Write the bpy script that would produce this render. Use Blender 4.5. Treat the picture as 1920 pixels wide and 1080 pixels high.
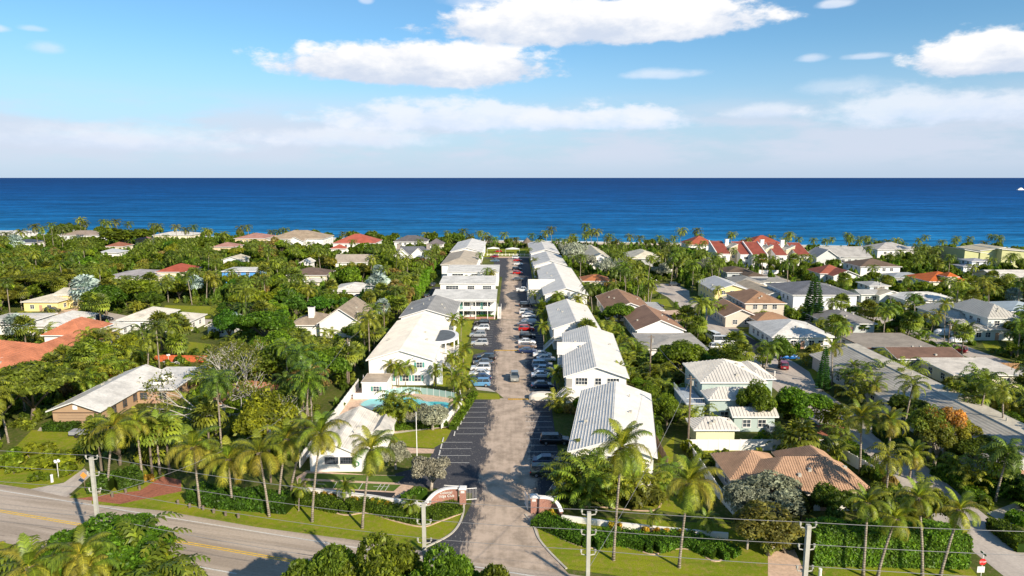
import bpy, bmesh, math, random
import numpy as np
from mathutils import Vector, Matrix
rad = math.radians
scene = bpy.context.scene
for o in list(bpy.data.objects):
    bpy.data.objects.remove(o)
COL = scene.collection

# ------------------------------------------------------------------ camera
CAM_H = 43.6; PITCH = 9.2; FPX = 1280.0
cd = bpy.data.cameras.new('camera'); cam = bpy.data.objects.new('camera', cd); COL.objects.link(cam)
cam.location = (0, 0, CAM_H); cam.rotation_euler = (rad(90 - PITCH), 0, 0)
cd.sensor_width = 36; cd.lens = 36 * FPX / 1920; cd.clip_start = 0.5; cd.clip_end = 90000
scene.camera = cam

# ------------------------------------------------------------------ view
vs = scene.view_settings
vs.view_transform = 'Standard'; vs.look = 'None'; vs.gamma = 1; vs.use_curve_mapping = False; vs.exposure = 0.52
scene.render.engine = 'CYCLES'

# ------------------------------------------------------------------ sun
SUN_EL = 28.0; SUN_AZ = 142.0      # clockwise from +Y
sd = bpy.data.lights.new('sun', 'SUN'); sd.energy = 4.9; sd.angle = rad(0.53); sd.color = (1.0, 0.89, 0.73)
sun = bpy.data.objects.new('sun', sd); COL.objects.link(sun)
S = Vector((math.sin(rad(SUN_AZ)) * math.cos(rad(SUN_EL)), math.cos(rad(SUN_AZ)) * math.cos(rad(SUN_EL)), math.sin(rad(SUN_EL))))
sun.rotation_euler = S.to_track_quat('Z', 'Y').to_euler(); sun.location = (60, -60, 120)

# ------------------------------------------------------------------ sky with clouds
world = bpy.data.worlds.new('World'); scene.world = world; world.use_nodes = True
wt = world.node_tree; wt.nodes.clear()
class NT:
    """tiny node helper"""
    def __init__(s, t): s.t = t
    def n(s, ty, **k):
        nd = s.t.nodes.new(ty)
        for a, b in k.items(): setattr(nd, a, b)
        return nd
    def put(s, sock, v):
        if isinstance(v, bpy.types.NodeSocket): s.t.links.new(v, sock)
        elif v is not None: sock.default_value = v
    def m(s, op, a, b=None, c=None, clamp=False):
        nd = s.n('ShaderNodeMath', operation=op, use_clamp=clamp)
        s.put(nd.inputs[0], a)
        if b is not None: s.put(nd.inputs[1], b)
        if c is not None: s.put(nd.inputs[2], c)
        return nd.outputs[0]
    def noise(s, vec, scale, detail=4, rough=0.55, dist=0.0):
        nd = s.n('ShaderNodeTexNoise'); s.put(nd.inputs['Vector'], vec)
        nd.inputs['Scale'].default_value = scale; nd.inputs['Detail'].default_value = detail
        nd.inputs['Roughness'].default_value = rough; nd.inputs['Distortion'].default_value = dist
        return nd.outputs['Fac']
    def ramp(s, v, a, b, c=0.0, d=1.0):
        nd = s.n('ShaderNodeMapRange', interpolation_type='SMOOTHSTEP')
        for k, x in zip(('Value', 'From Min', 'From Max', 'To Min', 'To Max'), (v, a, b, c, d)): s.put(nd.inputs[k], x)
        return nd.outputs['Result']
    def mix(s, f, a, b, mode='MIX'):
        nd = s.n('ShaderNodeMix', data_type='RGBA', blend_type=mode)
        s.put(nd.inputs['Factor'], f); s.put(nd.inputs[6], a); s.put(nd.inputs[7], b)
        return nd.outputs[2]
    def vscale(s, v, x, y, z):
        nd = s.n('ShaderNodeMapping'); s.put(nd.inputs['Vector'], v); nd.inputs['Scale'].default_value = (x, y, z)
        return nd.outputs[0]

w = NT(wt)
sky = w.n('ShaderNodeTexSky', sky_type='NISHITA', sun_disc=False)
sky.sun_elevation = rad(SUN_EL); sky.sun_rotation = rad(SUN_AZ); sky.altitude = 0; sky.air_density = 1.0; sky.dust_density = 0.3; sky.ozone_density = 2.5
tc = w.n('ShaderNodeTexCoord'); D = tc.outputs['Generated']
sx = w.n('ShaderNodeSeparateXYZ'); wt.links.new(D, sx.inputs[0])
az = w.m('ARCTAN2', sx.outputs[0], sx.outputs[1]); el = w.m('ARCSINE', sx.outputs[2])
Dn = w.vscale(D, 1, 1, 2.2)
nzA = w.noise(Dn, 7.0, 7, 0.6); nzB = w.noise(Dn, 22.0, 5, 0.6)
nz = w.m('ADD', w.m('MULTIPLY', w.m('SUBTRACT', nzA, 0.5), 1.5), w.m('MULTIPLY', w.m('SUBTRACT', nzB, 0.5), 1.2))
def cloud(px, py, rx, ry, dens=1.0, soft=0.35, nk=1.0):
    a = math.atan((px - 960) / FPX); b = (540 - py) / FPX
    e = math.atan(b) - rad(PITCH)
    e0 = e; ra = rx / FPX * math.cos(a) ** 2 * 1.12; re = ry / FPX
    dx = w.m('DIVIDE', w.m('SUBTRACT', az, a), ra)
    dy0 = w.m('DIVIDE', w.m('SUBTRACT', el, e0), re)
    below = w.m('MULTIPLY', w.m('MINIMUM', dy0, 0.0), 0.55)       # flatter, sharper underside
    dy = w.m('ADD', dy0, below)
    d = w.m('SQRT', w.m('ADD', w.m('MULTIPLY', dx, dx), w.m('MULTIPLY', dy, dy)))
    v = w.m('ADD', w.m('SUBTRACT', 1.0, d), w.m('MULTIPLY', nz, nk))
    mask = w.m('MULTIPLY', w.ramp(v, 0.0, soft), dens)
    sh = w.ramp(w.m('ADD', dy0, w.m('MULTIPLY', nz, 1.5)), -0.65, 0.55)    # lit tops, grey bases
    return mask, sh
skyc = w.mix(1.0, sky.outputs[0], (0.66, 0.95, 1.08, 1), 'MULTIPLY')
# whitish air low over the sea
air = w.m('MULTIPLY', w.ramp(el, 0.20, -0.01), 0.85)
skyc = w.mix(air, skyc, (4.1, 4.95, 6.5, 1))
cl = skyc
# general thin bank low over the sea, all round
bankn = w.noise(w.vscale(D, 1, 1, 4.5), 5.5, 6, 0.6)
bank = w.m('MULTIPLY', w.m('MULTIPLY', w.ramp(bankn, 0.34, 0.58), w.ramp(el, 0.0, 0.035)), w.ramp(el, 0.125, 0.06))
cl = w.mix(w.m('MULTIPLY', bank, 0.8), cl, (5.2, 5.65, 6.7, 1))
# scattered small clouds over the whole sky outside the view
scat = w.m('MULTIPLY', w.ramp(w.noise(w.vscale(D, 1, 1, 2.0), 3.4, 7, 0.6), 0.60, 0.70), w.ramp(el, 0.26, 0.34))
cl = w.mix(w.m('MULTIPLY', scat, 0.8), cl, (9.0, 9.3, 9.6, 1))
CL = [  # px, py, rx, ry, density, softness, noise
 (890, 225, 330, 40, 0.85, 0.55, 1.1), (640, 262, 250, 26, 0.6, 0.7, 1.0), (240, 272, 360, 34, 0.6, 0.9, 0.9), (1130, 228, 190, 30, 0.8, 0.5, 1.0),
 (1740, 225, 260, 44, 0.75, 0.6, 1.0), (1420, 218, 80, 20, 0.6, 0.7, 0.9), (1230, 145, 85, 13, 0.6, 0.8, 0.8), (1530, 38, 38, 11, 0.75, 0.6, 0.7),
 (1500, 128, 34, 11, 0.6, 0.7, 0.7), (1595, 131, 46, 8, 0.6, 0.7, 0.7), (30, 108, 34, 8, 0.55, 0.7, 0.7), (125, 131, 36, 15, 0.45, 0.8, 0.8), (105, 103, 30, 7, 0.4, 0.8, 0.8), (702, 8, 16, 12, 0.6, 0.6, 0.7), (890, 4, 90, 20, 0.5, 0.8, 0.9),
 (790, 130, 262, 54, 1.0, 0.25, 0.62), (1105, 50, 320, 54, 1.0, 0.25, 0.66), (1825, 146, 155, 46, 1.0, 0.25, 0.7), (1560, 180, 110, 20, 0.35, .9, .9)]
for c in CL:
    mk, sh = cloud(*c)
    strong = c[4] > 0.9
    cc = w.mix(sh, (5.0, 5.6, 6.7, 1) if strong else (5.6, 6.4, 7.8, 1), (7.9, 7.85, 7.9, 1) if strong else (6.9, 7.2, 7.8, 1))
    cl = w.mix(mk, cl, cc)
bg = w.n('ShaderNodeBackground'); wt.links.new(cl, bg.inputs[0]); bg.inputs[1].default_value = 0.092
wo = w.n('ShaderNodeOutputWorld'); wt.links.new(bg.outputs[0], wo.inputs[0])
world.cycles.sampling_method = 'MANUAL'; world.cycles.sample_map_resolution = 512

# ------------------------------------------------------------------ projection helpers (survey of the site)
_t = rad(PITCH)
FW = (0, math.cos(_t), -math.sin(_t)); UP = (0, math.sin(_t), math.cos(_t))
def G(px, py, z=0.0):
    a = (px - 960) / FPX; b = (540 - py) / FPX
    d = (a, FW[1] + b * UP[1], FW[2] + b * UP[2]); t = (z - CAM_H) / d[2]
    return (d[0] * t, d[1] * t)
def P(x, y, z=0.0):
    v = (x, y, z - CAM_H); dz = v[1] * FW[1] + v[2] * FW[2]; dz = max(dz, 0.1)
    return (960 + FPX * x / dz, 540 - FPX * (v[1] * UP[1] + v[2] * UP[2]) / dz)
def HT(x, y, py):   # height whose picture row is py, above ground point x, y
    al = _t + math.atan((py - 540) / FPX)
    return CAM_H - math.hypot(0, y) * math.tan(al)

# ------------------------------------------------------------------ materials
MATS = {}
def new_mat(name):
    m = bpy.data.materials.new(name); m.use_nodes = True; m.node_tree.nodes.clear(); MATS[name] = m
    t = NT(m.node_tree); out = t.n('ShaderNodeOutputMaterial'); return m, t, out
def pbsdf(t, out, col, rough=0.6, spec=0.4, metal=0.0, bump=None, bstr=0.3, bdist=0.05, coat=0.0):
    b = t.n('ShaderNodeBsdfPrincipled'); t.put(b.inputs['Base Color'], col); t.put(b.inputs['Roughness'], rough)
    b.inputs['Specular IOR Level'].default_value = spec; t.put(b.inputs['Metallic'], metal); b.inputs['Coat Weight'].default_value = coat
    if bump is not None:
        n = t.n('ShaderNodeBump'); n.inputs['Strength'].default_value = bstr; n.inputs['Distance'].default_value = bdist
        t.put(n.inputs['Height'], bump); t.t.links.new(n.outputs[0], b.inputs['Normal'])
    t.t.links.new(b.outputs[0], out.inputs[0]); return b
def objco(t): return t.n('ShaderNodeTexCoord').outputs['Object']
def geopos(t): return t.n('ShaderNodeNewGeometry').outputs['Position']
def ocol(t):
    o = t.n('ShaderNodeObjectInfo'); return o.outputs['Color'], o.outputs['Random']
def mul(t, c, f):  # colour times scalar socket
    return t.mix(1.0, c, t.n_rgb(f), 'MULTIPLY')
def NT_n_rgb(s, f):
    nd = s.n('ShaderNodeCombineColor'); [s.put(nd.inputs[i], f) for i in range(3)]; return nd.outputs[0]
NT.n_rgb = NT_n_rgb

def leafmat(name, trans=0.5, gloss=0.25, shift=(1.5, 1.22, .6, 1), tr2=(1.45, 1.35, 0.5, 1)):
    m, t, out = new_mat(name); c, r = ocol(t)
    at = t.n('ShaderNodeAttribute', attribute_name='lv').outputs['Fac']
    p = geopos(t)
    clump = t.noise(p, 0.45, 2)
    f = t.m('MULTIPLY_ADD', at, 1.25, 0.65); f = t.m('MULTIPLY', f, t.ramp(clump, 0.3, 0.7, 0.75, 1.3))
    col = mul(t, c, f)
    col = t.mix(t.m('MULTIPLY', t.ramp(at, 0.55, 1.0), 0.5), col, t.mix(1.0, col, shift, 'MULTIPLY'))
    hsv = t.n('ShaderNodeHueSaturation'); t.put(hsv.inputs['Color'], col)
    t.put(hsv.inputs['Hue'], t.m('MULTIPLY_ADD', r, 0.04, 0.48)); t.put(hsv.inputs['Value'], t.m('MULTIPLY_ADD', r, 0.35, 0.85))
    b = t.n('ShaderNodeBsdfPrincipled'); t.put(b.inputs['Base Color'], hsv.outputs[0]); b.inputs['Roughness'].default_value = 0.45
    b.inputs['Specular IOR Level'].default_value = gloss
    tr = t.n('ShaderNodeBsdfTranslucent'); t.put(tr.inputs[0], t.mix(1.0, hsv.outputs[0], tr2, 'MULTIPLY'))
    mx = t.n('ShaderNodeMixShader'); mx.inputs[0].default_value = trans
    t.t.links.new(b.outputs[0], mx.inputs[1]); t.t.links.new(tr.outputs[0], mx.inputs[2]); t.t.links.new(mx.outputs[0], out.inputs[0])
    return m
leafmat('leaf'); leafmat('frond', 0.3, 0.35); leafmat('leaf_pale', 0.25, 0.2, (1.15, 1.12, 1.05, 1), (1, 1, 1, 1))
def simple(name, col, rough=0.7, spec=0.3, var=0.25, scale=1.5, metal=0.0, use_obj=False, bstr=0.3, bscale=None, coat=0.0):
    m, t, out = new_mat(name); p = geopos(t)
    base = ocol(t)[0] if use_obj else (*col, 1)
    n = t.noise(p, scale, 5, 0.6); f = t.ramp(n, 0.25, 0.75, 1 - var, 1 + var)
    pbsdf(t, out, mul(t, base, f), rough, spec, metal, t.noise(p, bscale or scale * 6, 3) if bstr else None, bstr, 0.03, coat); return m
simple('bark', (0.17, 0.135, 0.10), 0.9, var=0.4, scale=3)
simple('bark_pale', (0.36, 0.31, 0.25), 0.9, var=0.35, scale=3)
def mk_palmbark():
    m, t, out = new_mat('palm_bark'); p = objco(t); s = t.n('ShaderNodeSeparateXYZ'); t.put(s.inputs[0], p)
    ring = t.m('SINE', t.m('MULTIPLY_ADD', t.noise(p, 2.0, 2), 3.0, t.m('MULTIPLY', s.outputs[2], 22.0)))
    n = t.noise(t.vscale(p, 1, 1, .4), 3.5, 5, .7)
    col = t.mix(t.ramp(n, .3, .72), (0.19, 0.15, 0.11, 1), (0.42, 0.36, 0.29, 1)); col = mul(t, col, t.ramp(ring, -1, 1, .72, 1.12))
    pbsdf(t, out, col, .9, .2, 0, ring, .5, .03)
mk_palmbark()
simple('bark_bleached', (0.42, 0.39, 0.34), 0.9, var=0.35, scale=3)
simple('wall', (0.8, 0.8, 0.8), 0.8, var=0.05, scale=0.5, use_obj=True, bstr=0.1)
simple('paint', (0.8, 0.8, 0.8), 0.5, var=0.05, scale=0.8, use_obj=True, bstr=0.0)
simple('concrete', (0.50, 0.45, 0.37), 0.9, var=0.16, scale=0.6)
simple('rubber', (0.02, 0.02, 0.02), 0.8, var=0.1, bstr=0)
simple('rim', (0.5, 0.5, 0.52), 0.3, 0.5, var=0.05, metal=0.8, bstr=0)
simple('pole_concrete', (0.44, 0.42, 0.36), 0.85, var=0.12, scale=2)
simple('pole_wood', (0.20, 0.15, 0.11), 0.9, var=0.3, scale=3)
simple('wire', (0.30, 0.29, 0.28), 0.5, var=0.0, bstr=0, metal=0.3)
simple('sand', (0.62, 0.50, 0.36), 0.95, var=0.12, scale=0.15)
simple('mulch', (0.20, 0.10, 0.055), 0.95, var=0.3, scale=4)
simple('brick_paving', (0.34, 0.125, 0.075), 0.9, var=0.25, scale=3)
simple('pink_paving', (0.60, 0.42, 0.30), 0.9, var=0.2, scale=2)
simple('yellow_line', (0.75, 0.47, 0.05), 0.7, var=0.25, scale=4, bstr=0)
simple('white_line', (0.62, 0.60, 0.55), 0.7, var=0.2, scale=4, bstr=0)
simple('wood', (0.30, 0.17, 0.09), 0.85, var=0.3, scale=2, use_obj=True)
simple('blackish', (0.03, 0.03, 0.03), 0.6, var=0.1, bstr=0)
simple('lightglass', (0.75, 0.72, 0.65), 0.2, 0.5, var=0.0, bstr=0)
simple('redglass', (0.35, 0.01, 0.01), 0.2, 0.5, var=0.0, bstr=0)
def mk_glass():
    m, t, out = new_mat('glass'); p = geopos(t); n = t.noise(p, 0.8, 2)
    pbsdf(t, out, t.mix(t.ramp(n, 0.35, 0.65), (0.015, 0.022, 0.03, 1), (0.07, 0.085, 0.10, 1)), 0.12, 0.5)
mk_glass()
def mk_carpaint():
    m, t, out = new_mat('car_paint'); c, r = ocol(t)
    pbsdf(t, out, c, 0.32, 0.5, 0.15, None, coat=0.6)
mk_carpaint()
def mk_grass(name, a, b, c, sc=1.0):
    m, t, out = new_mat(name); p = geopos(t)
    n1 = t.noise(p, 0.12 * sc, 5, 0.6); n2 = t.noise(p, 1.4 * sc, 5, 0.65); n3 = t.noise(p, 9, 2)
    col = t.mix(t.ramp(n1, 0.3, 0.7), (*a, 1), (*b, 1)); col = t.mix(t.m('MULTIPLY', t.ramp(n2, 0.44, 0.68), 0.8), col, (*c, 1))
    pbsdf(t, out, mul(t, col, t.ramp(n3, 0.2, 0.8, 0.75, 1.25)), 0.95, 0.1, 0, n3, 0.6, 0.08)
mk_grass('lawn', (0.15, 0.21, 0.012), (0.25, 0.27, 0.014), (0.30, 0.24, 0.06))
mk_grass('undergrowth', (0.06, 0.085, 0.016), (0.11, 0.14, 0.02), (0.17, 0.14, 0.06))
mk_grass('turf', (0.07, 0.13, 0.02), (0.10, 0.16, 0.025), (0.13, 0.16, 0.03))
def mk_asphalt_drive():
    m, t, out = new_mat('drive_asphalt'); p = geopos(t)
    s = t.n('ShaderNodeSeparateXYZ'); t.put(s.inputs[0], p); x, y = s.outputs[0], s.outputs[1]
    # pale worn lane about 7 m wide along the drive, ragged edges
    ctr = t.m('MULTIPLY_ADD', t.noise(t.vscale(p, 0, 1, 0), 0.02, 2), 3.0, -1.6)
    wid = t.ramp(y, 120, 330, 3.7, 1.9); wid = t.m('ADD', wid, t.ramp(y, 90, 66, 0.0, 4.6))
    d = t.m('ABSOLUTE', t.m('SUBTRACT', x, ctr))
    edge = t.m('SUBTRACT', d, wid)
    rag = t.noise(t.vscale(p, 2.2, 0.5, 1), 1.1, 8, 0.75); big = t.noise(p, 0.09, 4, 0.6)
    e = t.m('ADD', edge, t.m('ADD', t.m('MULTIPLY', t.m('SUBTRACT', rag, 0.5), 6.5), t.m('MULTIPLY', t.m('SUBTRACT', big, 0.5), 7)))
    mk = t.ramp(e, 0.75, -0.75)
    spk = t.noise(t.vscale(p, 1, .45, 1), 3.4, 6, 0.85); dark = t.mix(t.m('MULTIPLY', t.ramp(spk, 0.56, 0.66), t.ramp(big, .3, .6, .35, 1.0)), (0.062, 0.062, 0.07, 1), (0.36, 0.33, 0.29, 1))
    tan = t.mix(t.ramp(t.m('MULTIPLY_ADD', t.noise(t.vscale(p, 1.6, 0.1, 1), 0.8, 3, 0.5), .22, t.m('MULTIPLY', t.noise(p, 0.35, 8, 0.72), .78)), 0.36, 0.62), (0.33, 0.255, 0.19, 1), (0.56, 0.435, 0.33, 1))
    tan = t.mix(t.m('MULTIPLY', t.ramp(spk, 0.6, 0.7), 0.5), tan, (0.14, 0.12, 0.10, 1))
    pbsdf(t, out, t.mix(mk, dark, tan), 0.9, 0.2, 0, spk, 0.4, 0.03)
mk_asphalt_drive()
def mk_road():
    m, t, out = new_mat('road_asphalt'); p = geopos(t)
    rot = t.n('ShaderNodeMapping'); t.put(rot.inputs['Vector'], p); rot.inputs['Rotation'].default_value = (0, 0, rad(15))
    q = t.vscale(rot.outputs[0], 0.05, 1, 1)
    tr = t.noise(q, 0.55, 4, 0.6); sp = t.noise(p, 3.0, 5, 0.7)
    col = t.mix(t.ramp(tr, 0.38, 0.62), (0.36, 0.29, 0.225, 1), (0.50, 0.41, 0.325, 1))
    col = mul(t, col, t.ramp(sp, 0.25, 0.75, 0.86, 1.1))
    cr = t.noise(q, 2.6, 3, 0.5, 0.4); col = t.mix(t.m('MULTIPLY', t.ramp(cr, 0.66, 0.70), 0.5), col, (0.12, 0.10, 0.09, 1))
    pbsdf(t, out, col, 0.9, 0.2, 0, sp, 0.3, 0.02)
mk_road()
def mk_street():
    m, t, out = new_mat('street_asphalt'); p = geopos(t)
    tr = t.noise(t.vscale(p, 1, 0.15, 1), 0.5, 4, 0.6); sp = t.noise(p, 2.5, 5, 0.7)
    col = t.mix(t.ramp(tr, 0.3, 0.7), (0.42, 0.36, 0.31, 1), (0.56, 0.485, 0.41, 1)); col = mul(t, col, t.ramp(sp, 0.25, 0.75, 0.86, 1.1))
    pbsdf(t, out, col, 0.9, 0.2, 0, sp, 0.3, 0.02)
mk_street()
def mk_roofs():
    # kind, dirt amount, course spacing
    for name, rough, dirt, course in (('roof_metal', 0.5, 0.16, 0), ('roof_white', 0.65, 0.32, 0), ('roof_tile', 0.75, 0.3, 0.35), ('roof_shingle', 0.9, 0.3, 0.4)):
        m, t, out = new_mat(name); c, r = ocol(t); c = t.mix(1.0, c, (1.04, 1.0, .93, 1), 'MULTIPLY'); p = geopos(t)
        n = t.noise(t.vscale(p, 1, 1, 0.3), 0.35, 6, 0.65); n2 = t.noise(p, 2.2, 6, 0.75)
        col = mul(t, c, t.ramp(n, 0.3, 0.75, 1.05, 1 - dirt)); col = mul(t, col, t.ramp(n2, 0.35, 0.8, 1.05, 1 - dirt * 0.8))
        h = n2
        if course:
            s = t.n('ShaderNodeSeparateXYZ'); t.put(s.inputs[0], p)
            wv = t.m('SINE', t.m('MULTIPLY', s.outputs[2], 2 * math.pi / (course * 0.35)))
            col = mul(t, col, t.ramp(wv, -1, 1, 0.84, 1.08)); h = wv
        pbsdf(t, out, col, rough, 0.35, 0, h, 0.25, 0.04)
    m, t, out = new_mat('brick'); p0_ = objco(t); s_ = t.n('ShaderNodeSeparateXYZ'); t.put(s_.inputs[0], p0_); c_ = t.n('ShaderNodeCombineXYZ'); t.put(c_.inputs[0], t.m('ADD', s_.outputs[0], s_.outputs[1])); t.put(c_.inputs[1], s_.outputs[2]); p = c_.outputs[0]
    bt = t.n('ShaderNodeTexBrick'); t.put(bt.inputs['Vector'], p); bt.inputs['Scale'].default_value = 4.2
    bt.inputs['Color1'].default_value = (0.34, 0.13, 0.085, 1); bt.inputs['Color2'].default_value = (0.28, 0.085, 0.05, 1); bt.inputs['Mortar'].default_value = (0.5, 0.42, 0.36, 1)
    pbsdf(t, out, bt.outputs[0], 0.9)
mk_roofs()
def mk_sea():
    m, t, out = new_mat('sea_water'); p = geopos(t)
    s = t.n('ShaderNodeSeparateXYZ'); t.put(s.inputs[0], p)
    d = t.m('ADD', s.outputs[1], t.m('MULTIPLY', s.outputs[0], 0.16))           # metres seaward
    d = t.m('SUBTRACT', d, 512.0)
    warp = t.m('MULTIPLY_ADD', t.m('SUBTRACT', t.noise(t.vscale(p, 0.35, 1, 1), 0.012, 4), 0.5), 90, d)
    rk = t.n('ShaderNodeValToRGB'); e = rk.color_ramp
    t.put(rk.inputs[0], t.m('POWER', t.m('DIVIDE', t.m('MAXIMUM', warp, 0.0), 6000.0, clamp=True), 0.4))
    stops = [(0.0, (0.06, 0.23, 0.33)), (0.10, (0.013, 0.155, 0.32)), (0.22, (0.007, 0.118, 0.29)), (0.36, (0.005, 0.094, 0.265)), (0.55, (0.004, 0.068, 0.22)), (0.80, (0.004, 0.054, 0.185)), (1.0, (0.004, 0.047, 0.165))]
    for i, (q, c) in enumerate(stops):
        el_ = e.elements[i] if i < 2 else e.elements.new(q)
        el_.position = q; el_.color = (*c, 1)
    st = t.noise(t.vscale(p, 0.10, 1, 1), 0.10, 6, 0.7); st2 = t.noise(t.vscale(p, 0.25, 1, 1), 0.35, 5, 0.7); st3 = t.noise(t.vscale(p, 0.06, 1, 1), 0.012, 4, 0.6)
    col = mul(t, rk.outputs[0], t.m('MULTIPLY', t.ramp(st, 0.32, 0.68, 0.66, 1.36), t.m('MULTIPLY', t.ramp(st2, 0.32, 0.68, 0.70, 1.38), t.m('MULTIPLY', t.ramp(t.noise(t.vscale(p, 0.22, 1, 1), 0.045, 5, 0.75), 0.32, 0.68, 0.74, 1.3), t.ramp(st3, 0.3, 0.7, 0.85, 1.14)))))
    df = t.n('ShaderNodeBsdfDiffuse'); t.put(df.inputs[0], col)
    gl = t.n('ShaderNodeBsdfGlossy'); gl.inputs['Roughness'].default_value = 0.25
    bp = t.n('ShaderNodeBump'); bp.inputs['Strength'].default_value = 1.0; bp.inputs['Distance'].default_value = 1.2; t.put(bp.inputs['Height'], t.m('ADD', st2, st))
    t.t.links.new(bp.outputs[0], gl.inputs['Normal'])
    mx = t.n('ShaderNodeMixShader'); mx.inputs[0].default_value = 0.05
    t.t.links.new(df.outputs[0], mx.inputs[1]); t.t.links.new(gl.outputs[0], mx.inputs[2])
    # foam at the shore
    foam = t.ramp(t.m('ADD', d, t.m('MULTIPLY', t.m('SUBTRACT', st, 0.5), 30)), 3.0, -2.0)
    fd = t.n('ShaderNodeBsdfDiffuse'); fd.inputs[0].default_value = (0.7, 0.72, 0.7, 1)
    m2 = t.n('ShaderNodeMixShader'); t.put(m2.inputs[0], foam); t.t.links.new(mx.outputs[0], m2.inputs[1]); t.t.links.new(fd.outputs[0], m2.inputs[2])
    t.t.links.new(m2.outputs[0], out.inputs[0])
    m, t, out = new_mat('pool_water'); p = geopos(t); n = t.noise(p, 1.2, 3)
    pbsdf(t, out, t.mix(n, (0.07, 0.46, 0.50, 1), (0.13, 0.58, 0.60, 1)), 0.08, 0.5, 0, t.noise(p, 3, 3), 0.15, 0.05)
mk_sea()
# ------------------------------------------------------------------ mesh helpers
class MB:
    def __init__(s): s.v = []; s.f = []; s.mi = []
    def face(s, pts, mi=0):
        k = len(s.v); s.v += [tuple(p) for p in pts]; s.f.append(tuple(range(k, k + len(pts)))); s.mi.append(mi)
    def box(s, x0, x1, y0, y1, z0, z1, mi=0):
        k = len(s.v); s.v += [(x, y, z) for z in (z0, z1) for y in (y0, y1) for x in (x0, x1)]
        for q in ((0, 2, 3, 1), (4, 5, 7, 6), (0, 1, 5, 4), (2, 6, 7, 3), (0, 4, 6, 2), (1, 3, 7, 5)): s.f.append(tuple(k + i for i in q)); s.mi.append(mi)
    def slab(s, pts, t, mi=0, up=0.0):          # polygon (top) with thickness below
        n = len(pts); k = len(s.v)
        s.v += [(p[0], p[1], p[2] + up) for p in pts] + [(p[0], p[1], p[2] - t) for p in pts]
        s.f.append(tuple(range(k, k + n))); s.mi.append(mi); s.f.append(tuple(range(k + 2 * n - 1, k + n - 1, -1))); s.mi.append(mi)
        for i in range(n):
            j = (i + 1) % n; s.f.append((k + i, k + n + i, k + n + j, k + j)); s.mi.append(mi)
    def tube(s, pts, rs, n=6, mi=0, cap=True):
        pts = [Vector(p) for p in pts]; rings = []
        if not hasattr(rs, '__len__'): rs = [rs] * len(pts)
        for i, p in enumerate(pts):
            d = (pts[min(i + 1, len(pts) - 1)] - pts[max(i - 1, 0)]).normalized()
            u = d.cross(Vector((0.13, 0.99, 0.02)));
            if u.length < 0.1: u = d.cross(Vector((1, 0, 0)))
            u.normalize(); w_ = d.cross(u); k = len(s.v)
            s.v += [tuple(p + (u * math.cos(a) + w_ * math.sin(a)) * rs[i]) for a in [2 * math.pi * q / n for q in range(n)]]
            rings.append(k)
        for a, b in zip(rings, rings[1:]):
            for i in range(n):
                j = (i + 1) % n; s.f.append((a + i, a + j, b + j, b + i)); s.mi.append(mi)
        if cap:
            s.f.append(tuple(rings[0] + i for i in range(n - 1, -1, -1))); s.mi.append(mi)
            s.f.append(tuple(rings[-1] + i for i in range(n))); s.mi.append(mi)
    def mesh(s, name, mats, smooth=False):
        me = bpy.data.meshes.new(name); me.from_pydata(s.v, [], s.f)
        if not isinstance(mats, (list, tuple)): mats = [mats]
        for m in mats: me.materials.append(MATS[m])
        if any(s.mi): me.polygons.foreach_set('material_index', s.mi)
        if smooth: me.polygons.foreach_set('use_smooth', [True] * len(me.polygons))
        me.update(); return me
def link(name, me, parent=None, loc=(0, 0, 0), rz=0.0, scale=(1, 1, 1), color=None, kind=None):
    o = bpy.data.objects.new(name, me); COL.objects.link(o); o.location = loc; o.rotation_euler = (0, 0, rz); o.scale = scale
    if parent is not None: o.parent = parent
    if color is not None: o.color = (*color, 1)
    if kind: o['kind'] = kind
    return o
def thing(name, label, cat, loc=(0, 0, 0), rz=0.0, group=None, scale=(1, 1, 1)):
    o = link(name, None, None, loc, rz, scale); o['label'] = label; o['category'] = cat; o.empty_display_size = 0.3
    if group: o['group'] = group
    return o
def tag(o, label, cat, group=None):
    o['label'] = label; o['category'] = cat
    if group: o['group'] = group
    return o
def copy_tree(src, loc, rz=0.0, scale=None, label=None, color=None):
    r = src.copy(); COL.objects.link(r); r.location = loc; r.rotation_euler = (0, 0, rz)
    if scale: r.scale = scale
    if label: r['label'] = label
    for ch in list(src.children):
        c = ch.copy(); COL.objects.link(c); c.parent = r
        if color is not None and c.get('tint'): c.color = (*color, 1)
        for g in list(ch.children):
            d = g.copy(); COL.objects.link(d); d.parent = c
            if color is not None and d.get('tint'): d.color = (*color, 1)
    return r

# ------------------------------------------------------------------ bookkeeping for planting
OCC = []      # polygons (world) where nothing grows
VIS = []      # (x0,y0,x1,y1,range) picture boxes of things that must stay in view
MARKS = []    # (description, x, y) landmarks for labels
def occ_rect(x0, x1, y0, y1, m=0.8): OCC.append([(x0 - m, y0 - m), (x1 + m, y0 - m), (x1 + m, y1 + m), (x0 - m, y1 + m)])
def vis_pts(pts, shrink=0.12):
    q = [P(*p) for p in pts]; xs = [a for a, b in q]; ys = [b for a, b in q]
    x0, x1, y0, y1 = min(xs), max(xs), min(ys), max(ys); sx, sy = (x1 - x0) * shrink, (y1 - y0) * shrink
    VIS.append((x0 + sx, y0 + sy, x1 - sx, y1 - sy, min(p[1] for p in pts)))
def inpoly(x, y, pl):
    c = False; j = len(pl) - 1
    for i in range(len(pl)):
        if (pl[i][1] > y) != (pl[j][1] > y) and x < (pl[j][0] - pl[i][0]) * (y - pl[i][1]) / (pl[j][1] - pl[i][1]) + pl[i][0]: c = not c
        j = i
    return c

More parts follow.
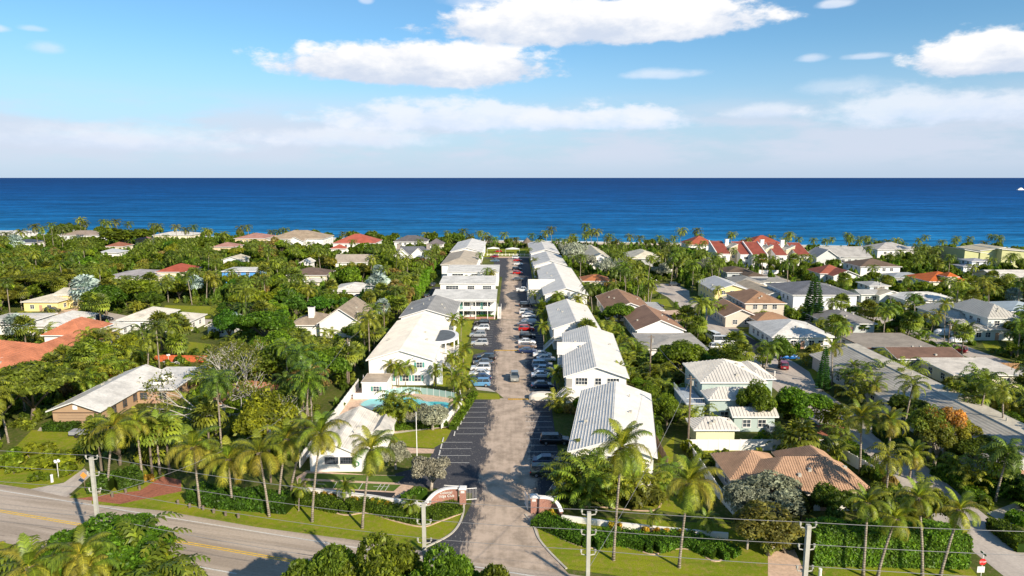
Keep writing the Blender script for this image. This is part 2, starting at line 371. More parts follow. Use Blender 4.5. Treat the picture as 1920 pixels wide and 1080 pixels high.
# ------------------------------------------------------------------ terrain, sea
def coast(x): return -0.16 * x
def build_ground():
    rows = [(-300, 0), (-60, 0), (440, 0), (452, 0.6), (462, 1.0), (470, -0.6), (495, -2.6), (520, -4.2), (560, -6), (700, -12), (900, -14)]
    xs = [-6000, -3000, -1500, -800, -500, -300, -200, -100, 0, 100, 200, 300, 500, 800, 1500, 3000, 6000]
    v = []; f = []
    for (yy, z) in rows:
        for x in xs: v.append((x, yy + (coast(max(-1500, min(1500, x))) if yy > 400 else 0), z))
    n = len(xs)
    for j in range(len(rows) - 1):
        for i in range(n - 1): f.append((j * n + i, j * n + i + 1, (j + 1) * n + i + 1, (j + 1) * n + i))
    me = bpy.data.meshes.new('ground'); me.from_pydata(v, [], f); me.materials.append(MATS['undergrowth']); me.materials.append(MATS['sand'])
    for k, p in enumerate(me.polygons): p.material_index = 1 if rows[k // (n - 1)][0] >= 452 else 0
    link('ground', me, kind='structure')
    v = []; f = []
    ys = [500, 900, 2000, 6000, 20000, 80000]; xs2 = [-90000, -20000, -6000, -1500, 0, 1500, 6000, 20000, 90000]
    for yy in ys:
        for x in xs2: v.append((x, yy + (coast(max(-1500, min(1500, x))) if yy < 1000 else 0), -3.2))
    n = len(xs2)
    for j in range(len(ys) - 1):
        for i in range(n - 1): f.append((j * n + i, j * n + i + 1, (j + 1) * n + i + 1, (j + 1) * n + i))
    me = bpy.data.meshes.new('sea'); me.from_pydata(v, [], f); me.materials.append(MATS['sea_water']); link('sea', me, kind='structure')
build_ground()
def patch(name, pts, z, mat, kind='structure', occ=True, px=True, thick=0.0, vis=False, label=None, cat=None, parent=None, m=0):
    """flat ground area; px: outline surveyed in picture coordinates"""
    w_ = [G(a, b, z) for a, b in pts] if px else list(pts)
    bm = bmesh.new(); vs_ = [bm.verts.new((a, b, z)) for a, b in w_]; fc = bm.faces.new(vs_)
    bm.normal_update()
    if fc.normal.z < 0: fc.normal_flip()
    if thick:
        r = bmesh.ops.extrude_face_region(bm, geom=[fc]); bmesh.ops.translate(bm, verts=[e for e in r['geom'] if isinstance(e, bmesh.types.BMVert)], vec=(0, 0, thick))
    bmesh.ops.triangulate(bm, faces=bm.faces[:])
    me = bpy.data.meshes.new(name); bm.to_mesh(me); bm.free(); me.materials.append(MATS[mat])
    o = link(name, me, parent, kind=kind)
    if occ: OCC.append(w_)
    if vis: vis_pts([(a, b, 0) for a, b in w_], 0.05)
    if label: tag(o, label, cat)
    return o
def strip(name, line, width, z, mat, px=True, kind='structure', h=0.0, parent=None):
    """ribbon along a line; h > 0 gives a kerb-like bar"""
    w_ = [Vector(G(a, b)) for a, b in line] if px else [Vector(p) for p in line]
    b = MB(); L = []; R = []
    for i, p in enumerate(w_):
        d = (w_[min(i + 1, len(w_) - 1)] - w_[max(i - 1, 0)]).normalized(); n = Vector((-d.y, d.x)) * width / 2
        L.append(p + n); R.append(p - n)
    for i in range(len(w_) - 1):
        q = [(*R[i], z), (*R[i + 1], z), (*L[i + 1], z), (*L[i], z)]
        if h: b.slab([(a, c, z + h) for a, c, _ in q], h + 0.05)
        else: b.face(q)
    return link(name, b.mesh(name, mat), parent, kind=kind)
def smooth_line(pts, n=6):
    out = []
    P_ = [pts[0]] + list(pts) + [pts[-1]]
    for i in range(1, len(P_) - 2):
        for k in range(n):
            t = k / n; a, b, c, d = P_[i - 1], P_[i], P_[i + 1], P_[i + 2]
            out.append(tuple(0.5 * (2 * b[j] + (c[j] - a[j]) * t + (2 * a[j] - 5 * b[j] + 4 * c[j] - d[j]) * t * t + (3 * b[j] - a[j] - 3 * c[j] + d[j]) * t ** 3) for j in range(len(b))))
    out.append(tuple(pts[-1])); return out

# main road along the bottom of the picture
far_edge = [(-200, 868), (0, 908), (140, 936), (325, 961), (480, 988), (622, 1007), (800, 1034), (1060, 1066), (1170, 1081), (1400, 1112)]
fe = [G(*p) for p in far_edge]
ne = [G(0, 1014), G(80, 1031), G(330, 1078)]
dirv = (Vector(fe[6]) - Vector(fe[1])).normalized(); nrm = Vector((-dirv.y, dirv.x))
Wd = 15.0
def along(s, off): # point on the road: s metres along from fe[1], off metres away from the far edge towards the camera
    p = Vector(fe[1]) + dirv * s - nrm * off; return (p.x, p.y)
patch('road', [along(-120, 0)] + [along(s, 0) for s in (-40, 0, 60)] + [along(220, 0), along(220, Wd), along(-120, Wd)], 0.008, 'road_asphalt', px=False)
strip('edge_line', [along(-120, 1.5), along(220, 1.5)], 0.18, 0.014, 'white_line', px=False)
strip('centre_line', [along(-120, 5.9), along(220, 5.9)], 0.16, 0.014, 'yellow_line', px=False)
strip('centre_line', [along(-120, 6.25), along(220, 6.25)], 0.16, 0.014, 'yellow_line', px=False)
for s in (3, 40, 77, 114):
    strip('lane_line', [along(s - 1.0 + 0, 10.0), along(s + 7.5, 10.0)], 0.22, 0.014, 'white_line', px=False)
strip('lane_line', [along(-120, 10.0), along(-6, 10.0)], 0.16, 0.014, 'white_line', px=False)

# mown verge between hedge and road, both sides of the entrance
patch('lawn', [(325, 961), (480, 988), (622, 1007), (795, 1026), (838, 1006), (858, 985), (870, 960), (872, 940), (560, 935), (410, 945), (340, 920)], 0.010, 'lawn', vis=True)
patch('lawn', [(1060, 1066), (1170, 1081), (1445, 1125), (1450, 1060), (1400, 985), (1045, 965), (1000, 985), (1015, 1020)], 0.010, 'lawn', vis=True)
patch('lawn', [(1515, 1125), (1530, 1045), (1810, 1050), (1870, 1130)], 0.012, 'lawn')
patch('lawn', [(0, 868), (60, 806), (150, 812), (160, 870), (140, 900), (60, 917), (0, 908), (-120, 880), (-120, 840)], 0.010, 'lawn')
patch('lawn', [(-120, 1000), (0, 1016), (80, 1032), (330, 1079), (420, 1125), (-120, 1125)], 0.010, 'lawn', occ=False)
patch('lawn', [(130, 933), (230, 945), (320, 905), (300, 880), (180, 890), (165, 905)], 0.011, 'lawn', occ=False)
# drive and car parks of the residence, one asphalt sheet
drive_poly = [(795, 1029), (838, 1008), (872, 975), (890, 945), (868, 925), (800, 905), (760, 880), (745, 865), (813, 842), (890, 749), (940, 751), (900, 738)]
drive_world = [G(780, 1041), G(838, 1008), G(868, 975), G(884, 945), G(885, 925), (-16.0, 92.5), (-17.5, 96), (-13.2, 99), (-12.6, 106), (-10.9, 112), (-7.4, 131.2), (-1.6, 131.2), (-3.5, 136), (-7.6, 140),
               (-9.4, 148), (-9.6, 165), (-6.2, 169), (-10.6, 172), (-11.6, 190), (-11.6, 206), (-4.6, 207.5), (-4.3, 300), (-9.2, 302), (-9.4, 366), (-16, 372), (-14, 388), (12, 388), (9.2, 372), (8.6, 210), (8.4, 160), (9.4, 152), (9.4, 136), (7.6, 128), (7.4, 104), (6.6, 93), (3.4, 86), (3.0, 82), G(1015, 1020), G(1066, 1076)]
patch('drive', drive_world, 0.016, 'drive_asphalt', px=False)
VIS.append((830, 760, 1000, 1000, 80)); VIS.append((890, 480, 1015, 760, 130)); VIS.append((1000, 800, 1060, 890, 96))
# side lot west of the second row
patch('side_lot', [(-32, 205), (-23.5, 205), (-23.5, 272), (-32, 272)], 0.014, 'drive_asphalt', px=False)
# parking bay lines and wheel stops
def bay_lines(xa, xb, ys):
    for y in ys: strip('parking_line', [(xa, y), (xb, y)], 0.10, 0.022, 'white_line', px=False)
bay_lines(-11.5, -6.6, [100.0 + 2.75 * i for i in range(4)]); bay_lines(-9.6, -4.8, [112.0 + 2.75 * i for i in range(7)])
bay_lines(-9.2, -4.2, [141 + 2.75 * i for i in range(10)]); bay_lines(-11.2, -5.4, [174 + 2.75 * i for i in range(12)])
bay_lines(2.4, 7.2, [96 + 2.75 * i for i in range(11)]); bay_lines(3.6, 9.0, [137 + 2.75 * i for i in range(6)]); bay_lines(3.0, 8.4, [160 + 2.75 * i for i in range(18)]); bay_lines(2.6, 8.4, [213 + 2.75 * i for i in range(52)])
for y in [101 + 2.75 * i for i in range(10)]:
    x = -11.6 if y < 111 else -9.9 + (y - 112) * 0.13
    b = MB(); b.box(-0.09, 0.09, -0.9, 0.9, 0, 0.13); link('wheel_stop', b.mesh('wheel_stop', 'white_line'), None, (x, y, 0.016), kind='structure')
for y, x0, x1 in ((130.7, -0.8, 3.8), (169.6, -4.5, 3.0), (207.4, -3.2, 3.0), (244, -3, 3), (296, -3, 3)):
    b = MB(); n = 8
    for i in range(n):
        xa = x0 + (x1 - x0) * i / n; xb = x0 + (x1 - x0) * (i + 1) / n
        b.slab([(xa, y - .4, .02), (xb, y - .4, .02), (xb, y, .10), (xa, y, .10)], .0); b.slab([(xa, y, .10), (xb, y, .10), (xb, y + .4, .02), (xa, y + .4, .02)], .0)
    link('speed_bump', b.mesh('speed_bump', 'yellow_line' if y < 170 else 'concrete'), kind='structure')
# right verge of the drive, planted, and left side lawns
patch('lawn', [(7.4, 131), (9.6, 131), (9.6, 372), (8.6, 372)], 0.012, 'lawn', px=False, occ=False)
patch('lawn', [(735, 812), (800, 806), (850, 800), (835, 828), (813, 840), (770, 838), (742, 830)], 0.018, 'lawn', vis=True)
patch('lawn', [(885, 736), (935, 738), (938, 749), (889, 749), (850, 800), (842, 795)], 0.020, 'lawn')
patch('lawn', [(-16.8, 139), (-9.6, 139), (-9.8, 166), (-16.8, 166)], 0.012, 'lawn', px=False, occ=False)
patch('lawn', [(-16.8, 170), (-11.8, 170), (-11.8, 206), (-16.8, 206)], 0.012, 'lawn', px=False, occ=False)
patch('lawn', [(-16, 376), (14, 376), (14, 420), (-26, 420)], 0.024, 'lawn', px=False)
patch('path', [(-9, 372), (10, 372), (10, 379), (-12, 379)], 0.03, 'pink_paving', px=False)
VIS.append((905, 452, 985, 478, 372))
patch('path', [(895, 731), (930, 735), (915, 727), (890, 725)], 0.028, 'concrete', occ=False)
patch('path', [(735, 838), (815, 842), (812, 850), (760, 850)], 0.021, 'pink_paving', occ=False)
strip('path', smooth_line([(690, 812), (735, 812), (785, 806), (845, 799)]), 0.7, 0.026, 'concrete')
# pool deck and pool
patch('pool_deck', [(612, 795), (640, 765), (668, 728), (725, 722), (800, 733), (850, 745), (866, 765), (845, 803), (790, 806), (720, 812), (670, 790)], 0.018, 'pink_paving', vis=False)
VIS.append((672, 735, 735, 770, 126)); VIS.append((640, 700, 850, 745, 130))
pool_px = smooth_line([(676, 759), (684, 752), (702, 746), (722, 743), (750, 744), (778, 747), (800, 753), (820, 753), (842, 756), (838, 768), (817, 775), (785, 780), (750, 782), (722, 776), (700, 770), (676, 759)], 3)[:-1]
patch('pool_coping', [(a + (a - 755) * 0.045, b + (b - 760) * 0.09) for a, b in pool_px], 0.022, 'concrete', thick=0.05, occ=False)
patch('pool_water', pool_px, 0.078, 'pool_water', occ=False)
# shuffleboard courts in front of the clubhouse
patch('paving', [(575, 882), (690, 890), (790, 893), (775, 912), (745, 935), (560, 915), (555, 895)], 0.012, 'pink_paving', occ=True, vis=True)
patch('turf', [(576, 887), (760, 893), (745, 905), (570, 897)], 0.018, 'turf', occ=False)
patch('turf', [(572, 901), (752, 909), (738, 921), (575, 913)], 0.018, 'turf', occ=False)
patch('court_bed', [(578, 915), (742, 924), (733, 935), (590, 926)], 0.018, 'blackish', occ=False)
for a, b in (((632, 903), (625, 915)), ((680, 906), (672, 919)), ((715, 907), (706, 920)), ((722, 908), (713, 920)), ((730, 908), (722, 921)), ((700, 912), (730, 913)), ((595, 903), (586, 912)), ((585, 907), (610, 908))):
    strip('court_line', [a, b], 0.09, 0.024, 'white_line')
# driveways and streets of the neighbours
patch('street', [(54.5, 60), (62.2, 60), (61.6, 80), (63.4, 100), (64.6, 140), (67.5, 150), (67.5, 158), (66, 170), (66, 250), (69, 262), (68, 280), (58, 280), (56, 262), (57.5, 248), (56.4, 170), (54.8, 158), (54.8, 140), (54.4, 100)], 0.012, 'street_asphalt', px=False)
VIS += [(1830, 990, 1920, 1060, 70), (1445, 690, 1510, 725, 140), (1235, 545, 1290, 590, 225), (1600, 815, 1660, 850, 100), (1690, 850, 1735, 885, 90), (1320, 610, 1400, 650, 175)]
OCC.append([(-72, 113), (-62, 113), (-63, 128), (-72, 128)])
patch('street', [(112, 90), (119, 90), (119, 330), (112, 330)], 0.012, 'street_asphalt', px=False)
VIS += [(1740, 635, 1860, 670, 160), (1290, 825, 1560, 846, 97), (292, 662, 408, 682, 150), (345, 640, 400, 664, 160), (100, 690, 362, 770, 114), (1055, 705, 1175, 722, 127)]
patch('driveway', [(142, 935), (225, 945), (340, 921), (340, 900), (305, 893), (262, 920)], 0.020, 'brick_paving')
patch('driveway', [(56, 917), (125, 932), (172, 890), (158, 878), (120, 905)], 0.020, 'street_asphalt', vis=True)
patch('driveway', [(1440, 1125), (1440, 1035), (1490, 1030), (1530, 1125)], 0.020, 'pink_paving')
patch('driveway', [(1500, 805), (1505, 822), (1600, 830), (1590, 800), (1545, 795)], 0.020, 'brick_paving')
patch('driveway', [(1230, 595), (1300, 592), (1296, 580), (1228, 583)], 0.018, 'pink_paving')
patch('driveway', [(1240, 610), (1320, 600), (1320, 590), (1238, 590)], 0.018, 'pink_paving', occ=False)
patch('driveway', [(1850, 962), (1905, 942), (1925, 965), (1925, 985), (1880, 980)], 0.020, 'concrete')
patch('driveway', [(1395, 655), (1430, 668), (1440, 650), (1400, 630), (1375, 628)], 0.020, 'blackish')
patch('driveway', [(40, 598), (75, 588), (130, 580), (150, 575), (145, 583), (100, 596), (60, 602)], 0.018, 'pink_paving', vis=True)
patch('street', [(180, 600), (200, 585), (260, 596), (440, 600), (440, 607), (300, 612), (200, 612)], 0.012, 'street_asphalt', occ=True)
for pl in ([(120, 585), (160, 577), (160, 590), (118, 598)], [(310, 572), (420, 575), (430, 590), (380, 598), (300, 590)], [(0, 590), (60, 580), (60, 590), (0, 598)], [(350, 640), (395, 645), (405, 660), (350, 662)],
           [(1330, 590), (1380, 590), (1440, 615), (1410, 618), (1365, 612)], [(1205, 538), (1240, 536), (1245, 550), (1215, 552)], [(1220, 562), (1250, 560), (1262, 577), (1225, 576)], [(1480, 700), (1530, 690), (1545, 705), (1500, 720)],
           [(1610, 568), (1640, 566), (1650, 580), (1612, 582)], [(1840, 640), (1870, 638), (1880, 655), (1850, 658)], [(1330, 618), (1430, 625), (1425, 635), (1370, 632)], [(1478, 560), (1510, 545), (1530, 545), (1500, 575)],
           [(1265, 815), (1232, 850), (1236, 905), (1262, 905), (1262, 860)], [(1235, 905), (1300, 960), (1400, 985), (1260, 960), (1200, 950)], [(1320, 840), (1445, 842), (1400, 850), (1320, 852)], [(1550, 845), (1600, 855), (1588, 875), (1560, 860)]):
    patch('lawn', pl, 0.011, 'lawn', vis=True)
patch('lawn', [G(170, 880), G(172, 945), G(330, 960), G(345, 900)], 0.009, 'lawn', px=False, occ=False)
patch('path', [(75, 801), (160, 803), (160, 808), (70, 808)], 0.02, 'concrete')
# kerbs at the entrance
strip('kerb', smooth_line([(795, 1028), (838, 1007), (858, 988), (868, 965), (870, 945)]), 0.25, 0.0, 'concrete', h=0.12)
strip('kerb', smooth_line([(1062, 1067), (1030, 1035), (1010, 1010), (1000, 985), (985, 965)]), 0.25, 0.0, 'concrete', h=0.12)
# ------------------------------------------------------------------ building kit
WH = (0.82, 0.79, 0.745); CREAM = (0.78, 0.70, 0.52); YEL = (0.78, 0.66, 0.30); GREYW = (0.50, 0.53, 0.53)
_wc = {}
def window_mesh(w_, h_, mull):
    k = (round(w_, 1), round(h_, 1), mull)
    if k not in _wc:
        b = MB(); d = 0.07; t = 0.07        # faces -Y, origin bottom centre
        b.box(-w_ / 2 - t, -w_ / 2, -d, 0.0, -t, h_ + t); b.box(w_ / 2, w_ / 2 + t, -d, 0.0, -t, h_ + t)
        b.box(-w_ / 2, w_ / 2, -d, 0.0, h_, h_ + t); b.box(-w_ / 2 - .06, w_ / 2 + .06, -d - .07, 0.0, -t - .06, 0.0)
        for i in range(1, mull):
            x = -w_ / 2 + w_ * i / mull; b.box(x - .03, x + .03, -d + .01, 0.0, 0, h_)
        if h_ < 2: b.box(-w_ / 2, w_ / 2, -d + .015, 0.0, h_ / 2 - .03, h_ / 2 + .03)
        g = MB(); g.box(-w_ / 2, w_ / 2, -.025, .01, 0, h_)
        _wc[k] = (b.mesh('window', 'paint'), g.mesh('pane', 'glass'))
    return _wc[k]
_sm = {}
def window(root, x, y, z, rz, w_=1.3, h_=1.2, mull=2, shutters=None, fcol=WH):
    fm, gm = window_mesh(w_, h_, mull)
    o = link('window', fm, root, (x, y, z), rz, color=fcol); link('pane', gm, o)
    if shutters:
        if 's' not in _sm:
            b = MB(); b.box(-.22, .22, -.05, 0, 0, 1); _sm['s'] = b.mesh('shutter', 'paint')
        for s in (-1, 1): link('shutter', _sm['s'], o, (s * (w_ / 2 + .32), 0, 0), 0, (1, 1, h_), color=shutters)
    return o
def door(root, x, y, z, rz, col=(0.5, 0.3, 0.2), w_=1.0, h_=2.1):
    b = MB(); b.box(-w_ / 2, w_ / 2, -.06, 0, 0, h_); o = link('door', b.mesh('door', 'paint'), root, (x, y, z), rz, color=col)
    return o
def roof_polys(x0, x1, y0, y1, h, rh, kind):
    xm, ym = (x0 + x1) / 2, (y0 + y1) / 2; W, Dp = x1 - x0, y1 - y0; t = h + rh
    if kind == 'gable_y': return [[(x0, y1, h), (x0, y0, h), (xm, y0, t), (xm, y1, t)], [(x1, y0, h), (x1, y1, h), (xm, y1, t), (xm, y0, t)]]
    if kind == 'gable_x': return [[(x0, y0, h), (x1, y0, h), (x1, ym, t), (x0, ym, t)], [(x1, y1, h), (x0, y1, h), (x0, ym, t), (x1, ym, t)]]
    if kind == 'flat': return [[(x0, y0, h), (x1, y0, h), (x1, y1, h), (x0, y1, h)]]
    if kind == 'mono_back': return [[(x0, y0, h), (x1, y0, h), (x1, y1, t), (x0, y1, t)]]
    if kind == 'mono_left': return [[(x1, y0, h), (x1, y1, h), (x0, y1, t), (x0, y0, t)]]
    if kind == 'mono_right': return [[(x0, y1, h), (x0, y0, h), (x1, y0, t), (x1, y1, t)]]
    if W > Dp: a, b = (x0 + Dp / 2, ym, t), (x1 - Dp / 2, ym, t); a, b = (a, b) if a[0] < b[0] - .01 else ((xm - .05, ym, t), (xm + .05, ym, t))
    else: a, b = (xm, y0 + W / 2, t), (xm, max(y1 - W / 2, y0 + W / 2 + .1), t)
    c = [(x0, y0, h), (x1, y0, h), (x1, y1, h), (x0, y1, h)]
    if W > Dp: return [[c[0], c[1], b, a], [c[1], c[2], b], [c[2], c[3], a, b], [c[3], c[0], a]]
    return [[c[0], c[1], a], [c[1], c[2], b, a], [c[2], c[3], b], [c[3], c[0], a, b]]
def rib_lines(b, poly, sp, w_, hh, courses=False):
    P0 = Vector(poly[0]); u = (Vector(poly[1]) - P0); L = u.length; u.normalize()
    n = u.cross(Vector(poly[2]) - P0).normalized(); v = n.cross(u)
    q = [((Vector(p) - P0).dot(u), (Vector(p) - P0).dot(v)) for p in poly]
    ax = 1 if courses else 0
    lo = min(p[ax] for p in q); hi = max(p[ax] for p in q); s = lo + sp / 2
    while s < hi:
        xs = []
        for i in range(len(q)):
            a, c = q[i], q[(i + 1) % len(q)]
            if (a[ax] > s) != (c[ax] > s): xs.append(a[1 - ax] + (c[1 - ax] - a[1 - ax]) * (s - a[ax]) / (c[ax] - a[ax]))
        if len(xs) == 2 and abs(xs[0] - xs[1]) > .3:
            t0, t1 = sorted(xs)
            def pt(s_, t_, up): return tuple(P0 + (u * s_ + v * t_ if ax == 0 else u * t_ + v * s_) + n * up)
            A = [pt(s - w_ / 2, t0, 0), pt(s + w_ / 2, t0, 0), pt(s + w_ / 2, t1, 0), pt(s - w_ / 2, t1, 0)]
            B = [pt(s - w_ / 2 * .7, t0, hh), pt(s + w_ / 2 * .7, t0, hh), pt(s + w_ / 2 * .7, t1, hh), pt(s - w_ / 2 * .7, t1, hh)]
            b.face(B); b.face([A[0], A[3], B[3], B[0]][::-1] if 0 else [A[0], B[0], B[3], A[3]]); b.face([A[1], A[2], B[2], B[1]]); b.face([A[0], A[1], B[1], B[0]]); b.face([A[2], A[3], B[3], B[2]])
        s += sp
RM = {'metal': 'roof_metal', 'white': 'roof_white', 'tile': 'roof_tile', 'shingle': 'roof_shingle'}
def volume(root, x0, x1, y0, y1, h, rh, kind='hip', oh=0.6, wall=WH, roof=(0.7, 0.7, 0.7), rk='white', z0=0.0, trim=WH, ribs=None, t=0.16, wmat='wall', one_side=False):
    """walls + roof slabs + eave trim; extents are those of the eaves, local to root"""
    polys = roof_polys(x0, x1, y0, y1, h, rh, kind)
    b = MB()
    for p in polys: b.slab(p, t)
    ro = link('roof', b.mesh('roof', RM[rk]), root, color=roof)
    if trim is not None:
        b = MB(); e = 0.05
        for p in polys:                                   # fascia boards on eaves and rakes
            for i in range(len(p)):
                a, c = Vector(p[i]), Vector(p[(i + 1) % len(p)])
                def outer(q): return min(abs(q.x - x0), abs(q.x - x1), abs(q.y - y0), abs(q.y - y1)) < .01
                m_ = (a + c) / 2
                if not (outer(a) and outer(c) and outer(m_)): continue
                if kind.startswith('gable') and False: continue
                on = (Vector((0, 1, 0)) if abs(m_.y - y1) < .01 else Vector((0, -1, 0)) if abs(m_.y - y0) < .01 else Vector((1, 0, 0)) if abs(m_.x - x1) < .01 else Vector((-1, 0, 0)))
                o1 = on * 0.006; o2 = on * e
                q = [a + o1, c + o1, c + o2, a + o2]
                b.slab([tuple(k + Vector((0, 0, 0.02))) for k in q], 0.22)
        link('fascia', b.mesh('fascia', 'paint'), root, color=trim)
    if ribs:
        b = MB()
        for p in (polys[:1] if one_side else polys): rib_lines(b, p, *ribs)
        link('roof_seams' if rk == 'metal' else 'roof_tiles', b.mesh('roof_seams', RM[rk]), ro, color=roof, kind='stuff')
    a0, a1, b0, b1 = x0 + oh, x1 - oh, y0 + oh, y1 - oh
    b = MB(); W, Dp = x1 - x0, y1 - y0
    sl = {'gable_y': rh / (W / 2), 'gable_x': rh / (Dp / 2), 'hip': rh / (min(W, Dp) / 2)}.get(kind, 0)
    hw = h + sl * oh - t - 0.03 if kind not in ('mono_back', 'mono_left', 'mono_right') else h
    tp = h + rh - t - 0.03
    if kind == 'gable_y':
        xm = (a0 + a1) / 2
        for y, f in ((b0, 1), (b1, -1)): q = [(a0, y, z0), (a1, y, z0), (a1, y, hw), (xm, y, tp), (a0, y, hw)]; b.face(q[::f])
        b.face([(a0, b1, z0), (a0, b0, z0), (a0, b0, hw), (a0, b1, hw)]); b.face([(a1, b0, z0), (a1, b1, z0), (a1, b1, hw), (a1, b0, hw)])
    elif kind == 'gable_x':
        ym = (b0 + b1) / 2
        for x, f in ((a0, -1), (a1, 1)): q = [(x, b0, z0), (x, b1, z0), (x, b1, hw), (x, ym, tp), (x, b0, hw)]; b.face(q[::f])
        b.face([(a0, b0, z0), (a1, b0, z0), (a1, b0, hw), (a0, b0, hw)]); b.face([(a1, b1, z0), (a0, b1, z0), (a0, b1, hw), (a1, b1, hw)])
    else:
        def zr(x, y):
            if kind == 'mono_back': return h + rh * (y - y0) / Dp - t - .02
            if kind == 'mono_left': return h + rh * (x1 - x) / W - t - .02
            if kind == 'mono_right': return h + rh * (x - x0) / W - t - .02
            return hw
        c = [(a0, b0), (a1, b0), (a1, b1), (a0, b1)]
        for i in range(4):
            p, q = c[i], c[(i + 1) % 4]; b.face([(*p, z0), (*q, z0), (*q, zr(*q)), (*p, zr(*p))])
    link('wall', b.mesh('wall', wmat), root, color=wall)
    return (a0, a1, b0, b1)
def row_windows(root, box, h, side, n, z=1.0, w_=1.3, hh=1.2, mull=2, shutters=None, door_at=None, fcol=WH, margin=.12):
    a0, a1, b0, b1 = box
    for i in range(n):
        f = margin + (1 - 2 * margin) * ((i + .5) / n)
        if side == 'front': p = (a0 + (a1 - a0) * f, b0 - .004, 0)
        elif side == 'back': p = (a0 + (a1 - a0) * f, b1 + .004, rad(180))
        elif side == 'left': p = (a0 - .004, b0 + (b1 - b0) * f, rad(-90))
        else: p = (a1 + .004, b0 + (b1 - b0) * f, rad(90))
        if door_at == i: door(root, p[0], p[1], 0, p[2])
        else: window(root, p[0], p[1], z, p[2], w_, hh, mull, shutters, fcol)
def chimney(ro, x, y, z0, z1, w_=1.2, col=WH, d=None):
    d = d or w_; b = MB(); b.box(x - w_ / 2, x + w_ / 2, y - d / 2, y + d / 2, z0, z1); b.box(x - w_ / 2 - .1, x + w_ / 2 + .1, y - d / 2 - .1, y + d / 2 + .1, z1 - .25, z1)
    c = MB(); c.box(x - w_ / 4, x + w_ / 4, y - d / 4, y + d / 4, z1 + .003, z1 + .15)
    o = link('chimney', b.mesh('chimney', 'wall'), ro, color=col); link('flue', c.mesh('flue', 'blackish'), o)
def house(name, label, ref, x0, x1, y0, y1, h, rh, kind='hip', cat='house', wings=(), nw=None, storeys=None, chim=(), vis=True, sides=True, win_w=1.3, fcol=WH, group=None, rz=0, shut=None, occ=True, **kw):
    """x0.. eave rectangle in world metres"""
    root = thing(name, label, cat, (x0, y0, 0), 0, group)
    def vol(x0_, x1_, y0_, y1_, h_, rh_, kd, nwin=None, **k):
        bx = volume(root, x0_ - x0, x1_ - x0, y0_ - y0, y1_ - y0, h_, rh_, kd, **{**kw, **k})
        st = storeys or (2 if h_ > 4.6 else 1); n = nwin if nwin is not None else max(2, int((x1_ - x0_) / 4))
        for s in range(st):
            z = 0.9 + s * 2.9; hh = 1.25
            row_windows(root, bx, h_, 'front', n, z, win_w, hh, 2, shut, door_at=(n // 2 if s == 0 and n > 2 else None), fcol=fcol)
            if sides:
                m_ = max(1, int((y1_ - y0_) / 4.5)); row_windows(root, bx, h_, 'left', m_, z, win_w, hh, fcol=fcol); row_windows(root, bx, h_, 'right', m_, z, win_w, hh, fcol=fcol)
        if occ: occ_rect(x0_, x1_, y0_, y1_)
        if vis: vis_pts([(x, y, z) for x in (x0_, x1_) for y, z in ((y0_, h_ - 1), (y1_, h_))] + [((x0_ + x1_) / 2, (y0_ + y1_) / 2, h_ + rh_)])
    vol(x0, x1, y0, y1, h, rh, kind, nw)
    for wg in wings: vol(*wg[:7], **(wg[7] if len(wg) > 7 else {}))
    for c in chim: chimney(root, c[0] - x0, c[1] - y0, h - .3, c[2], *(c[3:]))
    if y0 < 260 and kind in ('hip', 'gable_y', 'gable_x') and vis:
        pl_ = roof_polys(0, x1 - x0, 0, y1 - y0, h, rh, kind)
        for q_, (u_, v_) in enumerate(((.35, .45), (.62, .3), (.5, .6))):
            p_ = pl_[(q_ + len(label)) % 2]; a_, b_ = Vector(p_[0]).lerp(Vector(p_[1]), u_), Vector(p_[-1]).lerp(Vector(p_[2]), u_); c_ = a_.lerp(b_, v_)
            vb = MB(); vb.box(c_.x - .22, c_.x + .22, c_.y - .22, c_.y + .22, c_.z - .1, c_.z + .32); link('roof_vent', vb.mesh('roof_vent', 'pole_concrete'), root)
    MARKS.append((ref, (x0 + x1) / 2, (y0 + y1) / 2, max(x1 - x0, y1 - y0) / 2))
    return root
def hp(xl, xr, py, h, depth):
    """eave rectangle from the picture row of the front eave and its ends"""
    a = G(xl, py, h); b = G(xr, py, h); return (a[0], b[0], a[1], a[1] + depth)
def roof_vents(root, pts):
    for x, y, z in pts:
        b = MB(); b.tube([(x, y, z - .2), (x, y, z + .45)], .12, 8); link('roof_vent', b.mesh('roof_vent', 'pole_concrete'), root)
def railing(root, pts, z, h=1.05, sp=0.16, col=WH, name='railing', post=.05):
    """rails with balusters along a 3D line"""
    b = MB(); c = MB()
    P_ = [Vector((p[0], p[1], p[2] if len(p) > 2 else z)) for p in pts]
    for a, q in zip(P_, P_[1:]):
        L = (q - a).length; n = max(1, int(L / sp))
        for zz in (h, .12): b.tube([a + Vector((0, 0, zz)), q + Vector((0, 0, zz))], post, 4)
        for i in range(n + 1):
            p = a.lerp(q, i / n); c.tube([p, p + Vector((0, 0, h))], .022, 3, cap=False)
    o = link(name, b.mesh(name, 'paint'), root, color=col); link('balusters', c.mesh('balusters', 'paint'), o, color=col, kind='stuff'); return o
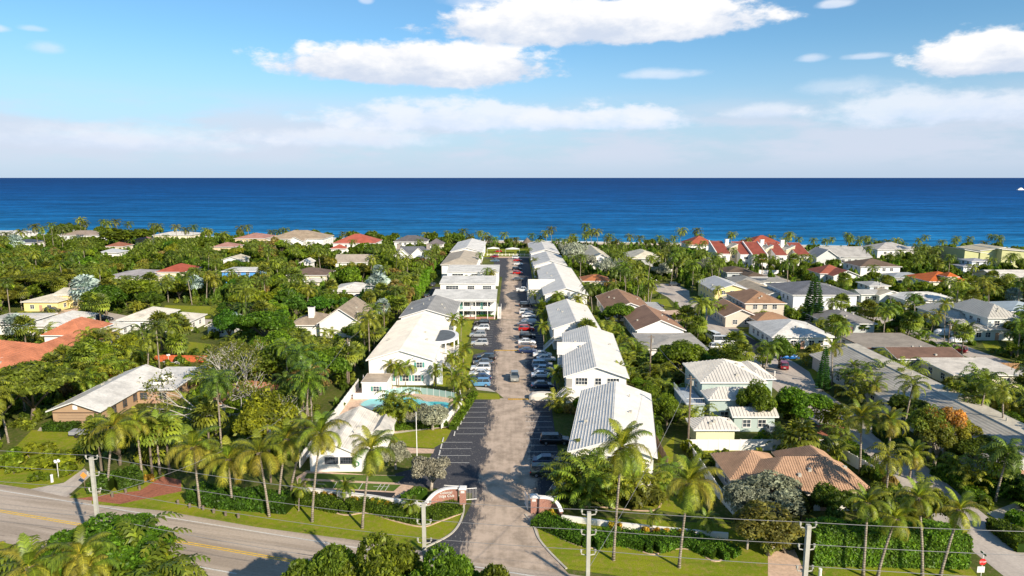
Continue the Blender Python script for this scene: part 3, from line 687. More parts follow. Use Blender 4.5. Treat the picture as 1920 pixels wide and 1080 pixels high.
def steps(root, a, q, width_dir, n, w_, col=(.6, .6, .62), name='staircase'):
    """straight flight from a (bottom) to q (top)"""
    a, q = Vector(a), Vector(q); wd = Vector(width_dir).normalized() * w_ / 2; b = MB()
    for i in range(n):
        p0 = a.lerp(q, i / n); p1 = a.lerp(q, (i + 1) / n); z = p1.z
        b.slab([(p0 - wd)[:2] + (z,), (p1 - wd)[:2] + (z,), (p1 + wd)[:2] + (z,), (p0 + wd)[:2] + (z,)] if 0 else [(p0.x - wd.x, p0.y - wd.y, z), (p1.x - wd.x, p1.y - wd.y, z), (p1.x + wd.x, p1.y + wd.y, z), (p0.x + wd.x, p0.y + wd.y, z)], .16)
    o = link(name, b.mesh(name, 'paint'), root, color=col)
    for s in (-1, 1): railing(root, [tuple(a + wd * s), tuple(q + wd * s)], 0, 1.0, .22)
    return o

# ------------------------------------------------------------------ residence, east row (right of the drive)
RX0, RX1, XM = 8.2, 21.4, 14.8
met = (0.60, 0.58, 0.55); metw = (0.80, 0.765, 0.71)
def apt(label, ref, x0, x1, y0, y1, h=5.5, rh=2.1, roof=metw, rk='metal', ribs=(0.5, .12, .05, True), **kw):
    return house('apartment_building', label, ref, x0, x1, y0, y1, h, rh, 'gable_y', cat='apartment building', roof=roof, rk=rk, ribs=ribs, oh=.5, one_side=True, group='white apartment buildings of the residence along the drive', **kw)
b1 = apt('white gabled apartment building nearest the road with ribbed metal roof, right of the drive', 'the nearest white apartment building', 7.8, 20.2, 91.2, 119.5, nw=3)
b1.rotation_euler.z = -rad(9.6)
roof_vents(b1, [(8.6, 22, 6.8), (8.9, 14, 6.8), (9.8, 8, 6.5)])
b2 = apt('white apartment building with an outside stair on its left corner, second right of the drive', 'the second apartment building on the right', 10.0, 22.6, 127.8, 165.5, nw=0)
b2.rotation_euler.z = -rad(3.6)
for z in (1.0, 3.9):
    for x, ww in ((3.5 if z > 3 else 4.6, 2.2), (6.7, 1.1), (9.6, 2.2)): window(b2, x, .496, z, 0, ww, 1.25, 4 if ww > 2 else 2)
b = MB(); b.box(.55, 1.7, .44, .495, 2.8, 5.0); link('recess_shade_panel', b.mesh('recess_shade_panel', 'wall'), b2, color=(.35, .33, .30))  # flat dark panel proud of the wall, shade of a recess put into its colour
b = MB(); b.box(.5, 2.2, -1.4, .49, 2.6, 2.75); link('stair_landing', b.mesh('stair_landing', 'paint'), b2, color=WH)
railing(b2, [(.5, -1.4, 2.75), (2.2, -1.4, 2.75)], 0)
steps(b2, (-2.4, -.8, 0), (.5, -.8, 2.7), (0, 1, 0), 12, 1.2, col=(.75, .75, .76))
volume(b2, -1.2, 5.8, 16.5, 25, 5.75, 1.6, 'gable_x', oh=.5, roof=(.72,.71,.7), rk='metal', ribs=None, z0=4.6)
for z in (0.0,):
    for y in (16.9, 24.6):
        b = MB(); b.box(-1.05, -.8, y - .12, y + .12, 0, 5.6); link('porch_post', b.mesh('porch_post', 'paint'), b2, color=WH)
railing(b2, [(-1, 17.2, 2.75), (-1, 24.2, 2.75)], 0)
b = MB(); b.box(-1.1, .5, 17, 24.4, 2.6, 2.75); link('porch_deck', b.mesh('porch_deck', 'paint'), b2, color=WH)
b3 = apt('white apartment building with a coconut palm at its front corner, third right of the drive', 'the third apartment building on the right', 10.2, 22.6, 170, 202, nw=2)
steps(b3, (-2.2, -.6, 0), (.6, -.6, 2.7), (0, 1, 0), 12, 1.2, col=(.75, .75, .76))
b = MB(); b.box(.6, 2.3, -1.2, .49, 2.6, 2.75); link('stair_landing', b.mesh('stair_landing', 'paint'), b3, color=WH); railing(b3, [(.6, -1.2, 2.75), (2.3, -1.2, 2.75)], 0)
b4 = apt('long white apartment building with a porch wing reaching towards the parked cars', 'the long fourth apartment building on the right', 10.4, 25.2, 221, 289, rh=2.3)
volume(b4, -4.6, 5, 14, 31, 5.2, 2.1, 'gable_x', oh=.5, roof=metw, rk='metal', ribs=(0.5, .12, .05, True))
for y in (14.4, 22, 30.4):
    b = MB(); b.box(-4.9, -4.6, y - .15, y + .15, 0, 5); link('porch_post', b.mesh('porch_post', 'paint'), b4, color=WH)
b5 = apt('white smooth roofed apartment building, fifth right of the drive', 'the fifth apartment building on the right', 9.4, 24.2, 297, 337, roof=(.68, .67, .65), rk='white', ribs=None)
b6 = apt('white smooth roofed apartment building nearest the beach, right of the drive', 'the white building nearest the beach on the right', 9.2, 24.2, 345, 400, roof=(.66, .65, .64), rk='white', ribs=None)

# ------------------------------------------------------------------ residence, west row (left of the drive)
LX0, LX1 = -30.8, -16.4
l0 = house('clubhouse', 'small white single-storey clubhouse with white tiled roof beside the pool', 'the clubhouse', -30.6, -22.2, 96.4, 113.5, 2.6, 1.9, 'gable_y', cat='clubhouse', nw=0, roof=(.76, .73, .68), rk='tile', ribs=(.35, .1, .05, True), oh=.35, sides=False)
for x in (3.6, 5.9):
    window(l0, x, .345, 1.4, 0, 1.9, .85, 5, fcol=(.10, .10, .12))
b = MB(); b.box(-.18, .18, -.1, .0, 0, .3); # life ring
import mathutils
bm = bmesh.new()
me = bpy.data.meshes.new('life_ring'); vv = []; ff = []
for i in range(16):
    for j in range(6):
        a, c = 2 * math.pi * i / 16, 2 * math.pi * j / 6; r_ = .34 + .07 * math.cos(c); vv.append((r_ * math.cos(a), .07 * math.sin(c), r_ * math.sin(a)))
for i in range(16):
    for j in range(6): ff.append((i * 6 + j, ((i + 1) % 16) * 6 + j, ((i + 1) % 16) * 6 + (j + 1) % 6, i * 6 + (j + 1) % 6))
me.from_pydata(vv, [], ff); me.materials.append(MATS['paint'])
lr = link('life_ring', me, None, (-23.2, 96.60, 1.3), color=(.05, .25, .16)); tag(lr, 'green ring hanging on the white clubhouse wall facing the courts', 'ring'); bm.free()
volume(l0, 7.4, 10.6, 8.5, 17, 2.4, 1.3, 'hip', oh=.4, roof=(.62, .60, .57), rk='tile')
roof_vents(l0, [(5.8, 6, 4.0)])
door(l0, 7.5, 8.45, 0, 0, (.45, .2, .1))
TEAL = (0.10, 0.30, 0.27)
l1 = house('apartment_building', 'white apartment building beside the pool with teal shutters and a half-round porch roof', 'the building beside the pool', LX0, LX1, 139.5, 179.5, 5.6, 2.2, 'gable_y', cat='apartment building', nw=0, sides=False, roof=(.70, .67, .62), rk='metal', ribs=(.6, .1, .05), oh=.5, group='white apartment buildings of the residence along the drive')
window(l1, 11.2, .495, 3.9, 0, 1.1, 1.1, 2, TEAL)
for x in (4.8, 8.2, 10.8): window(l1, x, .495, .9, 0, 1.3, 1.3, 2, TEAL)
for y in (5, 9, 26, 30, 34):
    for z in (.9, 3.8): window(l1, 13.904, y, z, rad(90), 1.4, 1.2)
# half-round porch roof and balcony
b = MB(); N = 16; cx, cy, R_ = 13.6, 21.0, 6.4
arc = [(cx + R_ * math.cos(a) * .62 + .4, cy + R_ * math.sin(a)) for a in [-math.pi / 2 + math.pi * i / N for i in range(N + 1)]]
poly = [(x, y, 6.05) for x, y in arc] + [(cx - 2.2, cy + R_, 6.05), (cx - 2.2, cy - R_, 6.05)]
b.slab(poly, .5); link('porch_roof', b.mesh('porch_roof', 'paint'), l1, color=WH)
b = MB(); b.slab([(cx - .4 + (x - cx) * .90, cy + (y - cy) * .92, 6.075) for x, y in arc] + [(cx - 3.0, cy + R_ * .5, 6.075), (cx - 2.6, cy - R_ * .86, 6.075)], .02); link('roof_membrane', b.mesh('roof_membrane', 'roof_shingle'), l1, color=(.13, .15, .17))
b = MB(); b.slab([(x, y, 2.95) for x, y in arc] + [(cx, cy + R_, 2.95), (cx, cy - R_, 2.95)], .22); link('balcony', b.mesh('balcony', 'paint'), l1, color=WH)
railing(l1, [(x, y, 2.95) for x, y in arc], 0)
for i in (2, 5, 8, 11, 14):
    x, y = arc[i]; b = MB(); b.tube([(x - .15, y, 0), (x - .15, y, 5.6)], .16, 8); link('porch_post', b.mesh('porch_post', 'paint'), l1, color=WH)
steps(l1, (18.8, 8, 0), (14.2, 12.6, 2.75), (.7, .7, 0), 14, 1.2, col=(.7, .7, .7))
steps(l1, (15.4, 1.0, 0), (14.6, 7.5, 2.75), (1, 0, 0), 14, 1.2, col=(.62, .68, .7))
b = MB(); b.box(13.9, 15.3, 7.5, 14.8, 2.73, 2.94); link('walkway', b.mesh('walkway', 'paint'), l1, color=WH)
# pump house
ph = house('pump_house', 'small white flat-roofed annex with teal shutters at the pool corner', 'the pool annex', -30.4, -25.2, 132.6, 138.9, 2.9, 0, 'flat', cat='annex', nw=0, sides=False, roof=(.50, .42, .34), rk='white', oh=.12, vis=False)
window(ph, 3.0, .115, 1.0, 0, 1.1, 1.0, 2, TEAL)
l2 = house('apartment_building', 'apartment building with weathered grey gabled roof, third left of the drive', 'the grey-roofed apartment building', -31, -15.8, 183.5, 207, 5.7, 2.3, 'gable_y', cat='apartment building', nw=0, roof=(.36, .36, .36), rk='shingle', oh=.5, group='white apartment buildings of the residence along the drive')
window(l2, 10.4, .495, 3.6, 0, 1.8, 1.1, 2, fcol=(.5, .2, .12)); roof_vents(l2, [(5.5, 10, 7.5), (6.4, 16, 7.7)])
def galleried(label, ref, x0, x1, y0, y1, full):
    r = house('apartment_building', label, ref, x0, x1, y0, y1, 5.8, .9, 'mono_back', cat='apartment building', nw=0, sides=False, roof=(.72, .71, .68), rk='white', oh=.3, vis=True, group='white apartment buildings of the residence along the drive')
    W = x1 - x0
    if full:   # gallery in front with columns, balcony deck and railing, recessed wall
        b = MB(); b.box(0.0, W, -2.2, .28, 5.5, 5.66); link('gallery_roof', b.mesh('gallery_roof', 'roof_white'), r, color=(.72, .71, .68))
        b = MB(); b.box(6.5, W, -2.1, .28, 2.6, 2.82); link('balcony', b.mesh('balcony', 'paint'), r, color=WH)
        for x in (6.7, 10.5, 14.3, 18, W - .6):
            b = MB(); b.box(x - .1, x + .1, -2.05, -1.85, 0, 5.5); link('gallery_post', b.mesh('gallery_post', 'paint'), r, color=WH)
        railing(r, [(6.7, -2.0, 2.82), (W - .4, -2.0, 2.82)], 0, sp=.25)
        for z in (.9, 3.7):
            for x in (8, 11.2, 14.6, 17.6): window(r, x, .295, z, 0, 2.2, 1.2, 3)
            for x in (9.7, 16.1): door(r, x, .295, z - .85, 0, (.08, .28, .24))
        b = MB(); b.box(6.6, W - .3, -1.9, -1.7, 0, .7); link('garden_wall', b.mesh('garden_wall', 'brick'), r)
        steps(r, (W + .9, -1.5, 0), (W + .9, 4.0, 2.8), (1, 0, 0), 14, 1.1, col=(.75, .72, .68))
    else:
        for z in (.9, 3.7):
            for x, ww in ((4.6, 4.4), (11.4, 2.4), (17.2, 3)): window(r, x, .295, z, 0, ww, 1.3, 4)
    return r
l3 = galleried('white two-storey apartment building with gallery and balcony railing facing the parking', 'the galleried building', -25.6, -4.9, 210.5, 225.5, True)
l4 = galleried('white two-storey building with flat white roof just behind the galleried building', 'the flat-roofed building behind the galleried one', -26.2, -5.9, 243.2, 257, False)
l5 = galleried('white two-storey building with flat white roof in front of the tan hip roof', 'the flat white roof before the tan hip roof', -26.6, -5.2, 274, 290, False)
l6 = house('apartment_building', 'apartment building with weathered tan hip roof, left of the drive', 'the tan hip-roofed building', -31.4, -15.6, 297, 345, 5.8, 2.3, 'hip', cat='apartment building', roof=(.50, .44, .36), rk='shingle', oh=.5, group='white apartment buildings of the residence along the drive')
l7 = house('apartment_building', 'white roofed apartment building nearest the beach, left of the drive', 'the white building nearest the beach on the left', -32, -15.2, 350, 404, 5.8, 2.2, 'gable_y', cat='apartment building', roof=(.74, .73, .71), rk='white', oh=.5, group='white apartment buildings of the residence along the drive')

# ------------------------------------------------------------------ neighbouring houses, left
SAL = (0.58, 0.225, 0.125); RED = (0.42, 0.10, 0.06); TAN = (0.38, 0.30, 0.22); GRY = (0.33, 0.32, 0.32); DGR = (0.14, 0.13, 0.14); WR = (0.71, 0.68, 0.63); PINK = (0.45, 0.24, 0.20); CRM = (0.66, 0.60, 0.48)
def H(label, ref, px, h, depth, rh, kind='hip', **kw):
    x0, x1, y0, y1 = hp(*px, h, depth)
    return house(kw.pop('name', 'house'), label, ref, x0, x1, y0, y1, h, rh, kind, **kw)
H('flat white roofed house among palms at the far left edge', 'the flat white house at the far left', (-60, 44, 436), 5.6, 16, .9, wall=WH, roof=WR)
H('white house with grey-brown roof and two white chimneys near the shore', 'the house with two white chimneys', (108, 182, 441), 6, 16, 2.6, roof=(.35, .28, .24), rk='tile', chim=((-285 + 0, 0, 0),)[:0])
a = hp(108, 182, 441, 6, 16); hh_ = bpy.data.objects[-1] if 0 else None
for px_ in (146, 160):
    x, y = G(px_, 428, 9); r_ = [o for o in bpy.data.objects if o.get('label', '').startswith('white house with grey-brown roof')][0]
    chimney(r_, x - r_.location.x, a[2] + 7 - r_.location.y, 7, 10.2, 2.4)
H('cream house with low white hip roof near the shore', 'the white hip roof near the shore', (285, 357, 441), 4.6, 20, 2.0, wall=CREAM, roof=WR)
H('small house with rust-brown hip roof and yellow walls', 'the rust-brown roofed house', (195, 231, 462), 3.4, 12, 2.2, wall=CREAM, roof=(.34, .14, .09), rk='tile', wings=())
H('small house with pale grey metal hip roof under trees', 'the small pale grey roof', (180, 219, 474), 3.2, 12, 1.8, wall=WH, roof=(.5, .52, .55), rk='metal')
H('dark blue roofed cottage behind a silver palm at the left', 'the dark blue roofed cottage', (18, 62, 455), 3.6, 13, 1.8, wall=WH, roof=(.07, .09, .13), rk='shingle')
H('large pink tiled house with yellow walls near the shore', 'the large pink tiled house', (438, 497, 447), 6.2, 22, 2.6, wall=(.7, .55, .35), roof=PINK, rk='tile', wings=((*hp(395, 440, 463, 4.2, 14), 4.2, 2.2, 'hip', dict(nwin=2)),))
H('small pinkish house with cream parapets among trees', 'the small pinkish house', (250, 280, 449), 4, 10, 1.6, wall=(.7, .58, .42), roof=PINK, rk='tile')
H('wide single-storey house with lilac grey hip roof', 'the lilac grey roof', (186, 286, 521), 3.1, 22, 2.2, wall=CREAM, roof=(.40, .38, .40), rk='shingle')
H('house with red tiled hip roof and cream walls, left', 'the red tiled house on the left', (290, 345, 510), 4.4, 17, 2.4, wall=CREAM, roof=RED, rk='tile')
H('bright blue two-storey house with white roof', 'the bright blue house', (412, 482, 509), 5.4, 14, .8, wall=(.10, .33, .72), roof=(.70, .70, .68), chim=((-128, 305, 8.0),)[:0])
H('small white stucco house behind a round clipped tree', 'the small white stucco house', (415, 452, 487), 4.6, 12, 1.5, 'gable_y', wall=WH, roof=CRM)
H('yellow house with white roof and black car in front', 'the yellow house with white roof', (38, 108, 566), 3.3, 16, 1.5, wall=YEL, roof=(.72, .67, .55), wings=((*hp(96, 158, 553, 4.6, 14), 4.6, 1.4, 'gable_x', dict(nwin=2)),))
H('white flat-roofed house cut by the left edge', 'the white roof at the left edge', (-60, 38, 608), 3.1, 16, .8, wall=WH, roof=WR)
H('house with bright white hip roof at the left', 'the bright white hip roof', (48, 112, 611), 3.1, 18, 1.8, wall=WH, roof=(.68, .67, .65), kind='hip')
H('house with cream white hip roof behind a coconut palm, left', 'the cream white hip roof', (217, 288, 600), 3.1, 16, 2.0, wall=WH, roof=(.72, .68, .60))
H('cream white hip roof beside a mown lawn, left', 'the cream roof beside the lawn', (288, 354, 604), 3.1, 12, 1.6, wall=WH, roof=(.72, .68, .60))
H('low white roofed garage between palms, left', 'the low white garage', (166, 212, 620), 2.9, 10, 1.2, wall=WH, roof=(.66, .65, .60), nw=1, cat='garage', name='garage')
H('pale green roofed cottage behind a big dark tree', 'the pale green roof', (383, 428, 612), 3.0, 13, 1.6, 'gable_y', wall=WH, roof=(.50, .62, .52), rk='metal')
house('house', 'large house with long salmon tiled hip roof and wings, left edge', 'the large salmon tiled house', -112.5, -102.5, 136, 174, 3.6, 2.6, 'hip', wall=WH, roof=SAL, rk='tile', ribs=(.55, .2, .06, True),
      wings=((-119, -108.5, 168, 182, 4.3, 3.0, 'hip', {}), (-128, -115, 145, 162, 3.55, 2.8, 'hip', {})))
lw = house('house', 'long tan-walled bungalow with white gable roof and garage door facing the road', 'the long white-roofed bungalow', -82, -72.4, 115, 139.5, 3.0, 1.7, 'gable_y', wall=(.42, .28, .17), roof=(.72, .71, .69), rk='white', oh=.7, nw=0, trim=(.7, .7, .68), t=.12, fcol=(.16, .11, .08),
      wings=((-74.4, -65.6, 127.5, 142.5, 3.05, .25, 'mono_back', dict(nwin=3)),))
b = MB(); b.box(1.6, 6.6, .62, .69, 0, 2.3); gd = link('garage_door', b.mesh('garage_door', 'paint'), lw, color=(.40, .27, .17))
b = MB(); [b.box(1.7, 6.5, .60, .618, z - .02, z + .02) for z in (.5, 1.0, 1.5, 2.0)]; link('panel_joint', b.mesh('panel_joint', 'paint'), gd, color=(.2, .13, .09))
b = MB(); b.box(4.4, 5.2, .60, .695, 3.1, 3.9); link('gable_vent', b.mesh('gable_vent', 'paint'), lw, color=WH)
b = MB(); b.box(.6, 9.0, .61, .695, 2.45, 2.6); link('beam', b.mesh('beam', 'paint'), lw, color=(.12, .08, .06))
chimney(lw, 12.1, 19, 3, 4.1, 1.6, d=1.2); chimney(lw, 12.0, 16.0, 3, 3.6, 2.4, d=.8)
house('house', 'terracotta roofed cottage hidden under the bare-branched tree', 'the terracotta cottage under the bare tree', -55.5, -45, 118, 130, 3.2, 2.6, 'hip', wall=CREAM, roof=(.45, .19, .11), rk='tile', ribs=(.5, .15, .05, True), vis=False)
house('house', 'white house with tan gabled roof and square white chimney among dense trees', 'the tan gabled house with white chimney', -45.5 - 8, -41, 183, 203, 4.0, 4.2, 'gable_y', roof=(.36, .30, .24), rk='shingle', ribs=(.4, .06, .04, True), chim=((-56.5, 189, 7.6, 1.5),), nw=0,
      wings=((-62, -50, 185, 197, 3.2, 2.6, 'hip', dict(nwin=0)),))
H('low white hip roof surrounded by dense green trees', 'the low white hip roof in the trees', (618, 690, 546), 3.2, 17, 1.8, roof=(.76, .74, .70))
H('low house with dark brown roof and small white porch', 'the dark brown roofed house', (536, 612, 516), 3.4, 15, 2.4, wall=CREAM, roof=(.17, .12, .10), rk='shingle', wings=((*hp(570, 602, 528, 2.9, 8), 2.9, .8, 'hip', dict(roof=WR, rk='white', nwin=2)),))
H('white cottage with terracotta chimneys behind the brown roof', 'the cottage with terracotta chimneys', (560, 582, 493), 4, 9, 1.6, 'gable_y', roof=WR, chim=())
H('house with grey gable roof and bright white end wall, left', 'the grey roof with white end wall', (626, 694, 492), 4.2, 12, 3.2, 'gable_x', wall=WH, roof=(.40, .35, .30), rk='shingle', chim=())
tud = H('white two-gabled house with dark grey roof and stone chimneys', 'the two-gabled white house', (741, 803, 478), 6, 13, 3.6, 'gable_x', wall=WH, roof=(.15, .16, .19), rk='shingle', nw=0)
for i, fx in enumerate((.22, .72)):
    W = (G(803, 478, 6)[0] - G(741, 478, 6)[0]); volume(tud, W * fx - 4.2, W * fx + 4.2, -2.2, 7, 5.9, 3.8, 'gable_y', oh=.3, roof=(.15, .16, .19), rk='shingle')
    window(tud, W * fx, -1.91, 3.6, 0, 2, 1.8, 3); window(tud, W * fx, -1.91, .9, 0, 2, 1.5, 3)
chimney(tud, .9, 5, 5, 11, 1.5, (.35, .30, .26)); chimney(tud, W - .6, 5, 5, 11, 1.5, (.35, .30, .26))
H('small brown roofed hut with white cupola among palms', 'the small brown hut', (738, 772, 527), 3, 8, 2.2, roof=(.2, .15, .12), rk='shingle', vis=False)
H('large two-storey house with tan hip roof by the sea', 'the large tan hip-roofed house', (500, 606, 448), 6.6, 26, 4.4, wall=WH, roof=(.42, .33, .24), rk='tile', wings=((*hp(535, 568, 452, 6.0, 10), 6.0, 2.4, 'gable_y', dict(nwin=2)),))
H('large house with red tiled hip roof and white columns by the sea', 'the red tiled seaside house', (622, 704, 456), 6.0, 22, 4.6, wall=WH, roof=(.46, .12, .08), rk='tile', wings=((*hp(618, 648, 466, 3.4, 9), 3.4, 2.0, 'hip', dict(nwin=2)),), chim=())
H('seaside house with dark grey hip roof, beside the two-gabled house', 'the dark grey hip roof', (737, 800, 453), 5.8, 15, 3.2, wall=WH, roof=DGR, rk='shingle')
H('dark grey hip-roofed house just left of the beach buildings', 'the dark roof left of the beach buildings', (800, 830, 459), 5.6, 14, 3.0, wall=WH, roof=(.17, .15, .16), rk='shingle')

# ------------------------------------------------------------------ neighbouring houses, right
H('long cream roofed house behind silver trees near the beach', 'the long cream roof near the beach', (1104, 1150, 487), 5.2, 48, 2.6, 'gable_y', wall=WH, roof=(.66, .60, .47), oh=.5)
H('two-storey house with cream hip roof near the beach', 'the cream hip roof near the beach', (1184, 1244, 485), 5.6, 26, 2.8, wall=(.45, .45, .43), roof=(.70, .65, .52))
H('small orange tiled roof behind palms, right of the long apartment building', 'the small orange roof', (1092, 1146, 527), 3.2, 12, 2.0, wall=CREAM, roof=(.45, .17, .07), rk='tile')
house('house', 'bungalow with brown gable roof and white end wall facing us, far one', 'the far brown gabled bungalow', 28.8, 43.5, 205, 232, 3.2, 2.6, 'gable_y', wall=WH, roof=(.34, .20, .13), rk='shingle', nw=2, oh=.5, wings=((43.7, 47.5, 208, 222, 2.9, .1, 'flat', dict(roof=(.5, .5, .5), rk='white', nwin=1)),))
house('house', 'bungalow with brown gable roof and grey flat garage roof in front', 'the near brown gabled bungalow', 33.0, 46.5, 178, 201, 3.3, 2.8, 'gable_y', wall=WH, roof=(.36, .21, .14), rk='shingle', nw=0, oh=.5, wings=((32, 47.5, 160, 177.6, 2.7, 1.0, 'hip', dict(roof=(.42, .40, .37), rk='white', nwin=2)),))
# townhouses with red mono roofs
tw = [(1346, 1370), (1388, 1411), (1412, 1438), (1455, 1477), (1496, 1521)]
desc = ['leftmost red-roofed townhouse with a palm rising behind its roof', 'second red-roofed townhouse, with a dark gap and tall party wall at its right', 'third red-roofed townhouse, wide, with a small red porch roof below', 'fourth red-roofed townhouse, narrow, beside a tall white party wall', 'rightmost red-roofed townhouse with trees close on its right']
for i, (xa, xb) in enumerate(tw):
    yy = 476 + i * .9; x0, x1, y0, y1 = hp(xa, xb, yy, 6.2, 15)
    r = house('townhouse', desc[i], ['the leftmost townhouse', 'the second townhouse', 'the third townhouse', 'the fourth townhouse', 'the rightmost townhouse'][i], x0, x1, y0, y1, 6.2, 5.0, 'mono_back', cat='townhouse', nw=1 if i != 2 else 2, wall=WH, roof=(.30, .075, .05), rk='tile', sides=False, oh=.25, win_w=1.9, group='red-roofed townhouses near the beach')
    for s, xx in (((0, -.5), (1, x1 - x0 + .1)) if i == 2 else ((0, -.5),) if i == 0 else ()):
        b = MB(); q = [(xx, -.4, 0), (xx, 15.2, 0), (xx, 15.2, 11.6), (xx, -.4, 6.3)]; b.face([(x, y, z) for x, y, z in q][::-1]); b.face([(x + .4, y, z) for x, y, z in q])
        for k in range(4): a, c = q[k], q[(k + 1) % 4]; b.face([a, c, (c[0] + .4, c[1], c[2]), (a[0] + .4, a[1], a[2])])
        link('party_wall', b.mesh('party_wall', 'wall'), r, color=WH)
    if i == 2: volume(r, (x1 - x0) * .45, x1 - x0 - .3, -3, -.1, 3.0, 1.0, 'mono_back', oh=.2, roof=(.5, .1, .04), rk='tile')
for i, (xa, xb, yy) in enumerate(((1371, 1387, 478), (1439, 1454, 479), (1478, 1495, 480))):
    x0, x1, y0, y1 = hp(xa, xb, yy, 5.6, 12)
    r = house('townhouse', ['cream stair block with white chimney between the first two townhouses', 'cream stair block between the third and fourth townhouse', 'cream stair block with white chimney left of the rightmost townhouse'][i], ['the first stair block', 'the second stair block', 'the third stair block'][i], x0, x1, y0 + 3, y1, 8.4 if i else 8.8, 2.0, 'mono_right', cat='townhouse', nw=1, sides=False, wall=(.62, .52, .36), roof=(.6, .55, .45), oh=.1, vis=False)
    chimney(r, .9, 8, 7, 12.6, 1.7)
H('red tiled hip roof rising behind the townhouses', 'the red hip roof behind the townhouses', (1405, 1472, 458), 7.5, 18, 4.2, wall=WH, roof=(.38, .09, .05), rk='tile', vis=False)
H('house with red tiled hip roof left of the townhouses', 'the red hip roof left of the townhouses', (1290, 1346, 459), 6.8, 18, 4.4, wall=WH, roof=(.42, .11, .06), rk='tile')
H('house with low dark brown hip roof in front of the townhouses', 'the low dark brown roof', (1362, 1416, 511), 3.2, 16, 1.6, wall=GREYW, roof=(.14, .10, .07), rk='shingle', wings=((*hp(1400, 1440, 519, 3.1, 11), 3.1, 1.3, 'hip', dict(nwin=2)),))
H('low house with pale grey shingle roof in front of the dark brown one', 'the pale grey shingle roof', (1383, 1436, 531), 3.1, 16, 1.6, wall=WH, roof=(.36, .35, .33), rk='shingle', wings=((*hp(1425, 1480, 529, 3.1, 13), 3.1, .8, 'hip', dict(nwin=2)),))
H('large single-storey house with wide tan roof and blue-grey wall', 'the wide tan roof', (1421, 1488, 558), 3.3, 30, 1.9, wall=(.50, .62, .70), roof=(.50, .42, .32), rk='shingle', kind='gable_y')
H('yellow two-storey house with pale grey roof', 'the yellow two-storey house', (1338, 1410, 545), 5.2, 22, 2.1, 'gable_y', wall=YEL, roof=(.55, .55, .56), rk='metal', wings=((*hp(1362, 1402, 562, 3.0, 7), 3.0, 1.2, 'gable_y', dict(nwin=1)),))
bt = H('big house with tan-brown tiled roofs and an upper storey gallery', 'the big brown tiled house', (1396, 1476, 569), 5.6, 20, 2.4, wall=(.60, .52, .42), roof=(.38, .22, .13), rk='tile', wings=((*hp(1358, 1424, 594, 3.2, 18), 3.2, 2.2, 'gable_y', dict(nwin=2)), (*hp(1418, 1488, 602, 3.1, 9), 3.1, 1.8, 'hip', dict(nwin=3))))
bw = H('large white two-storey house with dark grey roof', 'the large white two-storey house', (1486, 1612, 553), 6.2, 24, 2.7, 'hip', wall=(.80, .81, .84), roof=(.17, .18, .21), rk='shingle', nw=4, ribs=(.9, .08, .03))
H('low house with mid grey hip roof in front of the white house', 'the mid grey hip roof', (1553, 1646, 607), 3.1, 17, 2.2, wall=GREYW, roof=(.26, .25, .25), rk='shingle', wings=())
H('house with bright white hip roof between two streets', 'the bright white roof on the right', (1447, 1568, 632), 3.2, 19, 2.6, 'hip', wall=WH, roof=(.70, .69, .67), rk='white', nw=5)
H('low house with dark red tiled roofs and white gables', 'the dark red tiled house', (1537, 1600, 513), 3.6, 14, 3.0, wall=WH, roof=(.36, .11, .07), rk='tile', wings=((*hp(1562, 1617, 518, 3.3, 10), 3.3, 2.4, 'gable_y', dict(nwin=2)),))
H('white two-storey house with dark brown hip roof', 'the white house with dark brown roof', (1613, 1692, 500), 5.8, 17, 2.6, wall=WH, roof=(.17, .12, .09), rk='shingle', nw=4)
H('large grey-roofed house with sharp gables by the beach', 'the large grey gabled house', (1553, 1636, 482), 6.2, 22, 4.0, 'gable_x', wall=(.60, .60, .58), roof=(.45, .44, .43), rk='shingle', wings=((*hp(1530, 1576, 484, 5.8, 14), 5.8, 4.0, 'gable_y', dict(nwin=1)),))
H('grey hip-roofed house partly behind palms by the beach', 'the grey hip roof behind palms', (1645, 1722, 468), 6.2, 18, 3.0, wall=WH, roof=(.50, .48, .47), rk='shingle')
H('low house with blue-grey roof below the dark brown roofed house', 'the blue-grey low roof', (1672, 1746, 521), 3.0, 12, 1.5, wall=GREYW, roof=(.36, .40, .44), rk='shingle')
H('cream house with vivid orange tiled hip roof', 'the vivid orange roof', (1742, 1826, 528), 4.6, 17, 2.8, wall=(.78, .74, .58), roof=(.62, .15, .03), rk='tile', wings=((*hp(1776, 1800, 519, 6.6, 6), 6.6, 1.4, 'hip', dict(nwin=2)),))
mod = H('large yellow-green modern building with angled roofs by the beach', 'the yellow-green modern building', (1808, 1860, 476), 7.4, 22, 2.2, 'mono_left', cat='building', name='apartment_building', wall=(.52, .52, .26), roof=(.58, .52, .38), wings=((*hp(1838, 1886, 470, 9, 18), 9, 1.6, 'mono_right', dict(nwin=2)), (*hp(1878, 1960, 474, 8.4, 20), 8.4, 1.8, 'mono_left', dict(nwin=3))))
H('small white two-storey house in front of the yellow-green building', 'the small white two-storey house', (1822, 1862, 490), 5.6, 10, 1.0, wall=(.75, .78, .84), roof=(.36, .37, .42), wings=((*hp(1806, 1850, 500, 3.2, 9), 3.2, 1.0, 'hip', dict(nwin=2)),))
H('white roofed house cut by the right edge with tan walls', 'the white roof at the right edge', (1868, 1990, 520), 4.2, 16, 2.0, 'gable_x', wall=(.68, .55, .38), roof=WR)
H('pale two-storey cottage with flat grey roof and low wings', 'the pale two-storey cottage', (1630, 1671, 536), 5.2, 10, .9, wall=(.62, .66, .64), roof=(.45, .46, .47), rk='shingle', wings=((*hp(1614, 1656, 552, 3.0, 9), 3.0, 1.1, 'gable_x', dict(nwin=2)), (*hp(1648, 1700, 554, 3.0, 10), 3.0, 1.6, 'gable_y', dict(nwin=1, roof=(.62, .55, .42), rk='white'))))
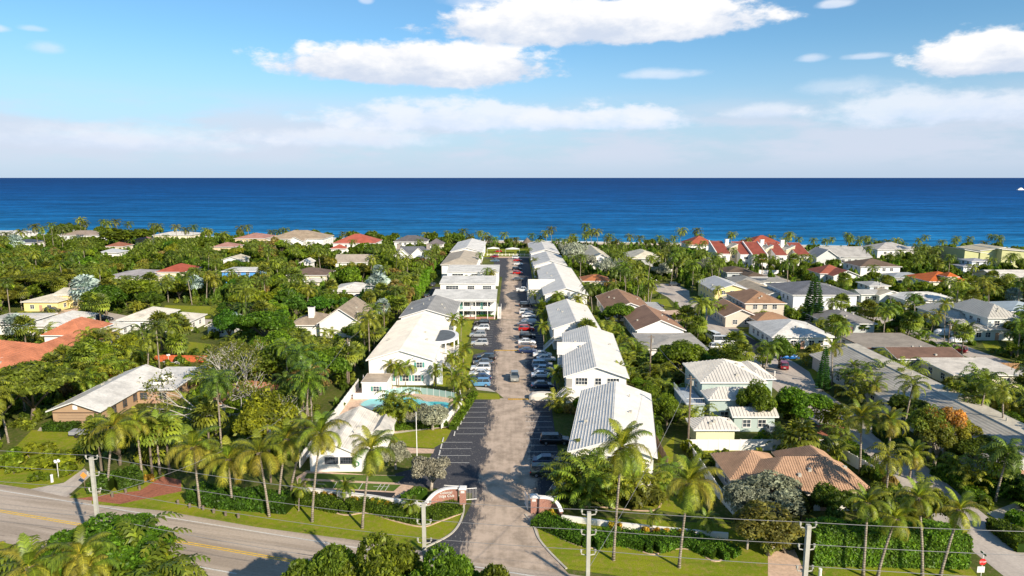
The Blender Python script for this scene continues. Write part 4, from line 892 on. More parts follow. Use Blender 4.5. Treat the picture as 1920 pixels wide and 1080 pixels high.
H('low house with bright white roof behind the tall palms', 'the low white roof behind tall palms', (1698, 1806, 563), 3.2, 15, 1.7, wall=WH, roof=(.76, .75, .72))
bb = H('large two-storey house with seamed grey metal roof and small cupola, far right', 'the grey house with cupola', (1852, 1916, 596), 6.0, 18, 3.0, wall=(.70, .72, .68), roof=(.46, .45, .42), rk='metal', ribs=(.9, .1, .07), wings=((*hp(1792, 1850, 600, 3.6, 20), 3.6, 2.6, 'hip', dict(nwin=3)), (*hp(1815, 1915, 618, 3.1, 8), 3.1, 1.2, 'mono_back', dict(nwin=4))))
H('pale blue roof cut by the right edge', 'the pale blue roof', (1896, 1990, 584), 3.6, 16, 1.8, wall=WH, roof=(.42, .50, .56), rk='metal')
house('house', 'flat-roofed house with dark stained gravel roof and brown rim', 'the flat gravel roof', *hp(1622, 1760, 652, 3.0, 16), 3.0, 0, 'flat', wall=GREYW, roof=(.33, .29, .25), rk='shingle', nw=5, trim=(.16, .08, .06))
H('low house with long dark brown shingle roof and patio beside it', 'the long dark brown roof', (1682, 1812, 673), 3.0, 11, 1.4, 'gable_x', wall=(.62, .62, .60), roof=(.20, .12, .09), rk='shingle')
H('flat white roof of the house at the right behind a wooden fence', 'the flat white roof at the right', (1788, 1930, 703), 3.0, 13, .2, 'mono_back', wall=CREAM, roof=(.72, .67, .60))
lg = house('long_building', 'very long low building, grey slope with pale strip along its top', 'the very long grey building', 68.8, 77.4, 92, 153.5, 3.2, 1.9, 'mono_right', cat='building', wall=(.60, .58, .54), roof=(.46, .44, .40), rk='shingle', nw=3, trim=(.5, .5, .5), vis=False)
volume(lg, 8.62, 11.6, 0, 63, 5.25, .15, 'mono_right', oh=.1, roof=(.62, .57, .48), rk='white', trim=(.6, .56, .5))
roof_vents(lg, [(10, 12, 5.4), (10.1, 24, 5.4), (9.9, 38, 5.4)])
VIS += [(1770, 745, 1920, 812, 95), (1580, 655, 1700, 700, 130)]
gh = house('house', 'grey-green two-storey house with seamed silver metal hip roof', 'the silver metal-roofed house', 34.9, 47.4, 122.1, 135.5, 6.1, 2.6, 'hip', wall=(.42, .50, .46), roof=(.60, .58, .55), rk='metal', ribs=(.6, .07, .08), nw=2, oh=.5,
      wings=((45, 50.5, 126, 137, 5.6, 1.3, 'hip', dict(nwin=0)), (34.9, 44.5, 116.7, 122.0, 4.6, 1.5, 'hip', dict(nwin=2)), (38, 46, 112.6, 116.4, 2.9, 1.1, 'gable_x', dict(nwin=2))))
b = MB(); b.box(-3.4, -.1, -4, 5.5, 0, 3.2); link('terrace', b.mesh('terrace', 'wall'), gh, color=(.40, .48, .46))
b = MB(); b.box(-3.6, -.05, -4.2, 5.7, 3.2, 3.32); link('terrace_deck', b.mesh('terrace_deck', 'roof_white'), gh, color=(.42, .48, .55))
railing(gh, [(-3.5, 5.6, 3.32), (-3.5, -4.1, 3.32), (-.2, -4.1, 3.32)], 0, sp=.4)
house('garage', 'pale yellow garage with silver metal hip roof behind the white fence', 'the pale yellow garage', 29.7, 37.2, 106.4, 111.8, 2.9, 1.3, 'hip', cat='garage', wall=(.66, .66, .42), roof=(.60, .58, .55), rk='metal', ribs=(.6, .07, .07), nw=0, sides=False)
house('house', 'near house with orange-tan tiled hip roofs and pale ridge caps', 'the near tan tiled house', 32.5, 47.6, 84.0, 93.5, 2.9, 2.9, 'hip', wall=(.62, .60, .56), roof=(.47, .30, .20), rk='tile', ribs=(.34, .17, .06), nw=4, trim=(.55, .42, .30),
      wings=((39, 46.9, 86.5, 97.3, 2.95, 2.6, 'hip', dict(nwin=1)), (29.8, 38.5, 88, 97.0, 2.8, 2.3, 'hip', dict(nwin=1))))

# ------------------------------------------------------------------ tiki hut and beach fence
th = thing('beach_hut', 'thatched palm-leaf hut at the end of the drive above the beach', 'hut', (9.4, 424, .4))
b = MB(); n = 12; c = [(3.4 * math.cos(2 * math.pi * i / n), 3.4 * math.sin(2 * math.pi * i / n), 3.0) for i in range(n)]
for i in range(n): b.face([c[i], c[(i + 1) % n], (0, 0, 6.4)]); b.face([c[(i + 1) % n], c[i], (0, 0, 2.7)])
link('thatch', b.mesh('thatch', 'bark'), th)
for i in range(0, n, 3): q = MB(); q.tube([(c[i][0] * .8, c[i][1] * .8, 0), (c[i][0] * .8, c[i][1] * .8, 3.2)], .14, 6); link('post', q.mesh('post', 'pole_wood'), th)
bf = thing('beach_fence', 'low white fence between the lawn and the drive end', 'fence', (-14, 383, 0)); b = MB()
for i in range(12): q = MB(); q.box(i * 2.1 - .15, i * 2.1 + .15, -.15, .15, 0, 1.2); link('post', q.mesh('post', 'paint'), bf, color=WH)
b.box(0, 23.1, -.05, .05, .8, .95); b.box(0, 23.1, -.05, .05, .4, .5); link('rail', b.mesh('rail', 'paint'), bf, color=WH)

# ------------------------------------------------------------------ fences, walls
def panel_fence(name, label, line, h, pw, mat='paint', col=WH, post=.12, px=False, ref=None, t=.06, gap=.0, cat='fence', panel_name='panel', hpost=None):
    L = [Vector((*(G(*p) if px else p), 0)) for p in line]; root = thing(name, label, cat, L[0])
    for a, c in zip(L, L[1:]):
        d = c - a; n = max(1, round(d.length / pw)); ang = math.atan2(d.y, d.x); w_ = d.length / n
        b = MB(); b.box(post / 2 + gap, w_ - post / 2 - gap, -t / 2, t / 2, .05, h); pm = b.mesh(panel_name, mat)
        q = MB(); q.box(-post / 2, post / 2, -post / 2, post / 2, 0, (hpost or h + .1)); qm = q.mesh('post', mat)
        for i in range(n):
            o = a + d * (i / n) - L[0]; link(panel_name, pm, root, o, ang, color=col); link('post', qm, root, o, ang, color=col)
        link('post', qm, root, c - L[0], ang, color=col)
    return root
f1 = [G(1288, 845), G(1563, 845), G(1600, 880)]
panel_fence('white_fence', 'tall white vinyl fence of plain panels behind the near tan tiled house', [G(1288, 845), (50.6, G(1288, 845)[1]), (53.0, 94.5)], 1.9, 1.75)
panel_fence('white_fence', 'white vinyl fence running beside the left side of the near tan tiled house', [G(1288, 845), (28.4, 88), (29.5, 78)], 1.8, 2.4)
panel_fence('white_wall', 'long white wall along the trees left of the pool deck', [(-32.2, 98), (-32.2, 138)], 1.9, 2.4, cat='wall', t=.12)
panel_fence('white_wall', 'low white wall across the deck behind the pool furniture', [(-31.5, 130.6), (-25.4, 130.8)], 1.3, 3, cat='wall', t=.2)
panel_fence('white_wall', 'white wall at the right end of the pool deck', [(-10.4, 131.5), (-9.6, 126), (-12.4, 114.5)], 1.5, 2.6, cat='wall', t=.12)
panel_fence('slat_fence', 'orange-red wooden slat fence behind the white lounge chairs', [G(290, 678), G(410, 680)], 1.7, .28, 'wood', (.55, .13, .05), .05, t=.03, gap=.0, panel_name='slat', hpost=1.6)
panel_fence('slat_fence', 'short orange-red fence beside the long white-roofed bungalow', [G(202, 716), G(222, 714)], 1.5, .28, 'wood', (.50, .12, .05), .05, t=.03, panel_name='slat', hpost=1.4)
panel_fence('wooden_fence', 'weathered brown wooden fence beside the hedge right of the nearest apartment building', [(23.6, 98), (23.9, 120)], 1.7, 1.8, 'wood', (.16, .11, .07))
panel_fence('wooden_fence', 'brown wooden fence around the patio of the flat white roof', [G(1757, 697), G(1850, 692), G(1910, 694)], 1.6, 1.2, 'wood', (.34, .20, .10))
panel_fence('white_wall', 'white boundary wall behind the cul-de-sac under palms', [G(1172, 526), G(1232, 526)], 1.7, 4, cat='wall', t=.2)
panel_fence('white_wall', 'white garden wall at the foot of the cream hip roof near the beach', [G(1190, 512), G(1260, 512)], 1.8, 5, cat='wall', t=.2)
panel_fence('white_wall', 'white wall in front of the townhouses', [G(1416, 514), G(1470, 514)], 1.8, 4, cat='wall', t=.2)
gf = panel_fence('mesh_fence', 'curved pale green mesh fence with white posts behind the pool', [tuple(p) for p in smooth_line([(-25.6, 132.4), (-22.5, 134.2), (-18.6, 133.9), (-14.6, 132.4), (-11.2, 130.6)], 3)], 1.35, 1.6, 'paint', (.30, .46, .42), .07, t=.02)
for o in gf.children:
    if o.name.startswith('post'): o.color = (.8, .8, .8, 1)
MARKS.append(('the pool', -18, 127, 8)); MARKS.append(('the white vinyl fence', 40, 100, 9))
# low white wall along the front hedge and curved brick entrance walls
def low_wall(name, label, line, h, t=.28, px=True, col=WH):
    L = [G(*p) for p in line] if px else line; root = thing(name, label, 'wall', (*L[0], 0)); b = MB()
    for a, c in zip(L, L[1:]):
        d = (Vector(c) - Vector(a)).normalized(); n = Vector((-d.y, d.x)) * t / 2
        b.slab([(a[0] - n.x - L[0][0], a[1] - n.y - L[0][1], h), (c[0] - n.x - L[0][0], c[1] - n.y - L[0][1], h), (c[0] + n.x - L[0][0], c[1] + n.y - L[0][1], h), (a[0] + n.x - L[0][0], a[1] + n.y - L[0][1], h)], h)
    link('wall', b.mesh('wall', 'wall'), root, color=col); return root
low_wall('garden_wall', 'low white garden wall behind the hedge left of the entrance sign', [(560, 927), (648, 936), (700, 943), (760, 953), (800, 960)], 1.1)
low_wall('garden_wall', 'low white garden wall running right from the right entrance wall', [(1053, 976), (1145, 988), (1235, 998), (1365, 1010)], .75)
def sign_wall(label, a, c, pil, text):
    """brick wall curving down from a brick pillar, white coping on top"""
    a, c, pil = Vector(a), Vector(c), Vector(pil); root = thing('entrance_wall', label, 'wall', (a.x, a.y, 0))
    N = 10; mid = (a + c) / 2; d = (c - a); nn = Vector((-d.y, d.x)).normalized(); s = 1 if (nn.y < 0) else -1
    pts = [a + d * (i / N) + nn * s * (-1.1) * math.sin(math.pi * i / N) for i in range(N + 1)]
    hs = [2.1 - 1.1 * (i / N) ** 1.6 for i in range(N + 1)]
    b = MB(); w_ = MB()
    for i in range(N):
        p, q = pts[i], pts[i + 1]; dd = (q - p).normalized(); n = Vector((-dd.y, dd.x))
        def quad(mb, t, z0a, z0b, z1a, z1b):
            P0, P1, Q0, Q1 = p - n * t - a, p + n * t - a, q - n * t - a, q + n * t - a
            mb.face([(P0.x, P0.y, z0a), (Q0.x, Q0.y, z0b), (Q0.x, Q0.y, z1b), (P0.x, P0.y, z1a)]); mb.face([(Q1.x, Q1.y, z0b), (P1.x, P1.y, z0a), (P1.x, P1.y, z1a), (Q1.x, Q1.y, z1b)])
            mb.face([(P0.x, P0.y, z1a), (Q0.x, Q0.y, z1b), (Q1.x, Q1.y, z1b), (P1.x, P1.y, z1a)])
        quad(b, .14, 0, 0, hs[i], hs[i + 1]); quad(w_, .24, hs[i] + .0, hs[i + 1] + .0, hs[i] + .2, hs[i + 1] + .2)
    link('brick_wall', b.mesh('brick_wall', 'brick'), root); link('coping', w_.mesh('coping', 'paint'), root, color=WH)
    pl = thing('entrance_pillar', label.replace('curved brick wall', 'square brick pillar with white cap'), 'pillar', (pil.x, pil.y, 0))
    q = MB(); q.box(-.42, .42, -.42, .42, 0, 2.15); link('shaft', q.mesh('shaft', 'brick'), pl)
    q = MB(); q.box(-.52, .52, -.52, .52, 2.155, 2.32); q.box(-.4, .4, -.4, .4, 2.32, 2.4); link('cap', q.mesh('cap', 'paint'), pl, color=WH)
    q = MB(); q.box(-.25, .25, -.45, -.422, 1.7, 2.0); link('number_plate', q.mesh('number_plate', 'paint'), pl, color=(.7, .68, .62))
    if text:
        for ln, z, i0 in (('Colonial', 1.42, 2.6), ('Ridge Club', .93, 2.9)):
            p, q_ = pts[2], pts[4]; dd = (pts[1] - pts[5]).normalized(); face = Vector((dd.y, -dd.x)); pos = (pts[3]) + face * .30 - a
            cu = bpy.data.curves.new('lettering', 'FONT'); cu.body = ln; cu.size = .5; cu.extrude = .02; cu.align_x = 'CENTER'
            tmp = bpy.data.objects.new('t', cu); COL.objects.link(tmp); dg = bpy.context.evaluated_depsgraph_get(); me = bpy.data.meshes.new_from_object(tmp.evaluated_get(dg)); bpy.data.objects.remove(tmp)
            me.materials.clear(); me.materials.append(MATS['paint']); o = link('lettering', me, root, (pos.x, pos.y, z), color=(.82, .8, .74)); o.rotation_euler = (rad(90), 0, math.atan2(dd.y, dd.x))
    return root
sign_wall('curved brick wall with white lettering left of the entrance', G(859, 943), G(799, 958), G(868, 944), True)
sign_wall('curved brick wall without lettering right of the entrance', G(1008, 962), G(1053, 976), G(1001, 960), False)
MARKS.append(('the lettered entrance wall', *G(835, 950), 3)); MARKS.append(('the right entrance wall', *G(1030, 965), 3))
def gate(label, a, c, h=1.7):
    a, c = Vector(a), Vector(c); root = thing('picket_gate', label, 'gate', (a.x, a.y, 0)); railing(root, [(0, 0, .08), ((c - a).x, (c - a).y, .08)], 0, h, .2, name='gate_frame'); return root
gate('white picket gate leaf swung open beside the left brick pillar', G(866, 940), G(894, 938)); gate('white picket fence behind the lettered entrance wall', G(833, 930), G(866, 932), 1.5)
gate('white picket gate leaf beside the right brick pillar', G(984, 945), G(990, 958)); gate('white picket fence running right from the right brick pillar', G(990, 945), G(1048, 950), 1.3)
stn = thing('outdoor_stair', 'white railed outside stair in front of the nearest apartment building', 'stair', (*G(1036, 935), 0))
steps(stn, (0, 0, 0), (3.2, 5.0, 2.7), (-.84, .54, 0), 14, 1.2, col=(.7, .72, .75))
# ------------------------------------------------------------------ vegetation meshes
def np_mesh(name, V, F4, mat, lv=None, F3=None, smooth=False):
    me = bpy.data.meshes.new(name); V = np.asarray(V, np.float32); faces = []
    n4 = len(F4) if F4 is not None else 0; n3 = len(F3) if F3 is not None else 0
    loops = []; starts = []; tot = 0
    if n4: loops.append(np.asarray(F4, np.int32).ravel())
    if n3: loops.append(np.asarray(F3, np.int32).ravel())
    L = np.concatenate(loops); st = np.concatenate([np.arange(n4) * 4, n4 * 4 + np.arange(n3) * 3]).astype(np.int32)
    me.vertices.add(len(V)); me.vertices.foreach_set('co', V.ravel()); me.loops.add(len(L)); me.loops.foreach_set('vertex_index', L)
    me.polygons.add(n4 + n3); me.polygons.foreach_set('loop_start', st)
    me.materials.append(MATS[mat]); me.update(calc_edges=True); me.validate()
    if lv is not None and len(lv) == len(me.vertices):
        a = me.attributes.new('lv', 'FLOAT', 'POINT'); a.data.foreach_set('value', np.asarray(lv, np.float32))
    if smooth: me.polygons.foreach_set('use_smooth', [True] * len(me.polygons))
    return me
def ico():
    bm = bmesh.new(); bmesh.ops.create_icosphere(bm, subdivisions=1, radius=1); V = np.array([v.co[:] for v in bm.verts]); F = np.array([[v.index for v in f.verts] for f in bm.faces]); bm.free(); return V, F
IV, IF = ico()
def crown_arrays(seed, R, H, z0, nb, nl, leaf, spread=1.0, flat=0.0, core=0.80, jit=.65, bs=.34):
    """blobs of leaves: returns verts, quads, tris, lv. R crown radius, H crown height above z0"""
    r = np.random.RandomState(seed); C = []; B = []
    for i in range(nb):
        a = r.rand() * 6.283; q = math.sqrt(r.rand()) * (0.72 if i else 0.0); h = r.rand()
        rb = R * (bs + 0.16 * r.rand()) * (1 - .35 * q * (1 - flat))
        zz = z0 + H * (0.28 + 0.50 * (1 - q * q) * (0.25 + 0.75 * h) + flat * .15)
        C.append((math.cos(a) * q * R * spread, math.sin(a) * q * R * spread, zz)); B.append((rb, rb, rb * min(1.0, H / R * (.8 - .45 * flat))))
    C = np.array(C); B = np.array(B)
    bi = r.randint(0, nb, nl); d = r.normal(size=(nl, 3)); d[:, 2] = np.abs(d[:, 2]) * 0.9 - 0.28 * r.rand(nl); d /= np.linalg.norm(d, axis=1)[:, None]
    rr = 0.78 + 0.30 * r.rand(nl) ** .7
    p = C[bi] + d * B[bi] * rr[:, None]
    keep = np.ones(nl, bool)
    for k in range(nb):
        dist = np.linalg.norm((p - C[k]) / B[k], axis=1); keep &= ~((dist < .72) & (bi != k))
    p = p[keep]; d = d[keep]; n = len(p)
    nrm = d * .8 + r.normal(size=(n, 3)) * jit + np.array([0, 0, .25]); nrm /= np.linalg.norm(nrm, axis=1)[:, None]
    t = np.cross(nrm, r.normal(size=(n, 3))); t /= np.linalg.norm(t, axis=1)[:, None]; b = np.cross(nrm, t)
    s = leaf * (.55 + .8 * r.rand(n))[:, None]
    V = np.stack([p - t * s * .8, p - b * s * .42 + nrm * s * .12, p + t * s * .8, p + b * s * .42 + nrm * s * .12], 1).reshape(-1, 3)
    F4 = np.arange(n * 4).reshape(-1, 4); lv = np.repeat(r.rand(n), 4)
    CV = []; CF = []; o = len(V)
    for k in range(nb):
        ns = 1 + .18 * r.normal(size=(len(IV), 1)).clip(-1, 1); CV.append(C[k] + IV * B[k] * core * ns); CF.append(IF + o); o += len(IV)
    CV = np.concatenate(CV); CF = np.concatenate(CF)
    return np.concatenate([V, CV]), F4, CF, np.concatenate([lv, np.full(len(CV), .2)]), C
def trunk_mesh(seed, H, r0, tips, mat='bark', fork=.45, lean=.3):
    r = random.Random(seed); b = MB(); f = Vector((r.uniform(-lean, lean), r.uniform(-lean, lean), H * fork))
    b.tube([(0, 0, -.3), tuple(f * .5 + Vector((r.uniform(-.1, .1), 0, 0))), tuple(f)], [r0 * 1.25, r0, r0 * .85], 7)
    for t in tips:
        t = Vector(t); m = f.lerp(t, .5) + Vector((r.uniform(-.3, .3), r.uniform(-.3, .3), .3)); b.tube([tuple(f * .96), tuple(m), tuple(t)], [r0 * .6, r0 * .38, r0 * .15], 5)
    return b.mesh('trunk', mat, True)
TREES = {}
def make_variant(key, seed, R, H, z0, nb, nl, leaf, trunk_r=.22, fork=.35, mat='bark', lm='leaf', **k):
    V, F4, F3, lv, C = crown_arrays(seed, R, H, z0, nb, nl, leaf, **k)
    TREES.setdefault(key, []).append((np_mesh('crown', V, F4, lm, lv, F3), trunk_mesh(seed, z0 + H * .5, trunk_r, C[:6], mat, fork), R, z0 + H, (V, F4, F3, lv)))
for i in range(4): make_variant('round', 10 + i, 4.0, 5.4, 1.4, 15, 7000, .25, bs=.27)
for i in range(4): make_variant('spread', 20 + i, 5.4, 4.6, 2.2, 20, 7500, .27, flat=1.0, bs=.26)
for i in range(3): make_variant('loose', 30 + i, 3.8, 5.0, 2.0, 14, 4200, .26, core=.35, jit=.9, mat='bark_pale', bs=.25)
for i in range(3): make_variant('silver', 40 + i, 3.2, 4.4, .8, 18, 6500, .19, core=.45, jit=1.1, mat='bark_pale', lm='leaf_pale', bs=.24)
for i in range(4): make_variant('far_round', 50 + i, 4.0, 5.4, 1.0, 10, 1500, .60)
for i in range(3): make_variant('far_spread', 60 + i, 5.2, 4.6, 1.8, 12, 1700, .62, flat=1.0)
for i in range(4): make_variant('bush', 70 + i, 1.3, 1.7, -.5, 5, 620, .26, trunk_r=.06)
for i in range(3): make_variant('tall', 80 + i, 2.4, 7.5, 1.0, 13, 2600, .34, spread=.7)
for i in range(2): make_variant('large', 90 + i, 6.8, 8.2, 3.4, 42, 30000, .24, trunk_r=.4, core=.55, jit=1.0, bs=.10)
for i in range(3): make_variant('far_loose', 97 + i, 3.6, 5.6, 1.6, 9, 1300, .5, core=.5, jit=.9)
for i in range(4): make_variant('mass', 120 + i, 4.0, 5.4, 1.0, 8, 620, .92)
for i in range(3): make_variant('far_bush', 95 + i, 1.6, 2.0, -.7, 3, 90, .62)

# --- palms
def frond_arrays(L=4.3, e0=60, droop=1.0, nl=44, lw=.065, ll=1.0, seed=0, hang=.5, side=0.0):
    r = np.random.RandomState(seed); V = []; F3 = []; F4 = []; lv = []
    N = 9; pts = []; a = rad(e0); p = np.array([0., 0., 0.]); seg = L / (N - 1)
    for i in range(N):
        pts.append(p.copy()); p = p + np.array([math.cos(a), side * i / N * .5, math.sin(a)]) * seg; a -= droop * rad(17) * (.5 + i / N)
    pts = np.array(pts)
    for i in range(N - 1):                       # rachis
        w_ = .055 * (1 - i / N) + .012; k = len(V)
        V += [pts[i] + (0, w_, 0), pts[i] + (0, -w_, 0), pts[i + 1] + (0, -w_ * .85, 0), pts[i + 1] + (0, w_ * .85, 0)]; F4.append([k, k + 1, k + 2, k + 3]); lv += [.95] * 4
    for i in range(nl):
        t = .10 + .90 * (i + .5) / nl; f = t * (N - 1); j = min(int(f), N - 2); q = pts[j] + (pts[j + 1] - pts[j]) * (f - j); d = pts[j + 1] - pts[j]; d = d / np.linalg.norm(d)
        l = ll * (math.sin(math.pi * min(1, t * .86 + .12)) ** .6) * (.85 + .3 * r.rand())
        for s in (-1, 1):
            o = d * .55 + np.array([0, s * .8, 0]) + np.array([0, 0, .12]); o /= np.linalg.norm(o); m = q + o * l * .5; e = m + (o + np.array([0, 0, -hang * 1.6 - .4 * r.rand()])) * l * .42
            k = len(V); w_ = d * lw / 2; V += [q - w_, q + w_, m + w_ * 1.1, m - w_ * 1.1, e]; F4.append([k, k + 1, k + 2, k + 3]); F3.append([k + 3, k + 2, k + 4]); lv += [r.rand() * .8] * 5
    return np.array(V), np.array(F4), np.array(F3), np.array(lv)
FR = []      # (mesh, elevation class)
for i, (e0, dr, L) in enumerate(((78, .55, 3.6), (66, .8, 4.2), (52, 1.0, 4.6), (40, 1.15, 4.7), (24, 1.25, 4.6), (6, 1.3, 4.3), (-18, 1.15, 3.9), (-34, .8, 3.2))):
    for k in range(2):
        V, F4, F3, lv = frond_arrays(L, e0, dr, seed=i * 3 + k, hang=.45 + .09 * i, side=(k - .5) * .6); FR.append(np_mesh('frond', V, F4, 'frond', lv, F3))
def rotz(V, a): c, s = math.cos(a), math.sin(a); return V @ np.array([[c, s, 0], [-s, c, 0], [0, 0, 1]])
def join(parts):
    V = []; F4 = []; F3 = []; lv = []; o = 0
    for v, f4, f3, l in parts:
        V.append(v); lv.append(l)
        if f4 is not None and len(f4): F4.append(f4 + o)
        if f3 is not None and len(f3): F3.append(f3 + o)
        o += len(v)
    return np.concatenate(V), np.concatenate(F4) if F4 else None, np.concatenate(F3) if F3 else None, np.concatenate(lv)
PALM_CROWN = []
for s in range(5):
    r = random.Random(s); parts = []
    for i in range(19):
        e0 = 75 - 105 * (i / 18) ** 1.1; v, a, b_, l = frond_arrays(3.4 + .8 * math.sin(math.pi * min(1, i / 14)), e0, 1.0 + .2 * r.random(), nl=11, lw=.22, ll=.8, seed=i + s * 30, hang=.7)
        parts.append((rotz(v, i * 2.4 + r.uniform(-.3, .3)), a, b_, l))
    V, F4, F3, lv = join(parts); PALM_CROWN.append((np_mesh('crown', V, F4, 'frond', lv, F3), (V, F4, F3, lv)))
def fan_arrays(seed, R=1.9, n=34, k=7):
    r = np.random.RandomState(seed); parts = []
    for i in range(n):
        a = i * 2.4; e = rad(85 - 130 * (i / n) ** .9); pl = R * (.45 + .15 * r.rand()); V = []; F3 = []; fr = R * (.55 + .15 * r.rand())
        V.append((0, 0, 0)); V.append((pl, .03, 0)); V.append((pl, -.03, 0)); F3.append([0, 1, 2]); F4 = []
        for j in range(k):
            t0 = rad(-75 + 150 * j / k); t1 = rad(-75 + 150 * (j + .8) / k); q = len(V); V += [(pl - .1, 0, 0), (pl + fr * math.cos(t0), fr * math.sin(t0), -.12 * fr * r.rand()), (pl + fr * math.cos(t1), fr * math.sin(t1), .08)]; F3.append([q, q + 1, q + 2])
            V.append(((pl + fr * 1.2 * math.cos((t0 + t1) / 2)), fr * 1.2 * math.sin((t0 + t1) / 2), -.35 * fr)); F3.append([q + 1, q + 3, q + 2])
        V = np.array(V); c, s = math.cos(-e), math.sin(-e); V = V @ np.array([[c, 0, -s], [0, 1, 0], [s, 0, c]]); V = rotz(V, a); parts.append((V, None, np.array(F3), np.repeat(r.rand(), len(V))))
    return join(parts)
FAN = []; FANS = []
for s in range(3):
    V, F4, F3, lv = fan_arrays(s); FAN.append(np_mesh('crown', V, F4 if F4 is not None else [], 'frond', lv, F3)); FANS.append(np_mesh('crown', V, [], 'leaf_pale', lv, F3))
ARECA = []
for s in range(4):        # feathery clump rising from the ground
    r = random.Random(s); parts = []
    for i in range(26):
        v, a, b_, l = frond_arrays(2.6 + r.random(), 82 - 40 * r.random(), 1.1, nl=12, lw=.16, ll=.62, seed=i + s * 40, hang=.5)
        v = rotz(v, r.uniform(0, 6.28)) + np.array([r.uniform(-.9, .9), r.uniform(-.9, .9), r.uniform(-.1, 2.4)]); parts.append((v, a, b_, l))
    V, F4, F3, lv = join(parts); ARECA.append((np_mesh('leaves', V, F4, 'frond', lv, F3), (V, F4, F3, lv)))
# norfolk pine
def pine_parts(seed, H=14):
    r = random.Random(seed); b = MB(); b.tube([(0, 0, -.2), (0, 0, H)], [.22, .04], 6); rs = np.random.RandomState(seed); P_ = []; D_ = []
    z = 1.2
    while z < H - .3:
        f = 1 - z / H; L = .45 + 3.0 * f ** .8
        for k in range(6):
            a = k * 1.047 + z * 1.7 + r.uniform(-.15, .15)
            b.tube([(0, 0, z), (L * .6 * math.cos(a), L * .6 * math.sin(a), z + .05), (L * math.cos(a), L * math.sin(a), z + .25)], [.035, .025, .01], 3, cap=False)
            for q in range(int(L * 30)):
                t = .15 + .85 * rs.rand(); P_.append((L * t * math.cos(a) + rs.normal() * .10, L * t * math.sin(a) + rs.normal() * .10, z + .05 + .22 * t + rs.normal() * .06)); D_.append((math.cos(a + rs.normal() * .7), math.sin(a + rs.normal() * .7), rs.normal() * .3))
        z += .62
    P_ = np.array(P_); D_ = np.array(D_); n = len(P_); D_ /= np.linalg.norm(D_, axis=1)[:, None]; u = np.cross(D_, rs.normal(size=(n, 3))); u /= np.linalg.norm(u, axis=1)[:, None]
    V = np.stack([P_ - D_ * .30, P_ - u * .13, P_ + D_ * .32, P_ + u * .13], 1).reshape(-1, 3)
    return np_mesh('needles', V, np.arange(n * 4).reshape(-1, 4), 'leaf', np.repeat(rs.rand(n), 4)), b.mesh('trunk', 'bark')
PINES = [pine_parts(1), pine_parts(2)]
PT = {}
def palm_trunk(h, lx, ly, curve, r0=.19, mat='palm_bark', seed=0):
    b = MB(); pts = []; rs = []; n = 8
    for i in range(n + 1):
        t = i / n; s = t * t * (1 - curve) + t * curve; pts.append((lx * s, ly * s, h * t - (.2 if i == 0 else 0))); rs.append(r0 * (1.45 if i == 0 else 1.0 - .35 * t))
    b.tube(pts, rs, 7); return b.mesh('trunk', mat, True)

# ------------------------------------------------------------------ planting registers: items get labels at the end
ITEMS = []     # (root, kind phrase, adjective list, x, y)
def reg(root, phrase, x, y, size): ITEMS.append([root, phrase, x, y, size])
GRN = [(.10, .165, .012), (.13, .19, .014), (.155, .205, .016), (.175, .215, .018), (.06, .12, .012), (.18, .185, .03), (.12, .18, .014), (.19, .145, .05), (.075, .14, .02)]
def shade(c): s = sum(c); return 'silvery' if c[2] > .2 else 'brownish' if c[0] > c[1] * 1.15 else 'dark green' if s < .24 else 'yellow-green' if c[0] > .16 else 'mid green'
def tree(kind, x, y, h, w_, col, seed=0, phrase=None, name='broadleaf_tree', cat='tree', noocc=False, rz=None):
    vs_ = TREES[kind]; cm, tm, R, H, _ = vs_[seed % len(vs_)]
    root = thing(name, '', cat, (x, y, 0), (seed * 1.7) % 6.28 if rz is None else rz, None, (w_ / 2 / R, w_ / 2 / R, h / H))
    link('trunk', tm, root); link('crown', cm, root, color=col)
    big = 'large ' if w_ > 9.5 else 'small ' if w_ < 4.5 else ''
    reg(root, phrase or f"{big}{shade(col)} {'spreading ' if 'spread' in kind else 'slender ' if kind == 'tall' else 'rounded ' if 'round' in kind else ''}tree", x, y, w_); return root
PCOL = [(.11, .155, .014), (.15, .19, .018), (.20, .22, .022), (.08, .12, .015)]
YLW = (.25, .24, .03)
def near_palm(bx, by, cx, cy, seed=0, scale=1.0, yellow=.3, r0=.17, phrase='coconut palm', lean_note=None, wind=.55):
    x, y = G(bx, by); h = HT(x, y, cy); depth = P(x, y, h); lx = (cx - depth[0]) / (FPX / (y * FW[1] + (h - CAM_H) * FW[2]))
    r = random.Random(seed); root = thing('coconut_palm', '', 'palm tree', (x, y, 0)); tr = link('trunk', palm_trunk(h, lx, 0, .5 + .4 * r.random(), r0), root)
    n = r.choice((18, 21, 23, 25)); scale *= r.uniform(.88, 1.1)
    for i in range(n):
        k = min(15, int(i / n * 16)); a = i * 2.399 + r.uniform(-.25, .25); a -= wind * math.sin(a) * .55         # the sea wind bends the fronds towards +x
        yl = r.random() < yellow * (i / n + .1) * 1.6; c = YLW if yl else PCOL[r.randrange(3)]
        s = scale * r.uniform(.88, 1.1); o = link('frond', FR[k], root, (lx, 0, h - .1), a, (s, s, s), color=c)
    if yellow > .15:
        b = MB(); 
        for q in range(7):
            aa = q * .9; b.tube([(.26 * math.cos(aa), .26 * math.sin(aa), -.35 - .1 * (q % 2)), (.26 * math.cos(aa), .26 * math.sin(aa), -.05)], [.13, .13], 5)
        link('coconut', b.mesh('coconuts', 'bark'), root, (lx, 0, h), kind='stuff')
    lean = 'leaning ' if abs(lx) > 1.8 else ''; size = 'very tall ' if h > 13 else 'tall ' if h > 9.5 else 'short ' if h < 6 else ''
    reg(root, f'{size}{lean}{phrase}', x, y, 6); return root
